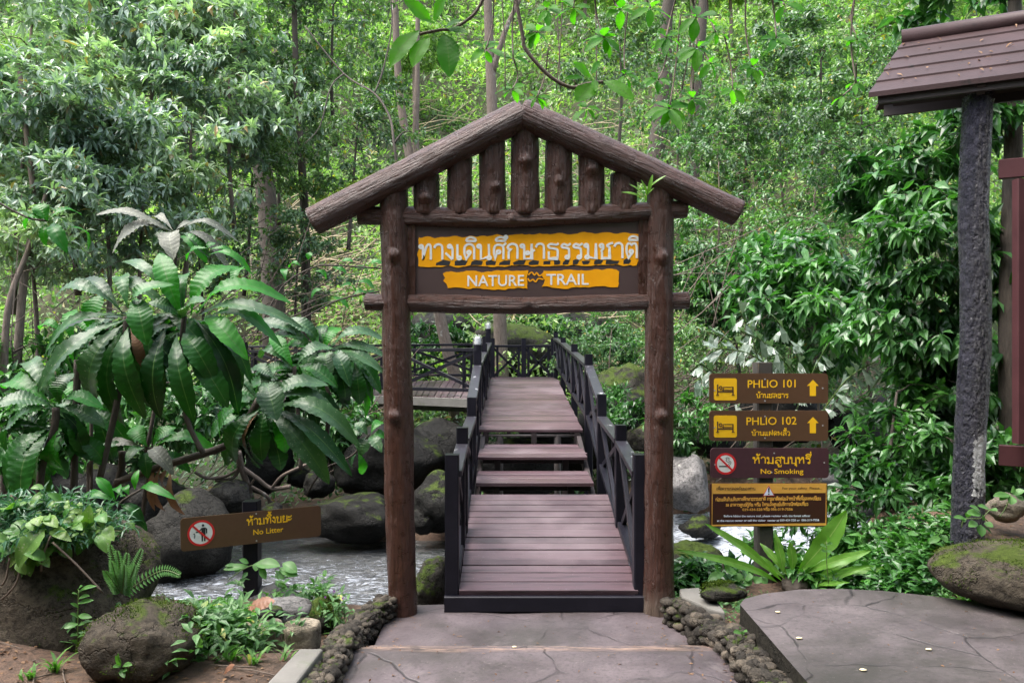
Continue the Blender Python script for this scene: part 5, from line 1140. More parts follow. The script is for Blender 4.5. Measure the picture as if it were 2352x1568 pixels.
# ---- trunks and trees of the forest
def bole(label, pts, r, mat='trunk', name='forest_tree', forks=(), crown=None, seed=1):
    """A standing trunk seen at pixels (px, py, depth), with forks and a crown high up."""
    Pp = [tuple(at(*p)) for p in pts]; b = Pp[0]; root = thing(name, label, 'tree', b); mb = MB(); q = smooth_line(Pp, 5)
    q = [(b[0], b[1], ground_at(b[0], b[1]) - .3)] + q; mb.tube(q, list(np.linspace(r * 1.15, r * .55, len(q))), 12)
    for f, fr_ in forks: mb.tube(smooth_line([tuple(at(*p)) for p in f], 4), list(np.linspace(fr_, fr_ * .5, (len(f) - 1) * 4 + 1)), 8)
    mb.build('trunk', M[mat], root, smooth=True)
    if crown:
        rg = np.random.default_rng(seed); c, rr, n, leaf = crown; C = crown_points([(tuple(at(*c)), rr, n)], rg); bm = branches([np.array(q[-1]), np.array(q[-3])], C, rg=rg, r0=.03)
        bm.build('bough', M[mat], root, smooth=True); P, D, N = whorls(C, rg.normal(size=C.shape), 7, rg); k = rg.uniform(.7, 1.2, len(P)); leaf_cloud('crown', P, D, N, .17 * k, .07 * k, L_[leaf], root)
    return root
bole('pale lichen-spotted trunk rising behind the gate peak and forking at the top', [(1152, 862, 18.3), (1148, 730, 18.3), (1135, 400, 18.3), (1128, 190, 18.3), (1122, 60, 18.3), (1118, -120, 18.3)], .15, forks=(([(1130, 170, 18.3), (1165, 60, 18.1), (1215, -40, 18)], .075),), crown=((1150, -420, 18.3), (2.5, 2.5, 1.3), 300, 'mid'), seed=2)
bole('leaning pale trunk just left of the pale forked trunk, with a twin stem', [(1045, 862, 17.4), (1012, 735, 17.4), (955, 420, 17.6), (935, 330, 17.8), (915, 180, 18), (905, -60, 18)], .125, forks=(([(968, 420, 17.6), (955, 330, 17.6), (958, 200, 17.6), (960, -40, 17.6)], .09),), crown=((930, -380, 18), (2, 2, 1), 220, 'mid'), seed=3)
bole('slim dark straight trunk among the small-leaved trees', [(703, 720, 15), (700, 500, 15), (690, 330, 15), (680, 160, 15), (674, -60, 15)], .085, 'trunk_dark', crown=((680, -220, 15), (1.6, 1.6, .8), 160, 'mid'), seed=4)
bole('thick dark mossy trunk behind the grey-leaved trees', [(630, 720, 19), (615, 480, 19), (585, 280, 19), (570, 120, 19), (560, -80, 19)], .25, 'trunk_dark', crown=((560, -330, 19), (2.4, 2, 1.2), 260, 'mid'), seed=5)
bole('dark trunk hung with vines on the upper slope', [(1590, 420, 24), (1598, 200, 24), (1612, 60, 24), (1620, -80, 24)], .2, 'trunk_dark', crown=((1620, -250, 24), (2.5, 2.5, 1.2), 220, 'hill'), seed=6)
bole('vine-covered leaning trunk farther up the slope', [(1500, 400, 28), (1525, 200, 28), (1530, 60, 28), (1545, -80, 28)], .3, 'trunk_dark', crown=((1540, -240, 28), (3, 3, 1.2), 260, 'hill'), seed=7)
bole('pale thin stem at the edge of the stream, half hidden by grey leaves', [(40, 820, 10.5), (55, 640, 10.5), (78, 480, 10.6), (60, 300, 10.8), (40, 120, 11)], .05)
bole('second pale thin stem standing beside the broad leaves', [(10, 820, 10), (22, 690, 10), (70, 560, 10.2), (110, 430, 10.5)], .04)
bole('bare crooked pale tree reaching over toward the gate rafter', [(918, 420, 11), (905, 330, 11), (895, 270, 11.2), (860, 215, 11.4), (790, 170, 11.8), (700, 60, 12)], .018, 'trunk_dark', forks=(([(905, 330, 11), (925, 305, 11), (945, 302, 11)], .015), ([(860, 215, 11.4), (880, 160, 11.5), (900, 60, 11.6), (895, -20, 11.6)], .014), ([(790, 170, 11.8), (760, 200, 11.6), (735, 290, 11.5), (700, 330, 11.4)], .013)))

# grey-leaved trees on the far bank
GREY = [((180, 300), 11.6, 1.0, 'grey-leaved tree filling the upper corner above the broad-leaf shrubs'), ((60, 120), 12.6, 1.1, 'grey-leaved tree at the very edge, highest of its kind'),
        ((420, 330), 12.4, 1.0, 'grey-leaved tree beside the dark mossy trunk'), ((90, 530), 11.0, .9, 'low grey-leaved tree behind the pale thin stems'), ((330, 510), 11.8, .9, 'grey-leaved tree right behind the dusty drooping rosette'), ((330, 100), 13.6, 1.1, 'grey-leaved tree farther back under the top edge'), ((250, 420), 11.4, .9, 'grey-leaved tree directly above the dusty rosette'), ((540, 230), 13.4, .95, 'grey-leaved tree nearest the slim straight trunk'), ((30, 330), 11.2, 1.0, 'grey-leaved tree at the edge above the thin stems'), ((420, 60), 14.2, 1.1, 'grey-leaved tree high up beside the thick mossy trunk')]
def hang(ctr, tall=2.2): return [(ctr[0] + .15, ctr[1] + .1, ctr[2] - tall), (ctr[0] + .05, ctr[1] + .1, ctr[2] - tall * .5), (ctr[0], ctr[1], ctr[2] + .3)]
proto = None
for i, ((px, py), d, sc, lab) in enumerate(GREY):
    c = at(px, py, d); zg = ground_at(c.x, c.y)
    if proto is None:
        o3 = (0, 0, 2.4)
        proto = tree('grey_leaf_tree', lab, 'tree', hang(o3, 2.4), .05, [((0, 0, 2.4), (1.25, .9, .95), 170), ((.9, -.2, 2.0), (.8, .7, .6), 80), ((-.8, .1, 2.7), (.8, .7, .6), 80), ((.2, -.3, 3.2), (.8, .6, .5), 60)], 8, .19, .062, L_['grey'], M['twig'], 21, 'grey-leaved trees on the far bank', spread=1.0, droop=.2)
        base = proto
    o = base if i == 0 else copy_tree(base)
    place(o, (c.x, c.y, c.z - 2.4 * sc), i * 1.9, sc, lab)
# small-leaved trees behind
MIDT = [((560, 60), 15, 1.2, 'small-leaved dark tree between the grey trees and the straight trunk, upper one'), ((800, 330), 14, .85, 'small-leaved tree beside the left rafter end'), ((640, 240), 16, 1.1, 'small-leaved tree around the slim straight trunk'), ((770, 60), 16, 1.1, 'small-leaved tree under the top edge near the twin stems'),
        ((560, 430), 14.5, .9, 'low small-leaved tree behind the dusty rosette'), ((470, 560), 13.5, .8, 'small-leaved bush on the bank behind the bright broad leaves'), ((680, 600), 14.5, .8, 'small-leaved bush beside the gate post at board height')]
for i, ((px, py), d, sc, lab) in enumerate(MIDT):
    c = at(px, py, d)
    if i == 0: base = tree('small_leaf_tree', lab, 'tree', hang((0, 0, 2.2)), .045, [((0, 0, 2.2), (1.3, 1.0, 1.0), 260), ((.9, 0, 1.8), (.8, .7, .6), 110), ((-.7, 0, 2.9), (.8, .7, .5), 110)], 7, .125, .055, L_['mid'], M['trunk_dark'], 22, 'small-leaved dark trees', droop=.35)
    o = base if i == 0 else copy_tree(base); place(o, (c.x, c.y, c.z - 2.2 * sc), i * 2.3 + .4, sc, lab)
# fresh green shrubs of the right slope
SHR = [((1700, 620), 13.5, 1.0, 'fresh green shrub behind the upper signboards'), ((1850, 480), 14.5, 1.15, 'fresh green shrub halfway between gate roof end and shelter post'), ((1640, 420), 16, 1.1, 'fresh green shrub right behind the gate roof end'), ((2000, 640), 12, 1.0, 'fresh green shrub overhanging the shaded rocks'),
       ((1800, 260), 18, 1.2, 'fresh green shrub high up the slope left of the shelter roof'), ((2030, 380), 15, 1.15, 'fresh green shrub below the shelter eave'), ((1640, 760), 12.8, .75, 'small fresh green shrub at the gate post above the rapids'), ((1980, 130), 19, 1.3, 'fresh green shrub high beside the shelter ridge'), ((1560, 250), 20, 1.2, 'fresh green shrub above the gate rafter'), ((1390, 790), 15.5, .7, 'leafy shrub over the mossy boulder by the railing'), ((1880, 800), 11.5, .75, 'fresh green shrub just above the black boulder')]
for i, ((px, py), d, sc, lab) in enumerate(SHR):
    c = at(px, py, d)
    if i == 0: base = tree('green_shrub', lab, 'shrub', hang((0, 0, 1.8), 1.9), .03, [((0, 0, 1.8), (1.4, 1.0, 1.0), 330), ((.9, 0, 1.3), (.9, .7, .6), 140), ((-.8, 0, 2.3), (.9, .7, .6), 140)], 7, .10, .045, L_['right'], M['twig'], 23, 'fresh green shrubs on the slope', droop=.4, r0=.014)
    o = base if i == 0 else copy_tree(base); place(o, (c.x, c.y, c.z - 1.8 * sc), i * 1.7, sc, lab)
# distant trees on the hill
FAR = [(-9, 27), (-4, 33), (3.5, 38), (9, 33), (14, 28), (-16, 32), (19, 36), (-10, 42), (6, 46), (-1, 52), (15, 47), (-20, 45)]
FL = ['far bright tree low on the slope beyond the grey-leaved trees', 'far tree up the slope behind the twin stems', 'far tree on the slope behind the gate peak', 'far tree beyond the gate roof end', 'far tree behind the shelter eave', 'far tree beyond the grey trees near the picture edge', 'far tree up beside the shelter ridge', 'distant tree high above the small-leaved trees', 'distant tree high above the gate roof', 'most distant tree near the middle of the ridge', 'distant tree high left of the shelter roof', 'distant tree at the upper corner over the grey trees']
for i, ((x, y), lab) in enumerate(zip(FAR, FL)):
    if i == 0: base = tree('hill_tree', lab, 'tree', [(0, 0, 0), (.1, 0, 2), (0, .1, 4.5)], .14, [((0, 0, 4.2), (2.2, 2.0, 1.3), 330), ((1.2, 0, 3.2), (1.3, 1.2, .8), 120), ((-1.3, 0, 3.6), (1.3, 1.2, .8), 120)], 7, .27, .11, L_['hill'], M['trunk'], 24, 'trees on the far hillside', tm=T_FAR, r0=.05)
    o = base if i == 0 else copy_tree(base); place(o, (x, y, ground_at(x, y) - .2), i * 2.1, .8 + .25 * ((i * 37) % 5) / 4, lab)
# dark climber-clad tree behind the shelter
c = lambda px, py, d: tuple(at(px, py, d))
tree('climber_clad_tree', 'dark leafy climber-covered tree behind the black shelter post', 'tree', [c(2330, 1150, 7.2), c(2320, 700, 7.3), c(2330, 200, 7.4), c(2330, -150, 7.4)], .12,
     [(c(2130, 560, 7.6), (.55, .5, .6), 200), (c(2060, 760, 7.8), (.55, .5, .5), 180), (c(2280, 760, 7.4), (.45, .3, .9), 200), (c(2020, 430, 8.8), (.5, .4, .5), 120), (c(2180, 950, 7.8), (.5, .4, .5), 140), (c(2300, 200, 7.4), (.6, .5, .6), 130), (c(2200, 30, 7.6), (.5, .5, .4), 80), (c(2130, 380, 8.2), (.5, .4, .4), 70), (c(2340, 1000, 7.2), (.4, .3, .5), 60)], 6, .19, .075, L_['dark'], M['trunk_dark'], 25, spread=.8, droop=.75)
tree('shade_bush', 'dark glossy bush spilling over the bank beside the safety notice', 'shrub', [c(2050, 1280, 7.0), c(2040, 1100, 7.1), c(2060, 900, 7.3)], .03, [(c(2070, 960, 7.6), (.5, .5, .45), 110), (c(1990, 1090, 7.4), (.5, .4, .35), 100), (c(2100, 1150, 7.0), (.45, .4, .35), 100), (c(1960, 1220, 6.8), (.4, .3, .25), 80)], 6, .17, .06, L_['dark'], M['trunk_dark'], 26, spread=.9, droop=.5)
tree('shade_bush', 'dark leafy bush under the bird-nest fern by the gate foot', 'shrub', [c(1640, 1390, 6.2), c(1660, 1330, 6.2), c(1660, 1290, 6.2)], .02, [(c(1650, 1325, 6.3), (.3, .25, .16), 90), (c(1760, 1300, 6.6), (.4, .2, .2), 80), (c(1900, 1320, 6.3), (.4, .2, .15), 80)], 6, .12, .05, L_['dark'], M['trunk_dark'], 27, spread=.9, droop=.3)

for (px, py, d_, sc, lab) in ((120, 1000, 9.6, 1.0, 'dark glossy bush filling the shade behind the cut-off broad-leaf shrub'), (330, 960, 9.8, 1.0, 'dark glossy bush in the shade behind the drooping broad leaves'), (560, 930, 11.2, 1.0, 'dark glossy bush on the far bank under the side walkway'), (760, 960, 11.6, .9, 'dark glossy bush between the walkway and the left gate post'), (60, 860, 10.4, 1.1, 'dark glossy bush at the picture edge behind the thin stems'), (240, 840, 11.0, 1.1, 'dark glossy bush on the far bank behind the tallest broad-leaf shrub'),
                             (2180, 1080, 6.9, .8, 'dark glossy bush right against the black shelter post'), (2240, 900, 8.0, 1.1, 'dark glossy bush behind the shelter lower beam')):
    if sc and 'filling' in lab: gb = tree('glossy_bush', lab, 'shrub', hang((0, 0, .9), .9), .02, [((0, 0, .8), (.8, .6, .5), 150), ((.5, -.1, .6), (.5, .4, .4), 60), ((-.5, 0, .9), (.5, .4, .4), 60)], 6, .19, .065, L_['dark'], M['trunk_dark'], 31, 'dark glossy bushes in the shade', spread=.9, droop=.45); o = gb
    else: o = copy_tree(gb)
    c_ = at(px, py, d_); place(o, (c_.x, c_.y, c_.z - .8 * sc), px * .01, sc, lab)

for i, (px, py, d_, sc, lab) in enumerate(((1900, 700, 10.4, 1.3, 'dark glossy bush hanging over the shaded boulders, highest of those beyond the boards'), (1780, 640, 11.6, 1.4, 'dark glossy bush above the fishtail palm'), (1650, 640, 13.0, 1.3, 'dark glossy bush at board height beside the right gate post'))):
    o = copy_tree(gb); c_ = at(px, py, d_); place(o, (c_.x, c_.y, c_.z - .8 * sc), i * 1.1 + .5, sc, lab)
MIDR = [((1900, 180), 17, 1.2, 'small-leaved dark tree high on the slope beside the shelter ridge'), ((1700, 330), 16.5, 1.0, 'small-leaved dark tree above the gate roof end'), ((1420, 120), 23, 1.3, 'small-leaved dark tree high behind the gate peak'), ((2000, 300), 13.5, .9, 'small-leaved dark tree just under the shelter eave')]
mt_ = bpy.data.objects['small_leaf_tree']
for i, ((px, py), d_, sc, lab) in enumerate(MIDR):
    o = copy_tree(mt_); c_ = at(px, py, d_); place(o, (c_.x, c_.y, c_.z - 2.2 * sc), i * 1.9, sc, lab)
# ------------------------------------------------------------------ broad leaves drawn one by one
class Leaves:
    """Collects finely modelled leaves (base, tip, width): ribbed, wavy-edged, arching."""
    def __init__(s): s.V = []; s.UV = []; s.F = []; s.b = 0
    def add(s, base, tip, W, arch=.12, ribs=0, ripple=.0, prof=1.6, fold=.12, rows=None, seed=None, face=None, cols=7, amp=.05, curl=0.0):
        base, tip = np.array(base), np.array(tip); d = tip - base; L = np.linalg.norm(d); d = d / L
        up = np.array([0, -.85, 1.0]) if face is None else np.array(face, float)
        S = np.cross(d, up); S = S / max(np.linalg.norm(S), 1e-6); N = np.cross(S, d)
        if N[2] < 0 and face is None and abs(d[2]) < .6: S, N = -S, -N
        rows = rows or (44 if ribs else 14); t = np.linspace(0, 1, rows)[:, None]; u = np.linspace(-1, 1, cols)[None]
        rg = np.random.default_rng(seed if seed is not None else s.b + 1); ph = rg.uniform(0, 6.28)
        w = (np.sin(math.pi * np.clip(t, 0, 1) ** prof) ** .75) * W / 2; w = np.maximum(w, W * .03 * (1 - t))
        w = w * (1 + ripple * .5 * np.sin(t * 34 + ph + u * 1.5))
        z = arch * L * np.sin(math.pi * t) - fold * np.abs(u) ** 1.3 * w * -1.0 + curl * L * t ** 3
        if ribs: z = z + amp * W * np.cos(2 * math.pi * ribs * (t - .16 * np.abs(u))) * (np.abs(u) > .08) * np.sin(math.pi * np.clip(t, .02, .98)) ** .4 * (.25 + .75 * np.abs(u))
        z = z + ripple * W * .5 * np.sin(t * 15 + ph + (u > 0) * 1.7) * np.abs(u) ** 2
        sway = .04 * L * np.sin(t * 3 + ph)
        V = base + d * (t * L)[..., None] + S * (u * w + sway)[..., None] + N * (z + 0 * u)[..., None]
        s.V.append(V.reshape(-1, 3)); s.UV.append(np.stack([u * .5 + .5 + 0 * t, t + 0 * u], -1).reshape(-1, 2)); s.F.append(gridfaces(cols, rows) + s.b); s.b += rows * cols
    def build(s, name, mat, parent=None, loc=None):
        return mk(name, np.concatenate(s.V), [np.concatenate(s.F)], mat, parent, smooth=True, uv=np.concatenate(s.UV), loc=loc)

ZA = lambda x, y, d: np.array(at(x * .4762, 459.4 + y * .4762, d))
def rosette(label, ctr, d, leaves, stem, name='broad_leaf_shrub', cat='shrub', r=.022, group='broad-leaf shrubs by the stream', jit=.0, W=.84, ribs=13, extra=(), fill=0, fs_=1.0):
    """leaves: (base x, base y, tip x, tip y, width, tone, depth of the tip) in the enlarged photo's own pixels."""
    root = thing(name, label, cat, tuple(ZA(*stem[-1], d)), group); tones = {}
    s = FPX / d
    for i, l in enumerate(leaves):
        bx, by, tx, ty, w_, tone = l[:6]; dd = l[6] if len(l) > 6 else -.22
        k = tones.setdefault(tone, Leaves()); wid = w_ * .4762 / s * W
        k.add(ZA(bx, by, d + .02 * (i % 5)), ZA(tx, ty, d + dd + .05 * ((i * 7) % 4)), wid, arch=.13 + .06 * (i % 3), curl=-.14 - .05 * (i % 4), ribs=ribs, ripple=.10, prof=1.45, seed=i, fold=.2)
    if fill:
        rf_ = np.random.default_rng(len(label)); k = tones.setdefault('big', Leaves())
        for i in range(fill):
            a = rf_.uniform(0, 6.28); l = rf_.uniform(260, 430) * fs_; cx, cy_ = ctr[0] + rf_.normal() * 60 * fs_, ctr[1] + rf_.uniform(-20, 160) * fs_
            k.add(ZA(cx, cy_, d + .12 + .04 * (i % 4)), ZA(cx + math.cos(a) * l * .75, cy_ + math.sin(a) * l * .35 + l * .55, d + rf_.uniform(.1, .5)), 115 * fs_ * .4762 / s, arch=.14, curl=-.15, ribs=ribs, ripple=.1, prof=1.45, fold=.2)
    nm = {'big': 'leaves', 'big_bright': 'young_leaves', 'big_grey': 'greyish_leaves', 'big_dusty': 'dusty_leaves', 'dry': 'withered_leaves'}
    for tone, k in tones.items(): k.build(nm.get(tone, 'leaves'), M.get(tone) or L_[tone], root)
    mb = MB(); mb.tube(smooth_line([tuple(ZA(x, y, d + .03)) for x, y in stem], 4), r, 8)
    for st, rr in extra: mb.tube(smooth_line([tuple(ZA(x, y, d + .05)) for x, y in st], 4), rr, 8)
    mb.build('stem', M['trunk_dark'], root, smooth=True)
    return root
b_, g_, y_, du = 'big', 'big_grey', 'big_bright', 'big_dusty'
rosette('broad-leaf shrub with long drooping dark leaves, largest of its group', (610, 560), 5.75,
  [(600, 570, 150, 890, 120, g_, -.35), (590, 600, 385, 960, 165, g_, -.25), (640, 600, 640, 1045, 135, b_, -.2), (620, 600, 505, 1095, 125, b_, -.05), (605, 555, 185, 720, 85, b_, -.1), (570, 500, 225, 450, 105, g_, -.15), (650, 470, 690, 660, 140, b_, -.3),
   (790, 610, 725, 1035, 135, b_, -.15), (870, 640, 900, 1065, 120, b_, -.1), (600, 540, 360, 350, 90, b_, .1), (620, 520, 560, 330, 95, b_, .15), (640, 540, 780, 380, 100, b_, -.1), (580, 590, 420, 990, 120, b_, .1), (680, 600, 800, 930, 110, b_, .0), (560, 560, 260, 800, 90, b_, .2), (620, 620, 700, 800, 60, 'dry', -.1), (610, 640, 590, 780, 40, 'dry', -.12), (600, 620, 560, 900, 110, b_, .3), (700, 620, 720, 1100, 100, b_, .2)],
  [(610, 560), (600, 760), (560, 1000), (480, 1350)], r=.024, fill=26, fs_=.9, extra=(([(375, 770), (365, 1100), (355, 1440)], .026),))
rosette('broad-leaf shrub with upright bright green young leaves', (890, 560), 5.85,
  [(890, 560, 755, 240, 130, y_, .05), (920, 555, 1125, 285, 145, y_, .05), (950, 540, 1365, 430, 115, y_, -.1), (950, 560, 1390, 500, 90, g_, -.25), (980, 570, 1190, 725, 120, y_, -.25), (1000, 570, 1365, 650, 90, y_, -.15), (880, 570, 740, 470, 120, b_, -.2), (870, 560, 495, 345, 95, g_, .1), (850, 530, 595, 255, 70, g_, .2),
   (900, 600, 955, 450, 120, g_, -.35), (1120, 430, 1155, 300, 70, y_, .1), (890, 640, 1025, 850, 140, b_, -.2), (900, 690, 1085, 985, 130, b_, -.1), (880, 620, 760, 800, 110, b_, -.05), (920, 580, 1200, 1010, 120, b_, .1), (940, 600, 1260, 830, 110, b_, .1), (860, 600, 700, 700, 100, b_, .1), (900, 560, 870, 330, 90, b_, .2), (960, 600, 1180, 900, 110, g_, 0)],
  [(890, 560), (870, 800), (900, 1050), (980, 1220)], r=.02, fill=14, fs_=0.9)
rosette('broad-leaf shrub with greyish leaves hanging low toward the gate post', (1250, 960), 6.3,
  [(1265, 880, 1335, 1035, 150, g_, -.3), (1300, 985, 1565, 860, 110, g_, -.1), (1320, 990, 1725, 1135, 120, g_, -.2), (1300, 1000, 1590, 1310, 140, g_, -.2), (1310, 1010, 1710, 1285, 100, g_, -.1), (1250, 1000, 1110, 1265, 130, b_, -.2), (1270, 1010, 1245, 1255, 120, b_, -.15), (1300, 1010, 1395, 1215, 110, y_, 0), (1230, 980, 1035, 1130, 110, y_, .1),
   (1330, 860, 1205, 795, 80, g_, 0), (1380, 900, 1560, 920, 80, g_, .1), (1290, 960, 1650, 1000, 90, g_, .1), (1250, 960, 1080, 900, 110, b_, .1), (1280, 940, 1300, 800, 80, g_, .1), (1230, 1000, 1170, 1180, 90, b_, .15), (1240, 1020, 1150, 1200, 35, 'dry', -.05), (1340, 1020, 1480, 1230, 100, b_, .1), (1240, 950, 1130, 830, 90, b_, .2)],
  [(1250, 960), (1180, 1080), (1100, 1180), (760, 1290), (560, 1360)], r=.03, fill=14, fs_=0.8)
rosette('broad-leaf rosette touching the left gate post above the walkway', (1560, 720), 7.2,
  [(1545, 720, 1485, 600, 70, y_, .1), (1570, 720, 1635, 600, 95, y_, .0), (1590, 710, 1845, 640, 80, g_, -.05), (1590, 720, 1850, 705, 70, g_, -.1), (1590, 730, 1850, 800, 80, g_, -.1), (1700, 780, 1750, 985, 90, b_, -.15), (1560, 735, 1575, 825, 120, g_, -.35), (1590, 735, 1685, 850, 90, g_, -.3), (1540, 710, 1385, 555, 95, g_, 0), (1530, 730, 1470, 810, 80, b_, -.2),
   (1530, 725, 1335, 720, 100, y_, .05), (1520, 715, 1240, 690, 95, b_, .1), (1500, 700, 1200, 560, 90, g_, .1), (1600, 760, 1830, 950, 90, b_, .05), (1600, 760, 1690, 1000, 90, b_, .1), (1540, 760, 1400, 880, 90, b_, .1), (1560, 700, 1560, 590, 70, b_, .2), (1600, 800, 1800, 1060, 90, y_, .2), (1500, 760, 1310, 830, 90, b_, .2)],
  [(1560, 720), (1530, 830), (1590, 960), (1560, 1240)], r=.022, fill=26, fs_=0.7)
rosette('broad-leaf shrub cut by the picture edge with large low-hanging leaves', (270, 1000), 5.5,
  [(255, 990, -10, 960, 120, g_, -.2), (250, 980, 5, 850, 130, y_, .1), (280, 985, 315, 840, 100, y_, .0), (250, 1100, -20, 1340, 140, b_, -.25), (250, 1110, 85, 1430, 165, b_, -.25), (270, 1110, 285, 1320, 100, y_, -.05), (240, 1100, 165, 1450, 85, y_, .05), (300, 980, 470, 960, 90, y_, -.1), (290, 980, 345, 830, 110, g_, .1), (300, 1000, 505, 1060, 100, g_, -.1), (250, 960, 90, 740, 110, g_, .2), (270, 960, 200, 780, 100, b_, .25),
   (240, 1000, 20, 1100, 110, b_, .1), (280, 1020, 420, 1180, 100, b_, .1), (230, 1090, -30, 1180, 110, b_, .1)],
  [(270, 1000), (260, 1110), (200, 1300), (190, 1480)], r=.026, fill=12, fs_=0.8)
rosette('low shadowed broad-leaf shrub beneath the drooping one, nearest the stream', (420, 1010), 6.5,
  [(420, 1010, 230, 1190, 110, b_, -.1), (430, 1010, 420, 1280, 120, b_, -.15), (440, 1000, 620, 1180, 110, b_, -.1), (410, 1000, 210, 1010, 100, g_, 0), (440, 990, 600, 960, 100, b_, 0), (410, 1010, 310, 1260, 110, b_, -.05), (450, 1010, 540, 1260, 110, b_, -.05), (400, 990, 300, 860, 90, y_, .1)],
  [(420, 1010), (425, 1150), (430, 1300), (430, 1500)], r=.02, fill=20, fs_=.7)
rosette('low shadowed broad-leaf shrub between the cut-off shrub and the drooping one', (150, 1180), 6.6,
  [(150, 1180, 20, 1320, 90, b_, 0), (150, 1180, 160, 1400, 100, b_, -.1), (160, 1180, 330, 1330, 90, b_, 0)],
  [(150, 1180), (150, 1300), (150, 1500)], r=.018, fill=20, fs_=.65)
rosette('broad-leaf shrub spreading in front of the side walkway railing', (1420, 800), 6.9,
  [(1420, 800, 1300, 640, 90, y_, .1), (1430, 800, 1600, 690, 95, g_, 0), (1420, 810, 1250, 860, 100, b_, -.1), (1430, 810, 1450, 1010, 100, b_, -.1), (1430, 800, 1630, 880, 95, b_, 0), (1410, 800, 1230, 730, 90, g_, .1)],
  [(1420, 800), (1430, 950), (1450, 1150), (1450, 1300)], r=.018, fill=22, fs_=.65)
rosette('dusty pale rosette standing highest above the bright broad leaves', (850, 150), 6.9,
  [(840, 150, 455, 35, 65, du, -.1), (830, 150, 590, 115, 75, du, -.15), (820, 155, 525, 195, 105, du, -.25), (830, 165, 735, 195, 90, b_, -.1), (845, 165, 835, 255, 115, du, -.3), (865, 155, 1145, 155, 55, du, -.15), (870, 160, 1005, 245, 70, g_, -.2), (875, 165, 1110, 280, 60, du, -.15), (865, 175, 985, 285, 80, y_, -.1), (850, 150, 960, 100, 60, du, .2), (840, 150, 700, 90, 60, du, .2)],
  [(850, 150), (845, 260), (840, 420), (820, 600), (700, 1250)], r=.018)
rosette('low broad-leaf shrub with torn grey leaves above the crooked branch', (720, 1190), 6.3,
  [(715, 1185, 630, 1085, 100, y_, .1), (700, 1195, 475, 1180, 70, du, -.1), (690, 1200, 365, 1275, 60, g_, -.1), (740, 1195, 805, 1265, 90, du, -.3), (740, 1185, 835, 1085, 90, y_, .1), (750, 1190, 1055, 1175, 95, y_, 0), (740, 1185, 880, 1110, 80, b_, .1), (700, 1200, 610, 1230, 70, b_, -.2), (720, 1210, 700, 1330, 80, b_, -.1), (740, 1210, 930, 1290, 80, b_, 0), (780, 1270, 770, 1520, 50, 'dry', -.05), (840, 1280, 860, 1540, 45, 'dry', 0), (760, 1280, 720, 1500, 45, 'dry', 0), (840, 1260, 800, 1430, 60, 'dry', .05)],
  [(720, 1190), (725, 1290), (700, 1420), (690, 1520)], r=.018, extra=(([(590, 1210), (585, 1300), (560, 1380)], .03),))
rosette('young broad-leaf sapling with upright leaves behind the drooping shrub', (440, 640), 6.3,
  [(445, 640, 470, 450, 120, y_, 0), (360, 690, 350, 510, 80, y_, 0), (300, 640, 185, 590, 70, y_, 0), (440, 650, 340, 560, 80, y_, .1), (450, 650, 540, 560, 80, b_, .1), (430, 660, 330, 760, 90, y_, 0), (1000, 230, 880, 265, 60, y_, 0), (1000, 240, 1030, 200, 50, y_, 0), (1010, 260, 1210, 340, 50, y_, 0), (1010, 240, 1140, 240, 45, y_, 0)],
  [(440, 640), (435, 800), (440, 1000), (440, 1450)], r=.014)
rosette('sprig of round bright leaves hanging before the grey trees', (230, 100), 4.6,
  [(235, 100, 175, 15, 95, y_, 0), (240, 95, 388, 45, 60, y_, 0), (220, 105, 108, 105, 55, y_, 0), (235, 110, 205, 205, 55, y_, -.05), (250, 115, 320, 230, 85, y_, -.05), (330, 130, 440, 222, 50, y_, 0), (250, 100, 320, 90, 50, b_, 0), (240, 90, 150, 60, 50, b_, .05)],
  [(230, 100), (150, 90), (60, 50), (-60, -20)], name='overhanging_twig', cat='branch', r=.006, group=None, ribs=8)
rosette('pale young sapling leaning against the left gate post', (1780, 1130), 6.6,
  [(1775, 1130, 1715, 1070, 70, g_, 0), (1790, 1125, 1855, 1060, 60, y_, 0), (1790, 1135, 1865, 1145, 70, y_, 0), (1770, 1140, 1740, 1215, 90, g_, -.1), (1785, 1140, 1840, 1200, 70, g_, -.1), (1720, 1210, 1760, 1325, 55, y_, -.1), (1500, 1150, 1395, 1260, 65, y_, 0), (1500, 1150, 1480, 1060, 60, y_, 0), (1760, 1120, 1690, 1130, 60, g_, 0), (1720, 1215, 1690, 1300, 55, g_, 0), (1500, 1160, 1550, 1220, 50, y_, 0)],
  [(1780, 1130), (1700, 1230), (1560, 1300), (1480, 1420)], r=.008, ribs=8, name='sapling', cat='plant', group=None)
rosette('fresh ginger-like plant with narrow bright leaves behind the boulder', (600, 1430), 5.2,
  [(560, 1440, 465, 1335, 60, y_, -.05), (595, 1430, 560, 1375, 60, y_, 0), (620, 1425, 600, 1370, 50, y_, 0), (650, 1395, 655, 1305, 45, y_, 0), (670, 1400, 835, 1415, 55, y_, -.1), (690, 1395, 770, 1380, 45, y_, 0), (560, 1450, 385, 1400, 60, y_, -.05), (570, 1470, 700, 1530, 60, b_, 0), (560, 1470, 440, 1560, 60, b_, 0), (580, 1480, 720, 1580, 60, b_, -.05), (560, 1490, 640, 1620, 60, b_, -.05), (550, 1480, 480, 1640, 60, b_, .05)],
  [(680, 1395), (620, 1430), (570, 1480), (550, 1640)], r=.008, ribs=0, name='ginger_plant', cat='plant', group=None)
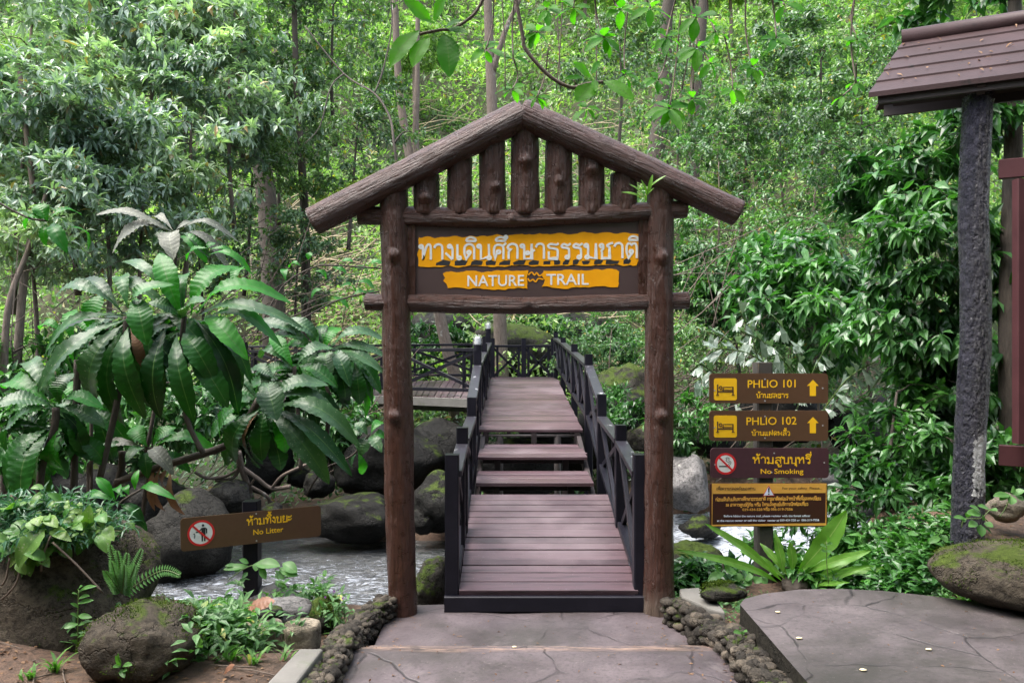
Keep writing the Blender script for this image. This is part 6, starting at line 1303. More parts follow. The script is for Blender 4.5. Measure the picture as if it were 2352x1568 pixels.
rosette('row of arching stems with round leaves beside the gate board', (1500, 430), 8.0,
  [(x, y, x + dx, y + dy, w_, y_, 0) for x, y, dx, dy, w_ in ((1490, 290, 5, -40, 40), (1380, 390, -5, -70, 45), (1450, 320, -60, -10, 40), (1560, 430, -70, 30, 45), (1600, 330, 70, 10, 40), (1640, 420, 80, 10, 50), (1700, 340, 80, -15, 40), (1720, 400, 90, 10, 45), (1780, 320, 60, -20, 40), (1600, 470, 90, 40, 50), (1700, 460, 80, -20, 45), (1520, 340, 60, 30, 40), (1640, 300, 60, -10, 36), (1760, 440, 70, 30, 40))],
  [(1840, 330), (1600, 315), (1500, 330), (1360, 420), (1240, 640)], name='leafy_stem', cat='plant', r=.008, ribs=0, group=None, extra=(([(1830, 440), (1640, 480), (1480, 560), (1250, 680)], .008),))

# ---- the tree overhead: its boughs and leaves hang into view, its crown shades the path
ZO = lambda x, y, d: np.array(at(746.5 + x * .3662, y * .3662, d))
ov = thing('overhanging_tree', 'tall tree overhead with big bright leaves hanging into view above the gate', 'tree', (-3.4, -3.6, 0))
lv = Leaves()
class Tw:
    def tube(s, *a):
        m1 = MB(); m1.tube(*a); m1.build('twig', M['twig'], ov, smooth=True)
D1 = 2.7
for bx, by, tx, ty, w_ in ((665, 135, 495, 0, 115), (680, 125, 770, -30, 95), (590, 195, 412, 420, 120), (645, 230, 555, 425, 105), (740, 215, 785, 485, 140), (770, 180, 900, 205, 55), (755, 170, 850, 130, 65), (700, 150, 600, 130, 40)):
    lv.add(ZO(bx, by, D1), ZO(tx, ty, D1 - .06), w_ * .3662 / (FPX / D1), arch=.05, ribs=11, ripple=.05, prof=1.0, fold=.15, amp=.02, face=(0, -1, .45))
D2 = 3.1
for bx, by, tx, ty, w_ in ((1680, 525, 1585, 645, 125), (1745, 515, 1945, 628, 95), (1665, 480, 1555, 400, 80), (1670, 460, 1730, 392, 70), (1620, 490, 1495, 492, 40), (1690, 500, 1700, 575, 50)):
    lv.add(ZO(bx, by, D2), ZO(tx, ty, D2 - .05), w_ * .3662 / (FPX / D2), arch=.05, ribs=11, ripple=.05, prof=1.0, fold=.15, amp=.02, face=(0, -1, .45))
rgo = np.random.default_rng(12); tw = Tw()
for (cx, cy_, d, n, L, from_) in ((1010, 310, 4.2, 7, 105, (1060, -40)), (1180, 360, 4.4, 6, 95, (1190, -40)), (1330, 200, 4.0, 8, 110, (1245, 240)), (1750, 235, 3.9, 10, 125, (1690, -40)), (2140, 235, 3.8, 8, 120, (2210, -40)), (2160, 680, 4.0, 9, 135, (2230, 100)), (1175, 560, 4.6, 8, 95, (1180, 360)), (1330, 610, 4.6, 6, 90, (1400, 300)),
        (1560, 50, 3.7, 6, 110, (1600, -60)), (1850, 60, 3.8, 6, 110, (1800, -60)), (2040, 50, 3.7, 5, 120, (2000, -60)), (2330, 300, 3.6, 7, 130, (2300, -60)), (1640, 680, 4.5, 6, 95, (1560, 500)), (2090, 500, 4.4, 6, 100, (2150, 300)), (1880, 470, 4.6, 6, 90, (1900, 60)), (1390, 60, 4.0, 6, 100, (1380, -60)), (2330, 110, 3.5, 6, 130, (2300, -60)), (2300, 620, 4.0, 8, 120, (2310, 300)),
        (2680, 420, 4.0, 7, 100, (2640, -40)), (2830, 240, 4.2, 7, 90, (2800, -40)), (2880, 30, 4.0, 4, 110, (2850, -60)), (3330, 520, 4.2, 5, 80, (3330, -60)), (3340, 250, 4.2, 6, 90, (3335, -60)), (3250, 600, 4.4, 5, 80, (3330, 400)), (2450, 200, 4.0, 6, 100, (2400, -60)), (2560, 560, 4.6, 6, 90, (2500, 200)), (2420, 400, 4.3, 6, 95, (2350, 250))):
    s = FPX / d
    for k in range(n):
        a = 2 * math.pi * k / n + rgo.uniform(0, .9); l = L * rgo.uniform(.75, 1.2); dy = math.sin(a) * l * .75 + l * .28
        lv.add(ZO(cx + math.cos(a) * 8, cy_ + math.sin(a) * 8, d), ZO(cx + math.cos(a) * l, cy_ + dy, d + rgo.uniform(-.12, .12)), l * .46 * .3662 / s, arch=.06, ribs=0, ripple=.06, prof=1.05, fold=.18, rows=12, face=(rgo.normal() * .3, -1, .8))
    tw.tube(smooth_line([tuple(ZO(from_[0], from_[1], d)), tuple(ZO((from_[0] + cx) / 2 + rgo.normal() * 20, (from_[1] + cy_) / 2 + 20, d + .05)), tuple(ZO(cx, cy_, d))], 4), .0045, 5)
lv.build('leaves', bigleafmat('backlit_leaf', (.04, .18, .01), (.10, .29, .025), .5, .62, 0, rib=(.1, .2, .04), spec=.25), ov)
tw.tube(smooth_line([tuple(ZO(x, y, 2.7)) for x, y in ((1080, -200), (990, 0), (920, 105), (800, 182), (730, 188), (590, 215))], 4), .0055, 6)
tw.tube(smooth_line([tuple(ZO(x, y, 3.1)) for x, y in ((1150, -260), (1195, -20), (1240, 230), (1262, 315), (1400, 470), (1540, 548), (1645, 528), (1745, 515))], 5), .0075, 6)
for x0, x1, d in ((1105, 1130, 4.4), (1490, 1450, 4.5), (1690, 1700, 4.4), (1440, 1475, 5), (2290, 2310, 4.4), (2330, 2240, 3.8)): tw.tube(smooth_line([tuple(ZO(x0, -60, d)), tuple(ZO((x0 + x1) / 2 + 8, 250, d)), tuple(ZO(x1, 560, d))], 4), .0035, 5)
mb = MB(); tp = [(-3.4, -3.6, -.2), (-3.3, -3.5, 2.5), (-2.9, -3.0, 5), (-2.2, -2.4, 7.2)]; mb.tube(smooth_line(tp, 5), list(np.linspace(.26, .14, 16)), 12); mb.build('trunk', M['trunk'], ov, smooth=True)
C = crown_points([((-.5, -2.5, 6.8), (6.5, 4.2, 1.5), 300), ((2.8, .2, 6.6), (2.6, 2.0, .9), 150), ((-3.0, 0.2, 6.7), (2.4, 2.0, .9), 130)], np.random.default_rng(8), .2)
C = C[(C[:, 2] - EYE) > .52 * np.maximum(C[:, 1], 0) + .4]
bm = branches([np.array(p) for p in smooth_line(tp, 5)[7:]], C, rg=rgo, r0=.09); bm.build('bough', M['trunk'], ov, smooth=True)
P, Dv, N = whorls(C, rgo.normal(size=C.shape), 9, rgo, droop=.2); k = rgo.uniform(.7, 1.2, len(P)); leaf_cloud('crown', P, Dv, N, .36 * k, .17 * k, L_['over'], ov)

# ---- bird's-nest fern under the signboards
ZR = lambda x, y, d: np.array(at(1492.9 + x * .36522, 1091 + y * .36522, d))
nf = thing('nest_fern', 'strap-leaved fern with long pale green fronds at the signpost foot', 'fern', tuple(ZR(880, 660, 6.1))); lv = Leaves()
for i, (bx, by, tx, ty, w_, dd, ar) in enumerate(((830, 640, 340, 320, 75, -.2, .10), (805, 670, 165, 465, 62, -.3, .16), (830, 620, 800, 365, 68, .05, .03), (890, 610, 880, 415, 72, .0, .03), (935, 620, 1228, 212, 150, -.1, .02), (980, 635, 1385, 455, 75, -.15, .16), (1010, 690, 1355, 490, 48, -.1, .06), (1015, 690, 1555, 575, 62, -.2, .12), (1030, 695, 1390, 592, 40, -.25, .06), (1030, 700, 1260, 662, 36, -.3, .04), (850, 650, 560, 480, 60, .1, .1), (960, 640, 1120, 330, 90, .15, .03), (860, 640, 700, 420, 60, .15, .06))):
    lv.add(ZR(bx, by, 6.1), ZR(tx, ty, 6.1 + dd), w_ * .84 * .36522 / (FPX / 6.1), arch=ar, ripple=.12, prof=1.15, fold=.22, rows=26, face=(0, -1, .7), seed=i, cols=7)
lv.build('fronds', M['nest'], nf)
mb = MB(); V_, F_ = rock_shape((.11, .09, .07), 4); mk('root_ball', V_ + ZR(900, 690, 6.12), [F_], M['trunk_dark'], nf, smooth=True)

# ---- fishtail palm with pale ragged leaflets behind the signpost
fp = thing('fishtail_palm', 'fishtail palm with pale ragged leaflets behind the upper signboards', 'palm', tuple(at(1700, 960, 8.2))); rgp = np.random.default_rng(3); V_, F_, nb = [], [], 0; st = MB()
for (x0, y0, x1, y1, n) in ((1840, 880, 1700, 760, 8), (1800, 870, 1640, 800, 8), (1850, 900, 1620, 760, 11), (1860, 900, 1780, 730, 9), (1700, 950, 1600, 830, 8), (1830, 940, 1930, 760, 9), (1880, 960, 2010, 830, 9), (1760, 900, 1700, 715, 9), (1650, 900, 1590, 880, 5), (1980, 930, 2080, 830, 7)):
    d = 8.0 + rgp.uniform(-.3, .4); A_, B_ = np.array(at(x0, y0, d + .2)), np.array(at(x1, y1, d - .3)); pts = [A_, (A_ + B_) / 2 + np.array([0, 0, .1]), B_]; ln = smooth_line([tuple(p) for p in pts], 6); st.tube(ln, .007, 5)
    n = int(n * 1.8)
    for k in range(n):
        p = np.array(ln[int((k + 1) / (n + 1) * (len(ln) - 1))]); dr = unit((B_ - A_) * .5 / np.linalg.norm(B_ - A_) + np.array([rgp.normal() * .4, -.3 + rgp.normal() * .3, -.3 + (k % 2 - .5) * 1.1])); N = unit(np.array([rgp.normal() * .3, -.5, 1.0])); S = unit(np.cross(dr, N)); L = rgp.uniform(.12, .19)
        prof = [(0, .05), (.4, .35), (.8, .75), (1.0, .6)]; tips = np.linspace(-1, 1, 7)
        base = [p - S * .006, p + S * .006]; mid = [p + dr * L * .55 - S * L * .2, p + dr * L * .55 + S * L * .2]; end = [p + dr * L * (.82 + (.2 if j % 2 == 0 else .02) + rgp.uniform(-.05, .05)) + S * L * .34 * tt - N * L * .15 for j, tt in enumerate(tips)]
        V_ += base + mid + end; F_ += [[nb, nb+1, nb+3, nb+2]] + [[nb+2, nb+4+0, nb+4+1], [nb+2, nb+5, nb+6], [nb+2, nb+6, nb+7], [nb+2, nb+7, nb+3], [nb+3, nb+7, nb+8], [nb+3, nb+8, nb+9], [nb+3, nb+9, nb+10]]; nb += 11
mk('foliage', V_, F_, L_['pale'], fp); st.build('frond_stalk', M['green_stem'], fp, smooth=True)

# ---- ferns, vines, herbs of the near bank
ZL = lambda x, y, d: np.array(at(x * .3662, 1091 + y * .3662, d))
sf = thing('sword_fern', 'sword fern with upright toothed fronds on top of the brown boulder', 'fern', tuple(ZL(760, 740, 4.35))); P, D_, N_, Ls = [], [], [], []; st = MB()
for tx, ty, bend in ((690, 440, 0), (735, 475, 5), (800, 490, 0), (890, 465, 8), (850, 560, 20), (700, 540, -10), (780, 560, 4), (1130, 625, 60), (660, 600, -20)):
    A_, B_ = ZL(765, 745, 4.35), ZL(tx, ty, 4.35 - .12); mid = (A_ + B_) / 2 + np.array([bend * .0008, 0, abs(bend) * .0012]); ln = np.array(smooth_line([tuple(A_), tuple(mid), tuple(B_)], 12)); st.tube([tuple(p) for p in ln], .0022, 4)
    for k in range(2, len(ln)):
        t = k / len(ln); dr = unit(ln[k] - ln[k-1]); S = unit(np.cross(dr, np.array([0, -1, .3])))
        for sgn in (-1, 1): P.append(ln[k]); D_.append(S * sgn + dr * .25); N_.append(np.cross(S, dr) + np.array([0, -.3, .5])); Ls.append(.042 * (1 - t) ** .5 + .006)
Ls = np.array(Ls); leaf_cloud('fronds', np.array(P), np.array(D_), np.array(N_), Ls, Ls * .36, L_['fern'], sf, T_FAR); st.build('frond_stalk', M['green_stem'], sf)

po = thing('pothos_vine', 'variegated yellow-green pothos vine draped over the large boulder', 'vine', tuple(ZL(300, 300, 4.6))); lv = Leaves(); rgq = np.random.default_rng(5)
pol = [(20, 240, 4.55), (120, 200, 4.6), (260, 190, 4.6), (420, 190, 4.6), (560, 240, 4.6), (660, 300, 4.55), (250, 330, 4.45), (120, 330, 4.42), (380, 350, 4.42), (60, 420, 4.38), (300, 430, 4.4), (190, 500, 4.36), (620, 380, 4.5), (500, 300, 4.5)]
for i in range(175):
    c0 = pol[i % len(pol)]; x, y = c0[0] + rgq.normal() * 55, c0[1] + rgq.normal() * 38; a = rgq.uniform(0, 6.28); l = rgq.uniform(55, 120); p = ZL(x, y, c0[2] + rgq.normal() * .05)
    q = p + np.array([math.cos(a) * .9, -.35 + rgq.normal() * .3, -.25 + rgq.normal() * .5]) * l * .3662 / (FPX / 4.5); lv.add(p, q, np.linalg.norm(q - p) * .62, arch=.12, prof=.72, fold=.25, rows=10, seed=i, ripple=.04)
for bx, by, tx, ty in ((310, 350, 455, 410), (250, 360, 200, 510), (270, 500, 130, 500), (240, 260, 240, 320), (300, 260, 360, 330), (620, 250, 665, 300), (660, 330, 720, 410)): lv.add(ZL(bx, by, 4.35), ZL(tx, ty, 4.3), 75 * .3662 / (FPX / 4.35), arch=.1, prof=.72, fold=.25, rows=12)
lv.build('leaves', M['pothos'], po)
st = MB()
for pts in ([(150, 440), (130, 560), (100, 680), (10, 780)], [(320, 380), (270, 500), (260, 600)], [(60, 520), (40, 640), (10, 690)], [(330, 420), (480, 560), (650, 740)]): st.tube(smooth_line([tuple(ZL(x, y, 4.3)) for x, y in pts], 4), .006, 5)
st.build('vine_stem', M['twig'], po, smooth=True)

def herb_mat(name, pts, n, per, L, W, mat, seed, h=.12, stuff=True, label=None, cat=None, tm=T_MID, droop=.15):
    """Low herbs: short stems with whorls of leaves, spread round the given (x, y, spread) spots."""
    rg = np.random.default_rng(seed); C = []
    for x, y, r, k in pts:
        q = rg.normal(size=(int(n * k), 2)) * r; C.append(np.stack([x + q[:, 0], y + q[:, 1]], 1))
    C = np.concatenate(C); z = hgt(C[:, 0], C[:, 1]) + h * rg.uniform(.3, 1.15, len(C)); C = np.stack([C[:, 0], C[:, 1], z], 1)
    C2 = C.copy(); C2[:, 2] -= h * .4; C = np.concatenate([C, C2]); O = rg.normal(size=C.shape) * .25 + np.array([0, -.1, 1.0])
    P, D, N = whorls(C, O, per, rg, 1.0, droop); k = rg.uniform(.6, 1.2, len(P)); o = leaf_cloud(name, P, D, N, L * k, W * k, mat, None, tm)
    return tag(o, label, cat, kind='stuff' if stuff else None)
xy = lambda f, x, y, d: (f(x, y, d)[0], d)
herb_mat('ground_cover_herbs', [(*xy(ZL, 1000, 0, 4.75), .18, 1), (*xy(ZL, 1150, 0, 4.8), .2, 1.2), (*xy(ZL, 1330, 0, 4.7), .2, 1.2), (*xy(ZL, 1280, 0, 4.4), .16, .9), (*xy(ZL, 1400, 0, 5.2), .22, .8), (*xy(ZL, 1900, 0, 5.6), .2, .35), (*xy(ZL, 640, 0, 4.9), .2, .5)], 75, 6, .085, .032, L_['herb'], 7, h=.2)
herb_mat('small_bank_weeds', [(*xy(ZR, 1650, 0, 5.5), .16, 1.2), (*xy(ZR, 1780, 0, 5.3), .15, 1.2), (*xy(ZR, 1980, 0, 5.2), .12, .7), (*xy(ZR, 2060, 0, 5.15), .12, .5), (*xy(ZR, 300, 0, 5.9), .12, .5), (*xy(ZR, 550, 0, 5.8), .2, .8), (*xy(ZR, 250, 0, 5.55), .06, .4), (*xy(ZR, 1450, 0, 5.6), .2, .8)], 90, 5, .035, .02, L_['herb'], 8, h=.07)
herb_mat('bank_plants', [(*xy(ZR, 1330, 0, 6.1), .14, 1), (*xy(ZR, 1480, 0, 6.1), .16, 1.2), (*xy(ZR, 1650, 0, 6.0), .18, 1.4), (*xy(ZR, 1780, 0, 5.7), .12, .9), (*xy(ZR, 1560, 0, 5.75), .14, .9), (*xy(ZR, 250, 0, 6.2), .12, .7)], 60, 6, .10, .04, L_['dark'], 17, h=.2)
def tuft(label, base, n, L, seed, mat='grass', spread=.9, W=.012, name='grass_tuft', cat='grass', group=None):
    rg = np.random.default_rng(seed); b = np.array(base); P = b + rg.normal(size=(n, 3)) * np.array([.015, .015, .0]); a = rg.uniform(0, 6.28, n); D = np.stack([np.cos(a) * spread, np.sin(a) * spread, rg.uniform(.5, 1.3, n)], 1)
    N = np.stack([-np.cos(a), -np.sin(a), 1.2 + 0 * a], 1); k = rg.uniform(.55, 1.15, n); o = leaf_cloud(name, P, D, N, L * k, W * (.7 + .5 * k), L_[mat], None, T_BLADE, loc=base); return tag(o, label, cat, group)
def on_ground(p): return (p[0], p[1], ground_at(p[0], p[1]) - .005)
for lab, p, n, L in (('grass tuft on bare soil below the large boulder', ZL(330, 0, 4.05), 14, .14), ('short grass tuft at the front of the bare soil', ZL(180, 0, 3.95), 10, .09), ('grass tuft just under the round boulder, at the bottom edge', ZL(950, 0, 3.75), 9, .1), ('tuft of blades between boulder and kerb', ZL(1460, 0, 4.2), 12, .12), ('spreading grass tuft by the end of the concrete kerb', ZL(1590, 0, 4.15), 16, .12), ('tall grass blade beside the nearer cement stump', ZL(1780, 0, 4.2), 6, .12), ('tall thin blades growing between herbs and stump', ZL(1560, 0, 4.5), 8, .26),
                      ('bright grass tuft on the end of the pebble edging', ZL(2160, 0, 5.2), 26, .2), ('lush grass tuft behind the raised slab', ZR(1300, 0, 5.35), 30, .14), ('grass tuft behind the middle of the slab edge', ZR(1420, 0, 5.3), 26, .13), ('grass tuft at the slab edge nearest the mossy soil boulder', ZR(1750, 0, 5.05), 14, .12), ('broad grass tuft on the soil mound', ZR(1640, 0, 5.3), 18, .15), ('grass tuft on the soil above the slab', ZR(1990, 0, 5.15), 18, .12), ('grass tuft by the small mossy block', ZR(570, 0, 5.3), 12, .13), ('pale grass tuft beside the gate post foot', ZR(370, 0, 5.5), 10, .12), ('single sprout at the foot of the gate post', ZR(200, 0, 5.6), 7, .1), ('grass tuft left of the strap-leaf fern', ZR(740, 0, 5.5), 12, .11)):
    tuft(lab, on_ground(p), n, L, hash(lab) % 1000 if False else len(lab) * 7 + n, group='grass tufts', W=.014)
def sprig(label, d, pts, stem, f, w=.5, mat=None, name='seedling', cat='plant'):
    r_ = thing(name, label, cat, tuple(f(*stem[-1], d))); lv = Leaves()
    for i, (bx, by, tx, ty, w_) in enumerate(pts): lv.add(f(bx, by, d), f(tx, ty, d - .04), w_ * .366 / (FPX / d), arch=.08, prof=1.05, fold=.2, rows=12, seed=i)
    lv.build('leaves', mat or M['sprig'], r_); mb = MB(); mb.tube(smooth_line([tuple(f(x, y, d + .01)) for x, y in stem], 4), .0035, 5); mb.build('stem', M['green_stem'], r_, smooth=True)
M['sprig'] = bigleafmat('seedling_leaf', (.07, .18, .045), (.11, .24, .07), .4, .35, 0, rib=(.16, .28, .1))
sprig('trailing sprig of pointed leaves crossing the black post of the no-litter sign', 5.55, [(1560, 565, 1400, 595, 50), (1540, 560, 1470, 605, 45), (1600, 550, 1755, 575, 80), (1640, 565, 1665, 655, 45), (1750, 585, 1870, 628, 65), (1770, 555, 1868, 605, 75), (1560, 550, 1500, 530, 40), (1740, 600, 1780, 655, 45), (1620, 545, 1600, 600, 50), (1500, 570, 1410, 570, 30)], [(1760, 580), (1600, 560), (1480, 620), (1430, 660)], ZL)
sprig('upright seedling with paired leaves in front of the large boulder', 4.15, [(490, 740, 610, 690, 32), (490, 750, 450, 740, 28), (495, 770, 560, 760, 34), (490, 800, 590, 785, 34), (490, 880, 580, 890, 40), (488, 890, 440, 870, 34), (490, 930, 400, 960, 44), (490, 945, 530, 930, 30), (490, 830, 440, 800, 28), (490, 720, 520, 690, 30), (490, 1000, 440, 1010, 30), (490, 1010, 540, 1000, 28)], [(495, 720), (490, 850), (488, 1040)], ZL)
sprig('small dark seedling beneath the round boulder', 3.85, [(760, 1190, 720, 1130, 30), (765, 1200, 830, 1190, 34), (760, 1200, 705, 1200, 34), (765, 1210, 780, 1270, 36), (760, 1170, 740, 1110, 22), (770, 1230, 800, 1220, 30)], [(760, 1170), (765, 1230), (765, 1270)], ZL)
sprig('bright seedling with oval leaves before the black shelter post', 5.2, [(2080, 230, 2010, 195, 40), (2080, 240, 1990, 240, 60), (2060, 300, 2000, 320, 50), (2080, 310, 2085, 385, 55), (2100, 300, 2160, 325, 50), (1990, 275, 1910, 270, 36), (1990, 265, 2010, 235, 36), (2130, 210, 2060, 195, 40), (2140, 215, 2185, 225, 40), (2090, 280, 2090, 245, 40), (1960, 270, 1980, 295, 30)], [(2140, 215), (2080, 270), (1980, 275), (1960, 330)], ZR)
sprig('seedling with three pale leaves at the foot of the black shelter post', 5.3, [(1820, 380, 1755, 430, 46), (1825, 375, 1870, 420, 46), (1815, 375, 1850, 350, 34), (1830, 370, 1800, 350, 28)], [(1825, 375), (1850, 420), (1880, 460)], ZR)
sprig('leafy seedling against the shelter lower beam', 5.0, [(2260, 120, 2160, 135, 50), (2270, 130, 2270, 185, 55), (2280, 120, 2360, 100, 50), (2270, 110, 2290, 70, 45), (2250, 130, 2200, 160, 40), (2300, 130, 2350, 160, 40)], [(2270, 120), (2240, 200), (2200, 260)], ZR)
sprig('thin sapling with upright leaves rising through the strap-leaf fern', 5.9, [(1110, 450, 1070, 440, 30), (1110, 440, 1150, 430, 30), (1112, 420, 1120, 375, 26), (1110, 470, 1140, 490, 28), (1110, 480, 1080, 480, 28), (1115, 520, 1130, 520, 20)], [(1112, 420), (1112, 560), (1125, 680)], ZR)
sprig('round-leaved plants in the shade beside the fern', 6.0, [(540, 600, 480, 610, 60), (540, 610, 560, 670, 60), (600, 650, 650, 640, 60), (470, 620, 360, 665, 60), (690, 640, 740, 680, 60), (690, 640, 660, 680, 60), (430, 610, 400, 560, 40), (560, 590, 550, 560, 40), (640, 660, 590, 690, 50), (700, 640, 720, 610, 40), (480, 600, 500, 560, 40)], [(690, 640), (560, 660), (450, 700)], ZR)
sprig('pale three-lobed ivy leaf on the pebble wall', 4.3, [(575, 985, 525, 990, 34), (575, 985, 560, 955, 30), (580, 985, 610, 985, 36), (575, 985, 590, 1000, 20)], [(575, 985), (580, 1000), (585, 1015)], ZR)
# fern growing on the gate
ZG = lambda x, y, d: np.array(at((1200 + x / 1.3067) * .5742, (350 + y / 1.3067) * .5742, d))
sprig('little fern sprouting from the gate beam beside the right post', 5.45, [(1805, 580, 1680, 550, 30), (1805, 570, 1720, 505, 20), (1810, 570, 1785, 480, 22), (1815, 560, 1845, 455, 26), (1820, 530, 1915, 458, 18), (1812, 570, 1850, 525, 18), (1805, 592, 1800, 560, 24)], [(1812, 540), (1806, 575), (1802, 595)], ZG, mat=M['nest'])
# lavender-flowered herb by the stream
fw = thing('flowering_herb', 'wispy herb with tiny mauve flowers by the pebble edging', 'plant', on_ground(ZL(2080, 0, 5.3))); rgf = np.random.default_rng(2); st = MB(); P = []
for i in range(26):
    b = np.array(on_ground(ZL(2080, 0, 5.3))) + np.array([rgf.normal() * .06, rgf.normal() * .05, 0]); t_ = b + np.array([rgf.normal() * .06, rgf.normal() * .05, rgf.uniform(.12, .3)]); st.tube([tuple(b), tuple((b + t_) / 2 + rgf.normal(size=3) * .01), tuple(t_)], .0015, 4); P += [b + (t_ - b) * k for k in np.linspace(.2, 1, 8)]
P = np.array(P); n = len(P); leaf_cloud('leaves', P, rgf.normal(size=(n, 3)) + [0, 0, .3], rgf.normal(size=(n, 3)) * .4 + [0, 0, 1], .035, .014, L_['herb'], fw); st.build('stem', M['green_stem'], fw)
M['mauve'] = paint('mauve_petal', (.35, .1, .45), (.4, .14, .5), .6); mb = MB()
for p in ((2095, 725), (2040, 762), (2150, 770)):
    c0 = Vector(ZL(p[0], p[1], 5.25)); 
    for k in range(5):
        a = k * 1.2566; e = Vector((math.cos(a), -.3, math.sin(a))) * .008; s = Vector((-math.sin(a), 0, math.cos(a))) * .004; mb.add([c0, c0 + e * .6 + s, c0 + e, c0 + e * .6 - s], [[0, 1, 2, 3]])
mb.build('petals', M['mauve'], fw)

# ---- dead leaves, litter, roots
M['dead'] = bigleafmat('dead_leaf', (.16, .075, .045), (.24, .12, .075), .5, .1, 0, rib=(.12, .06, .04))
def dead(label, b, t, w_, d, f, mat=None, arch=.08):
    lv = Leaves(); lv.add(f(*b, d), f(*t, d - .06), w_ * .366 / (FPX / d), arch=arch, ribs=8, ripple=.08, prof=1.1, fold=-.2); tag(lv.build('dead_leaf', mat or M['dead'], loc=tuple(f(*b, d))), label, 'leaf')
dead('large curled brown dead leaf lying on the stones by the no-litter post', (1535, 850), (1725, 790), 95, 4.85, ZL)
dead('brown dead leaf on the soil beside the kerb', (1400, 1250), (1470, 1190), 50, 4.0, ZL)
dead('rusty dead leaf at the foot of the left gate post', (1490, 1185 + 0), (1490, 1186), 1, 5, ZL) if False else None
rgl = np.random.default_rng(9); n = 900; x = rgl.uniform(-3.2, -1.0, n); y = rgl.uniform(3.0, 5.4, n); P = np.stack([x, y, hgt(x, y) + .006], 1)
o = leaf_cloud('leaf_litter', P, rgl.normal(size=(n, 3)) * [1, 1, .12], np.array([0, 0, 1.0]) + rgl.normal(size=(n, 3)) * .25, rgl.uniform(.012, .05, n), rgl.uniform(.006, .022, n), L_['dry']); tag(o, kind='stuff')
n = 500; x = rgl.uniform(1.5, 4.2, n); y = rgl.uniform(4.9, 6.2, n); P = np.stack([x, y, hgt(x, y) + .006], 1); k = ~((y < 5.05) & (x < 3.4)); P = P[k]; n = len(P)
o = leaf_cloud('soil_litter', P, rgl.normal(size=(n, 3)) * [1, 1, .12], np.array([0, 0, 1.0]) + rgl.normal(size=(n, 3)) * .25, rgl.uniform(.012, .045, n), rgl.uniform(.006, .02, n), L_['dry']); tag(o, kind='stuff')
M['petal'] = paint('pale_petal', (.6, .5, .28), (.7, .6, .4), .6)
for lab, p, d, z in (('pale fallen petal on the far corner of the slab', ZR(803, 0, 4.55), 0, .357), ('pale fallen petal near the inner slab edge', ZR(940, 0, 4.15), 0, .357), ('pale fallen petal in the middle of the slab', ZR(1752, 0, 4.0), 0, .357), ('pale fallen petal nearest the bottom edge on the slab', ZR(1340, 0, 3.75), 0, .357), ('yellow leaf lying on the path step', at(1181, 0, 4.74), 0, .085)):
    V_, F_ = rock_shape((.017, .012, .005), int(p[0] * 100) % 50, ICO2, .2); o = mk('fallen_petal', V_ + np.array([p[0], p[1], z]), [F_], M['petal'], smooth=True, loc=(p[0], p[1], z)); tag(o, lab, 'petal')
# crawling roots among the stones
rt = thing('tree_roots', 'pale tangled tree roots among the stones behind the no-litter sign', 'roots', tuple(ZA(1170, 1290, 10))); mb = MB()
for pts, r in (([(1150, 1215), (1165, 1290), (1190, 1360), (1210, 1430)], .05), ([(1170, 1290), (1240, 1340), (1310, 1390), (1400, 1380)], .035), ([(1310, 1390), (1360, 1330), (1440, 1290), (1490, 1270)], .025), ([(1190, 1370), (1290, 1430), (1300, 1480)], .03), ([(1160, 1290), (1090, 1330), (1000, 1340), (940, 1310)], .025), ([(1140, 1200), (1150, 1290), (1120, 1340), (1040, 1350)], .03), ([(1230, 1340), (1160, 1450), (1130, 1500)], .018)):
    mb.tube(smooth_line([tuple(ZA(x, y, 10.0 + .002 * (y - 1300))) for x, y in pts], 5), [r * .8] * ((len(pts) - 1) * 5 + 1), 7)
mb.build('root', M['trunk'], rt, smooth=True).name = 'roots'
fb = MB(); fb.tube(smooth_line([tuple(at(x, y, 8.6)) for x, y in ((1905, 1140), (1960, 1118), (2040, 1100), (2110, 1080), (2180, 1040))], 5), .055, 9); tag(fb.build('fallen_branch', M['trunk'], smooth=True, loc=tuple(at(1905, 1140, 8.6))), 'crooked mossy branch lying across the stream beyond the signboards', 'branch')
# hanging aerial roots on the mossy boulder

n = 800; x = rgl.uniform(-.9, 1.2, n); y = rgl.uniform(3.2, 5.5, n); z = np.where(y < 4.6, .155, np.where(y < 4.8, .08, .006)); k = (rgl.uniform(size=n) < .25) | (np.abs(x - .15) > .75)
P = np.stack([x, y, z + .002], 1)[k]; n = len(P); o = leaf_cloud('path_litter', P, rgl.normal(size=(n, 3)) * [1, 1, .1], np.array([0, 0, 1.0]) + rgl.normal(size=(n, 3)) * .2, rgl.uniform(.006, .028, n), rgl.uniform(.004, .012, n), L_['dry']); tag(o, kind='stuff')
for i, (px, py, d_, sc, lab) in enumerate(((1985, 1200, 6.9, .6, 'dark glossy bush just beside the edge of the safety notice'), (1400, 790, 17.5, 1.0, 'dark glossy bush behind the far end of the bridge railing'), (1240, 770, 21.0, 1.2, 'dark glossy bush over the moss-topped boulder'), (980, 790, 18.8, 1.1, 'dark glossy bush behind the walkway corner'), (1400, 930, 12.6, .7, 'dark glossy bush sprouting by the mossy boulder at the railing'), (1560, 960, 11.4, .8, 'dark glossy bush beside the right gate post above the rapids'))):
    o = copy_tree(gb); c_ = at(px, py, d_); place(o, (c_.x, c_.y, c_.z - .8 * sc), i * 1.3, sc, lab)  # the ones behind the bridge are added to darken the bright slope there

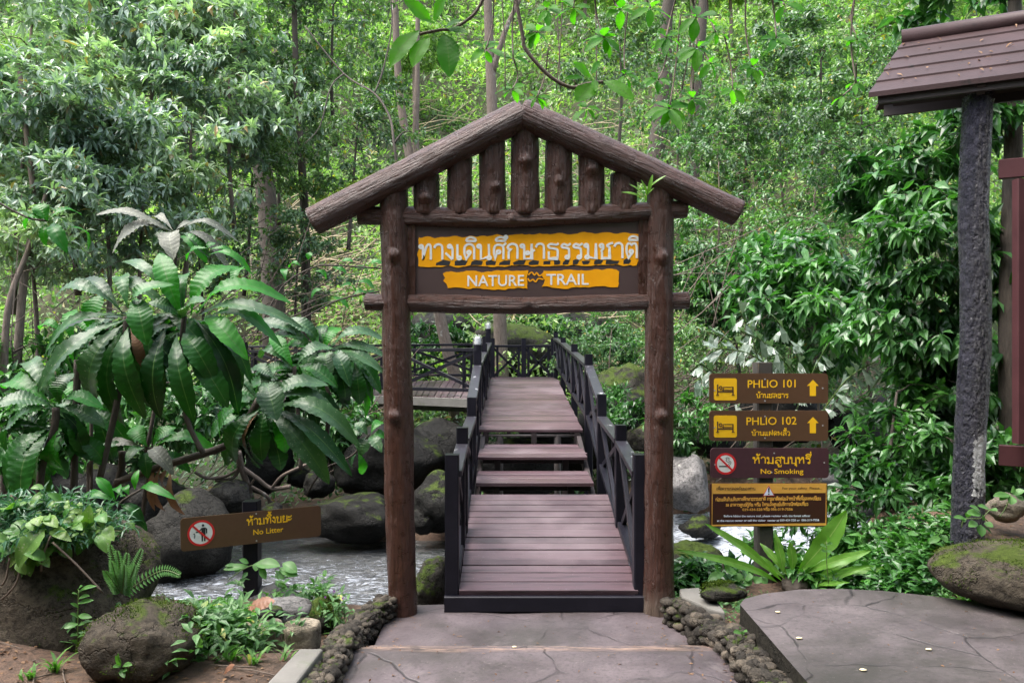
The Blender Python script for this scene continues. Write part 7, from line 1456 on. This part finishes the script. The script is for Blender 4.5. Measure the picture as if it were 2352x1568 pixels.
# narrow-leaved herb trailing over the big boulder round the pothos
th_ = thing('trailing_herb', 'blue-green narrow-leaved herb creeping over the top of the large boulder', 'plant', tuple(ZL(300, 250, 4.75))); rgt = np.random.default_rng(15); C = []
for i in range(330):
    x, y, d_ = pol[i % 10]; C.append(ZL(x + rgt.normal() * 90, y + rgt.normal() * 38 + 12, d_ + .06 + rgt.normal() * .08))
C = np.array(C); P, Dv, N = whorls(C, rgt.normal(size=C.shape) * .5 + [0, -.3, .8], 5, rgt, droop=.3); k = rgt.uniform(.6, 1.2, len(P)); leaf_cloud('leaves', P, Dv, N, .085 * k, .017 * k, leafmat('blue_green_leaf', (.02, .075, .035), (.07, .17, .09), .4, .3), th_)
mb = MB(); rgt = np.random.default_rng(16)
for i in range(60):
    x, y = rgt.uniform(-3.0, -1.1), rgt.uniform(3.3, 4.6); a = rgt.uniform(0, 6.28); L = rgt.uniform(.06, .3); e1 = Vector((math.cos(a), math.sin(a), 0)) * L; z = ground_at(x, y) + .008; m_ = Vector((rgt.normal() * .02, rgt.normal() * .02, .012))
    mb.tube([Vector((x, y, z)) - e1 / 2, Vector((x, y, z)) + m_, Vector((x, y, z)) + e1 / 2], [.004, .004, .002], 5)
tag(mb.build('fallen_twigs', M['twig']), kind='stuff')

# the forest that closes in behind and beside the path (out of the picture, it shades the scene)
rgz = np.random.default_rng(77); n = 52000; az = rgz.uniform(R(62), R(298), n); rr = rgz.uniform(7.5, 11.5, n); z = 9.0 * rgz.uniform(0, 1, n) ** .8 * (.8 + .2 * np.sin(az * 7))
P = np.stack([np.sin(az) * rr, 1.5 + np.cos(az) * rr, z - .2], 1); k = (P[:, 1] < 3.6) | (np.abs(P[:, 0]) > .70 * P[:, 1] + 3.2); P = P[k]; n = len(P)
o = leaf_cloud('surrounding_forest', P, rgz.normal(size=(n, 3)), rgz.normal(size=(n, 3)) + [0, 0, .5], .5, .24, L_['mid'], None, T_FAR); tag(o, kind='stuff')

n = 70; s_ = rgl.uniform(.1, 2.2, n); t_ = rgl.uniform(.05, .95, n); P = np.array([roof_pt(a, b, .045) for a, b in zip(s_, t_)]); nr = np.array([-.46 * .68, -.888 * .68, .73])
o = leaf_cloud('roof_litter', P, np.cross(rgl.normal(size=(n, 3)), nr) + rgl.normal(size=(n, 3)) * .1, nr + rgl.normal(size=(n, 3)) * .15, rgl.uniform(.015, .06, n), rgl.uniform(.006, .02, n), L_['dry']); tag(o, kind='stuff')
n = 130; x = rgl.uniform(1.5, 4.0, n); y = rgl.uniform(3.2, 4.9, n); k = y < 5.0 - .35 * np.maximum(0, x - 2.2); P = np.stack([x, y, 0 * x + .353], 1)[k]; n = len(P)
o = leaf_cloud('slab_litter', P, rgl.normal(size=(n, 3)) * [1, 1, .08], np.array([0, 0, 1.0]) + rgl.normal(size=(n, 3)) * .2, rgl.uniform(.005, .022, n), rgl.uniform(.003, .01, n), L_['dry']); tag(o, kind='stuff')

def moss_on(obj, label, n, thr, seed, scale=4.5):
    """Short moss blades standing on the upper, damp side of a rock, in ragged patches."""
    rg = np.random.default_rng(seed); me = obj.data; V = np.array([v.co[:] for v in me.vertices]) + np.array(obj.location); N_ = np.array([v.normal[:] for v in me.vertices])
    i = rg.integers(0, len(V), n * 6); P = V[i] + rg.normal(size=(len(i), 3)) * .006; Nn = N_[i]; k = (fbm(P, scale, seed, 3) + .25 * Nn[:, 2] > thr) & (Nn[:, 2] > -.2); P, Nn = P[k][:n], Nn[k][:n]; m = len(P)
    if not m: return
    D = unit(Nn + rg.normal(size=(m, 3)) * .5); o = leaf_cloud('moss', P - Nn * .003, D, rg.normal(size=(m, 3)), rg.uniform(.007, .017, m), .006, M['moss_dark'], None, T_FAR); tag(o, label, 'moss', kind='stuff')
M['moss_dark'] = leafmat('dark_moss', (.02, .04, .004), (.07, .11, .012), .8, .2, .1)
for o in list(SC.objects):
    lab = o.get('label', '')
    if o.name.startswith('boulder') and ('large dark mossy' in lab or 'rounded brown' in lab or 'low greenish' in lab or 'mossy wedge' in lab or 'small mossy' in lab):
        moss_on(o, 'raised moss patches on the ' + lab.split(' with ')[0].split(' under ')[0].split(' on the ')[0].split(' at the ')[0].split(' beneath ')[0], 2600, .34, len(lab))
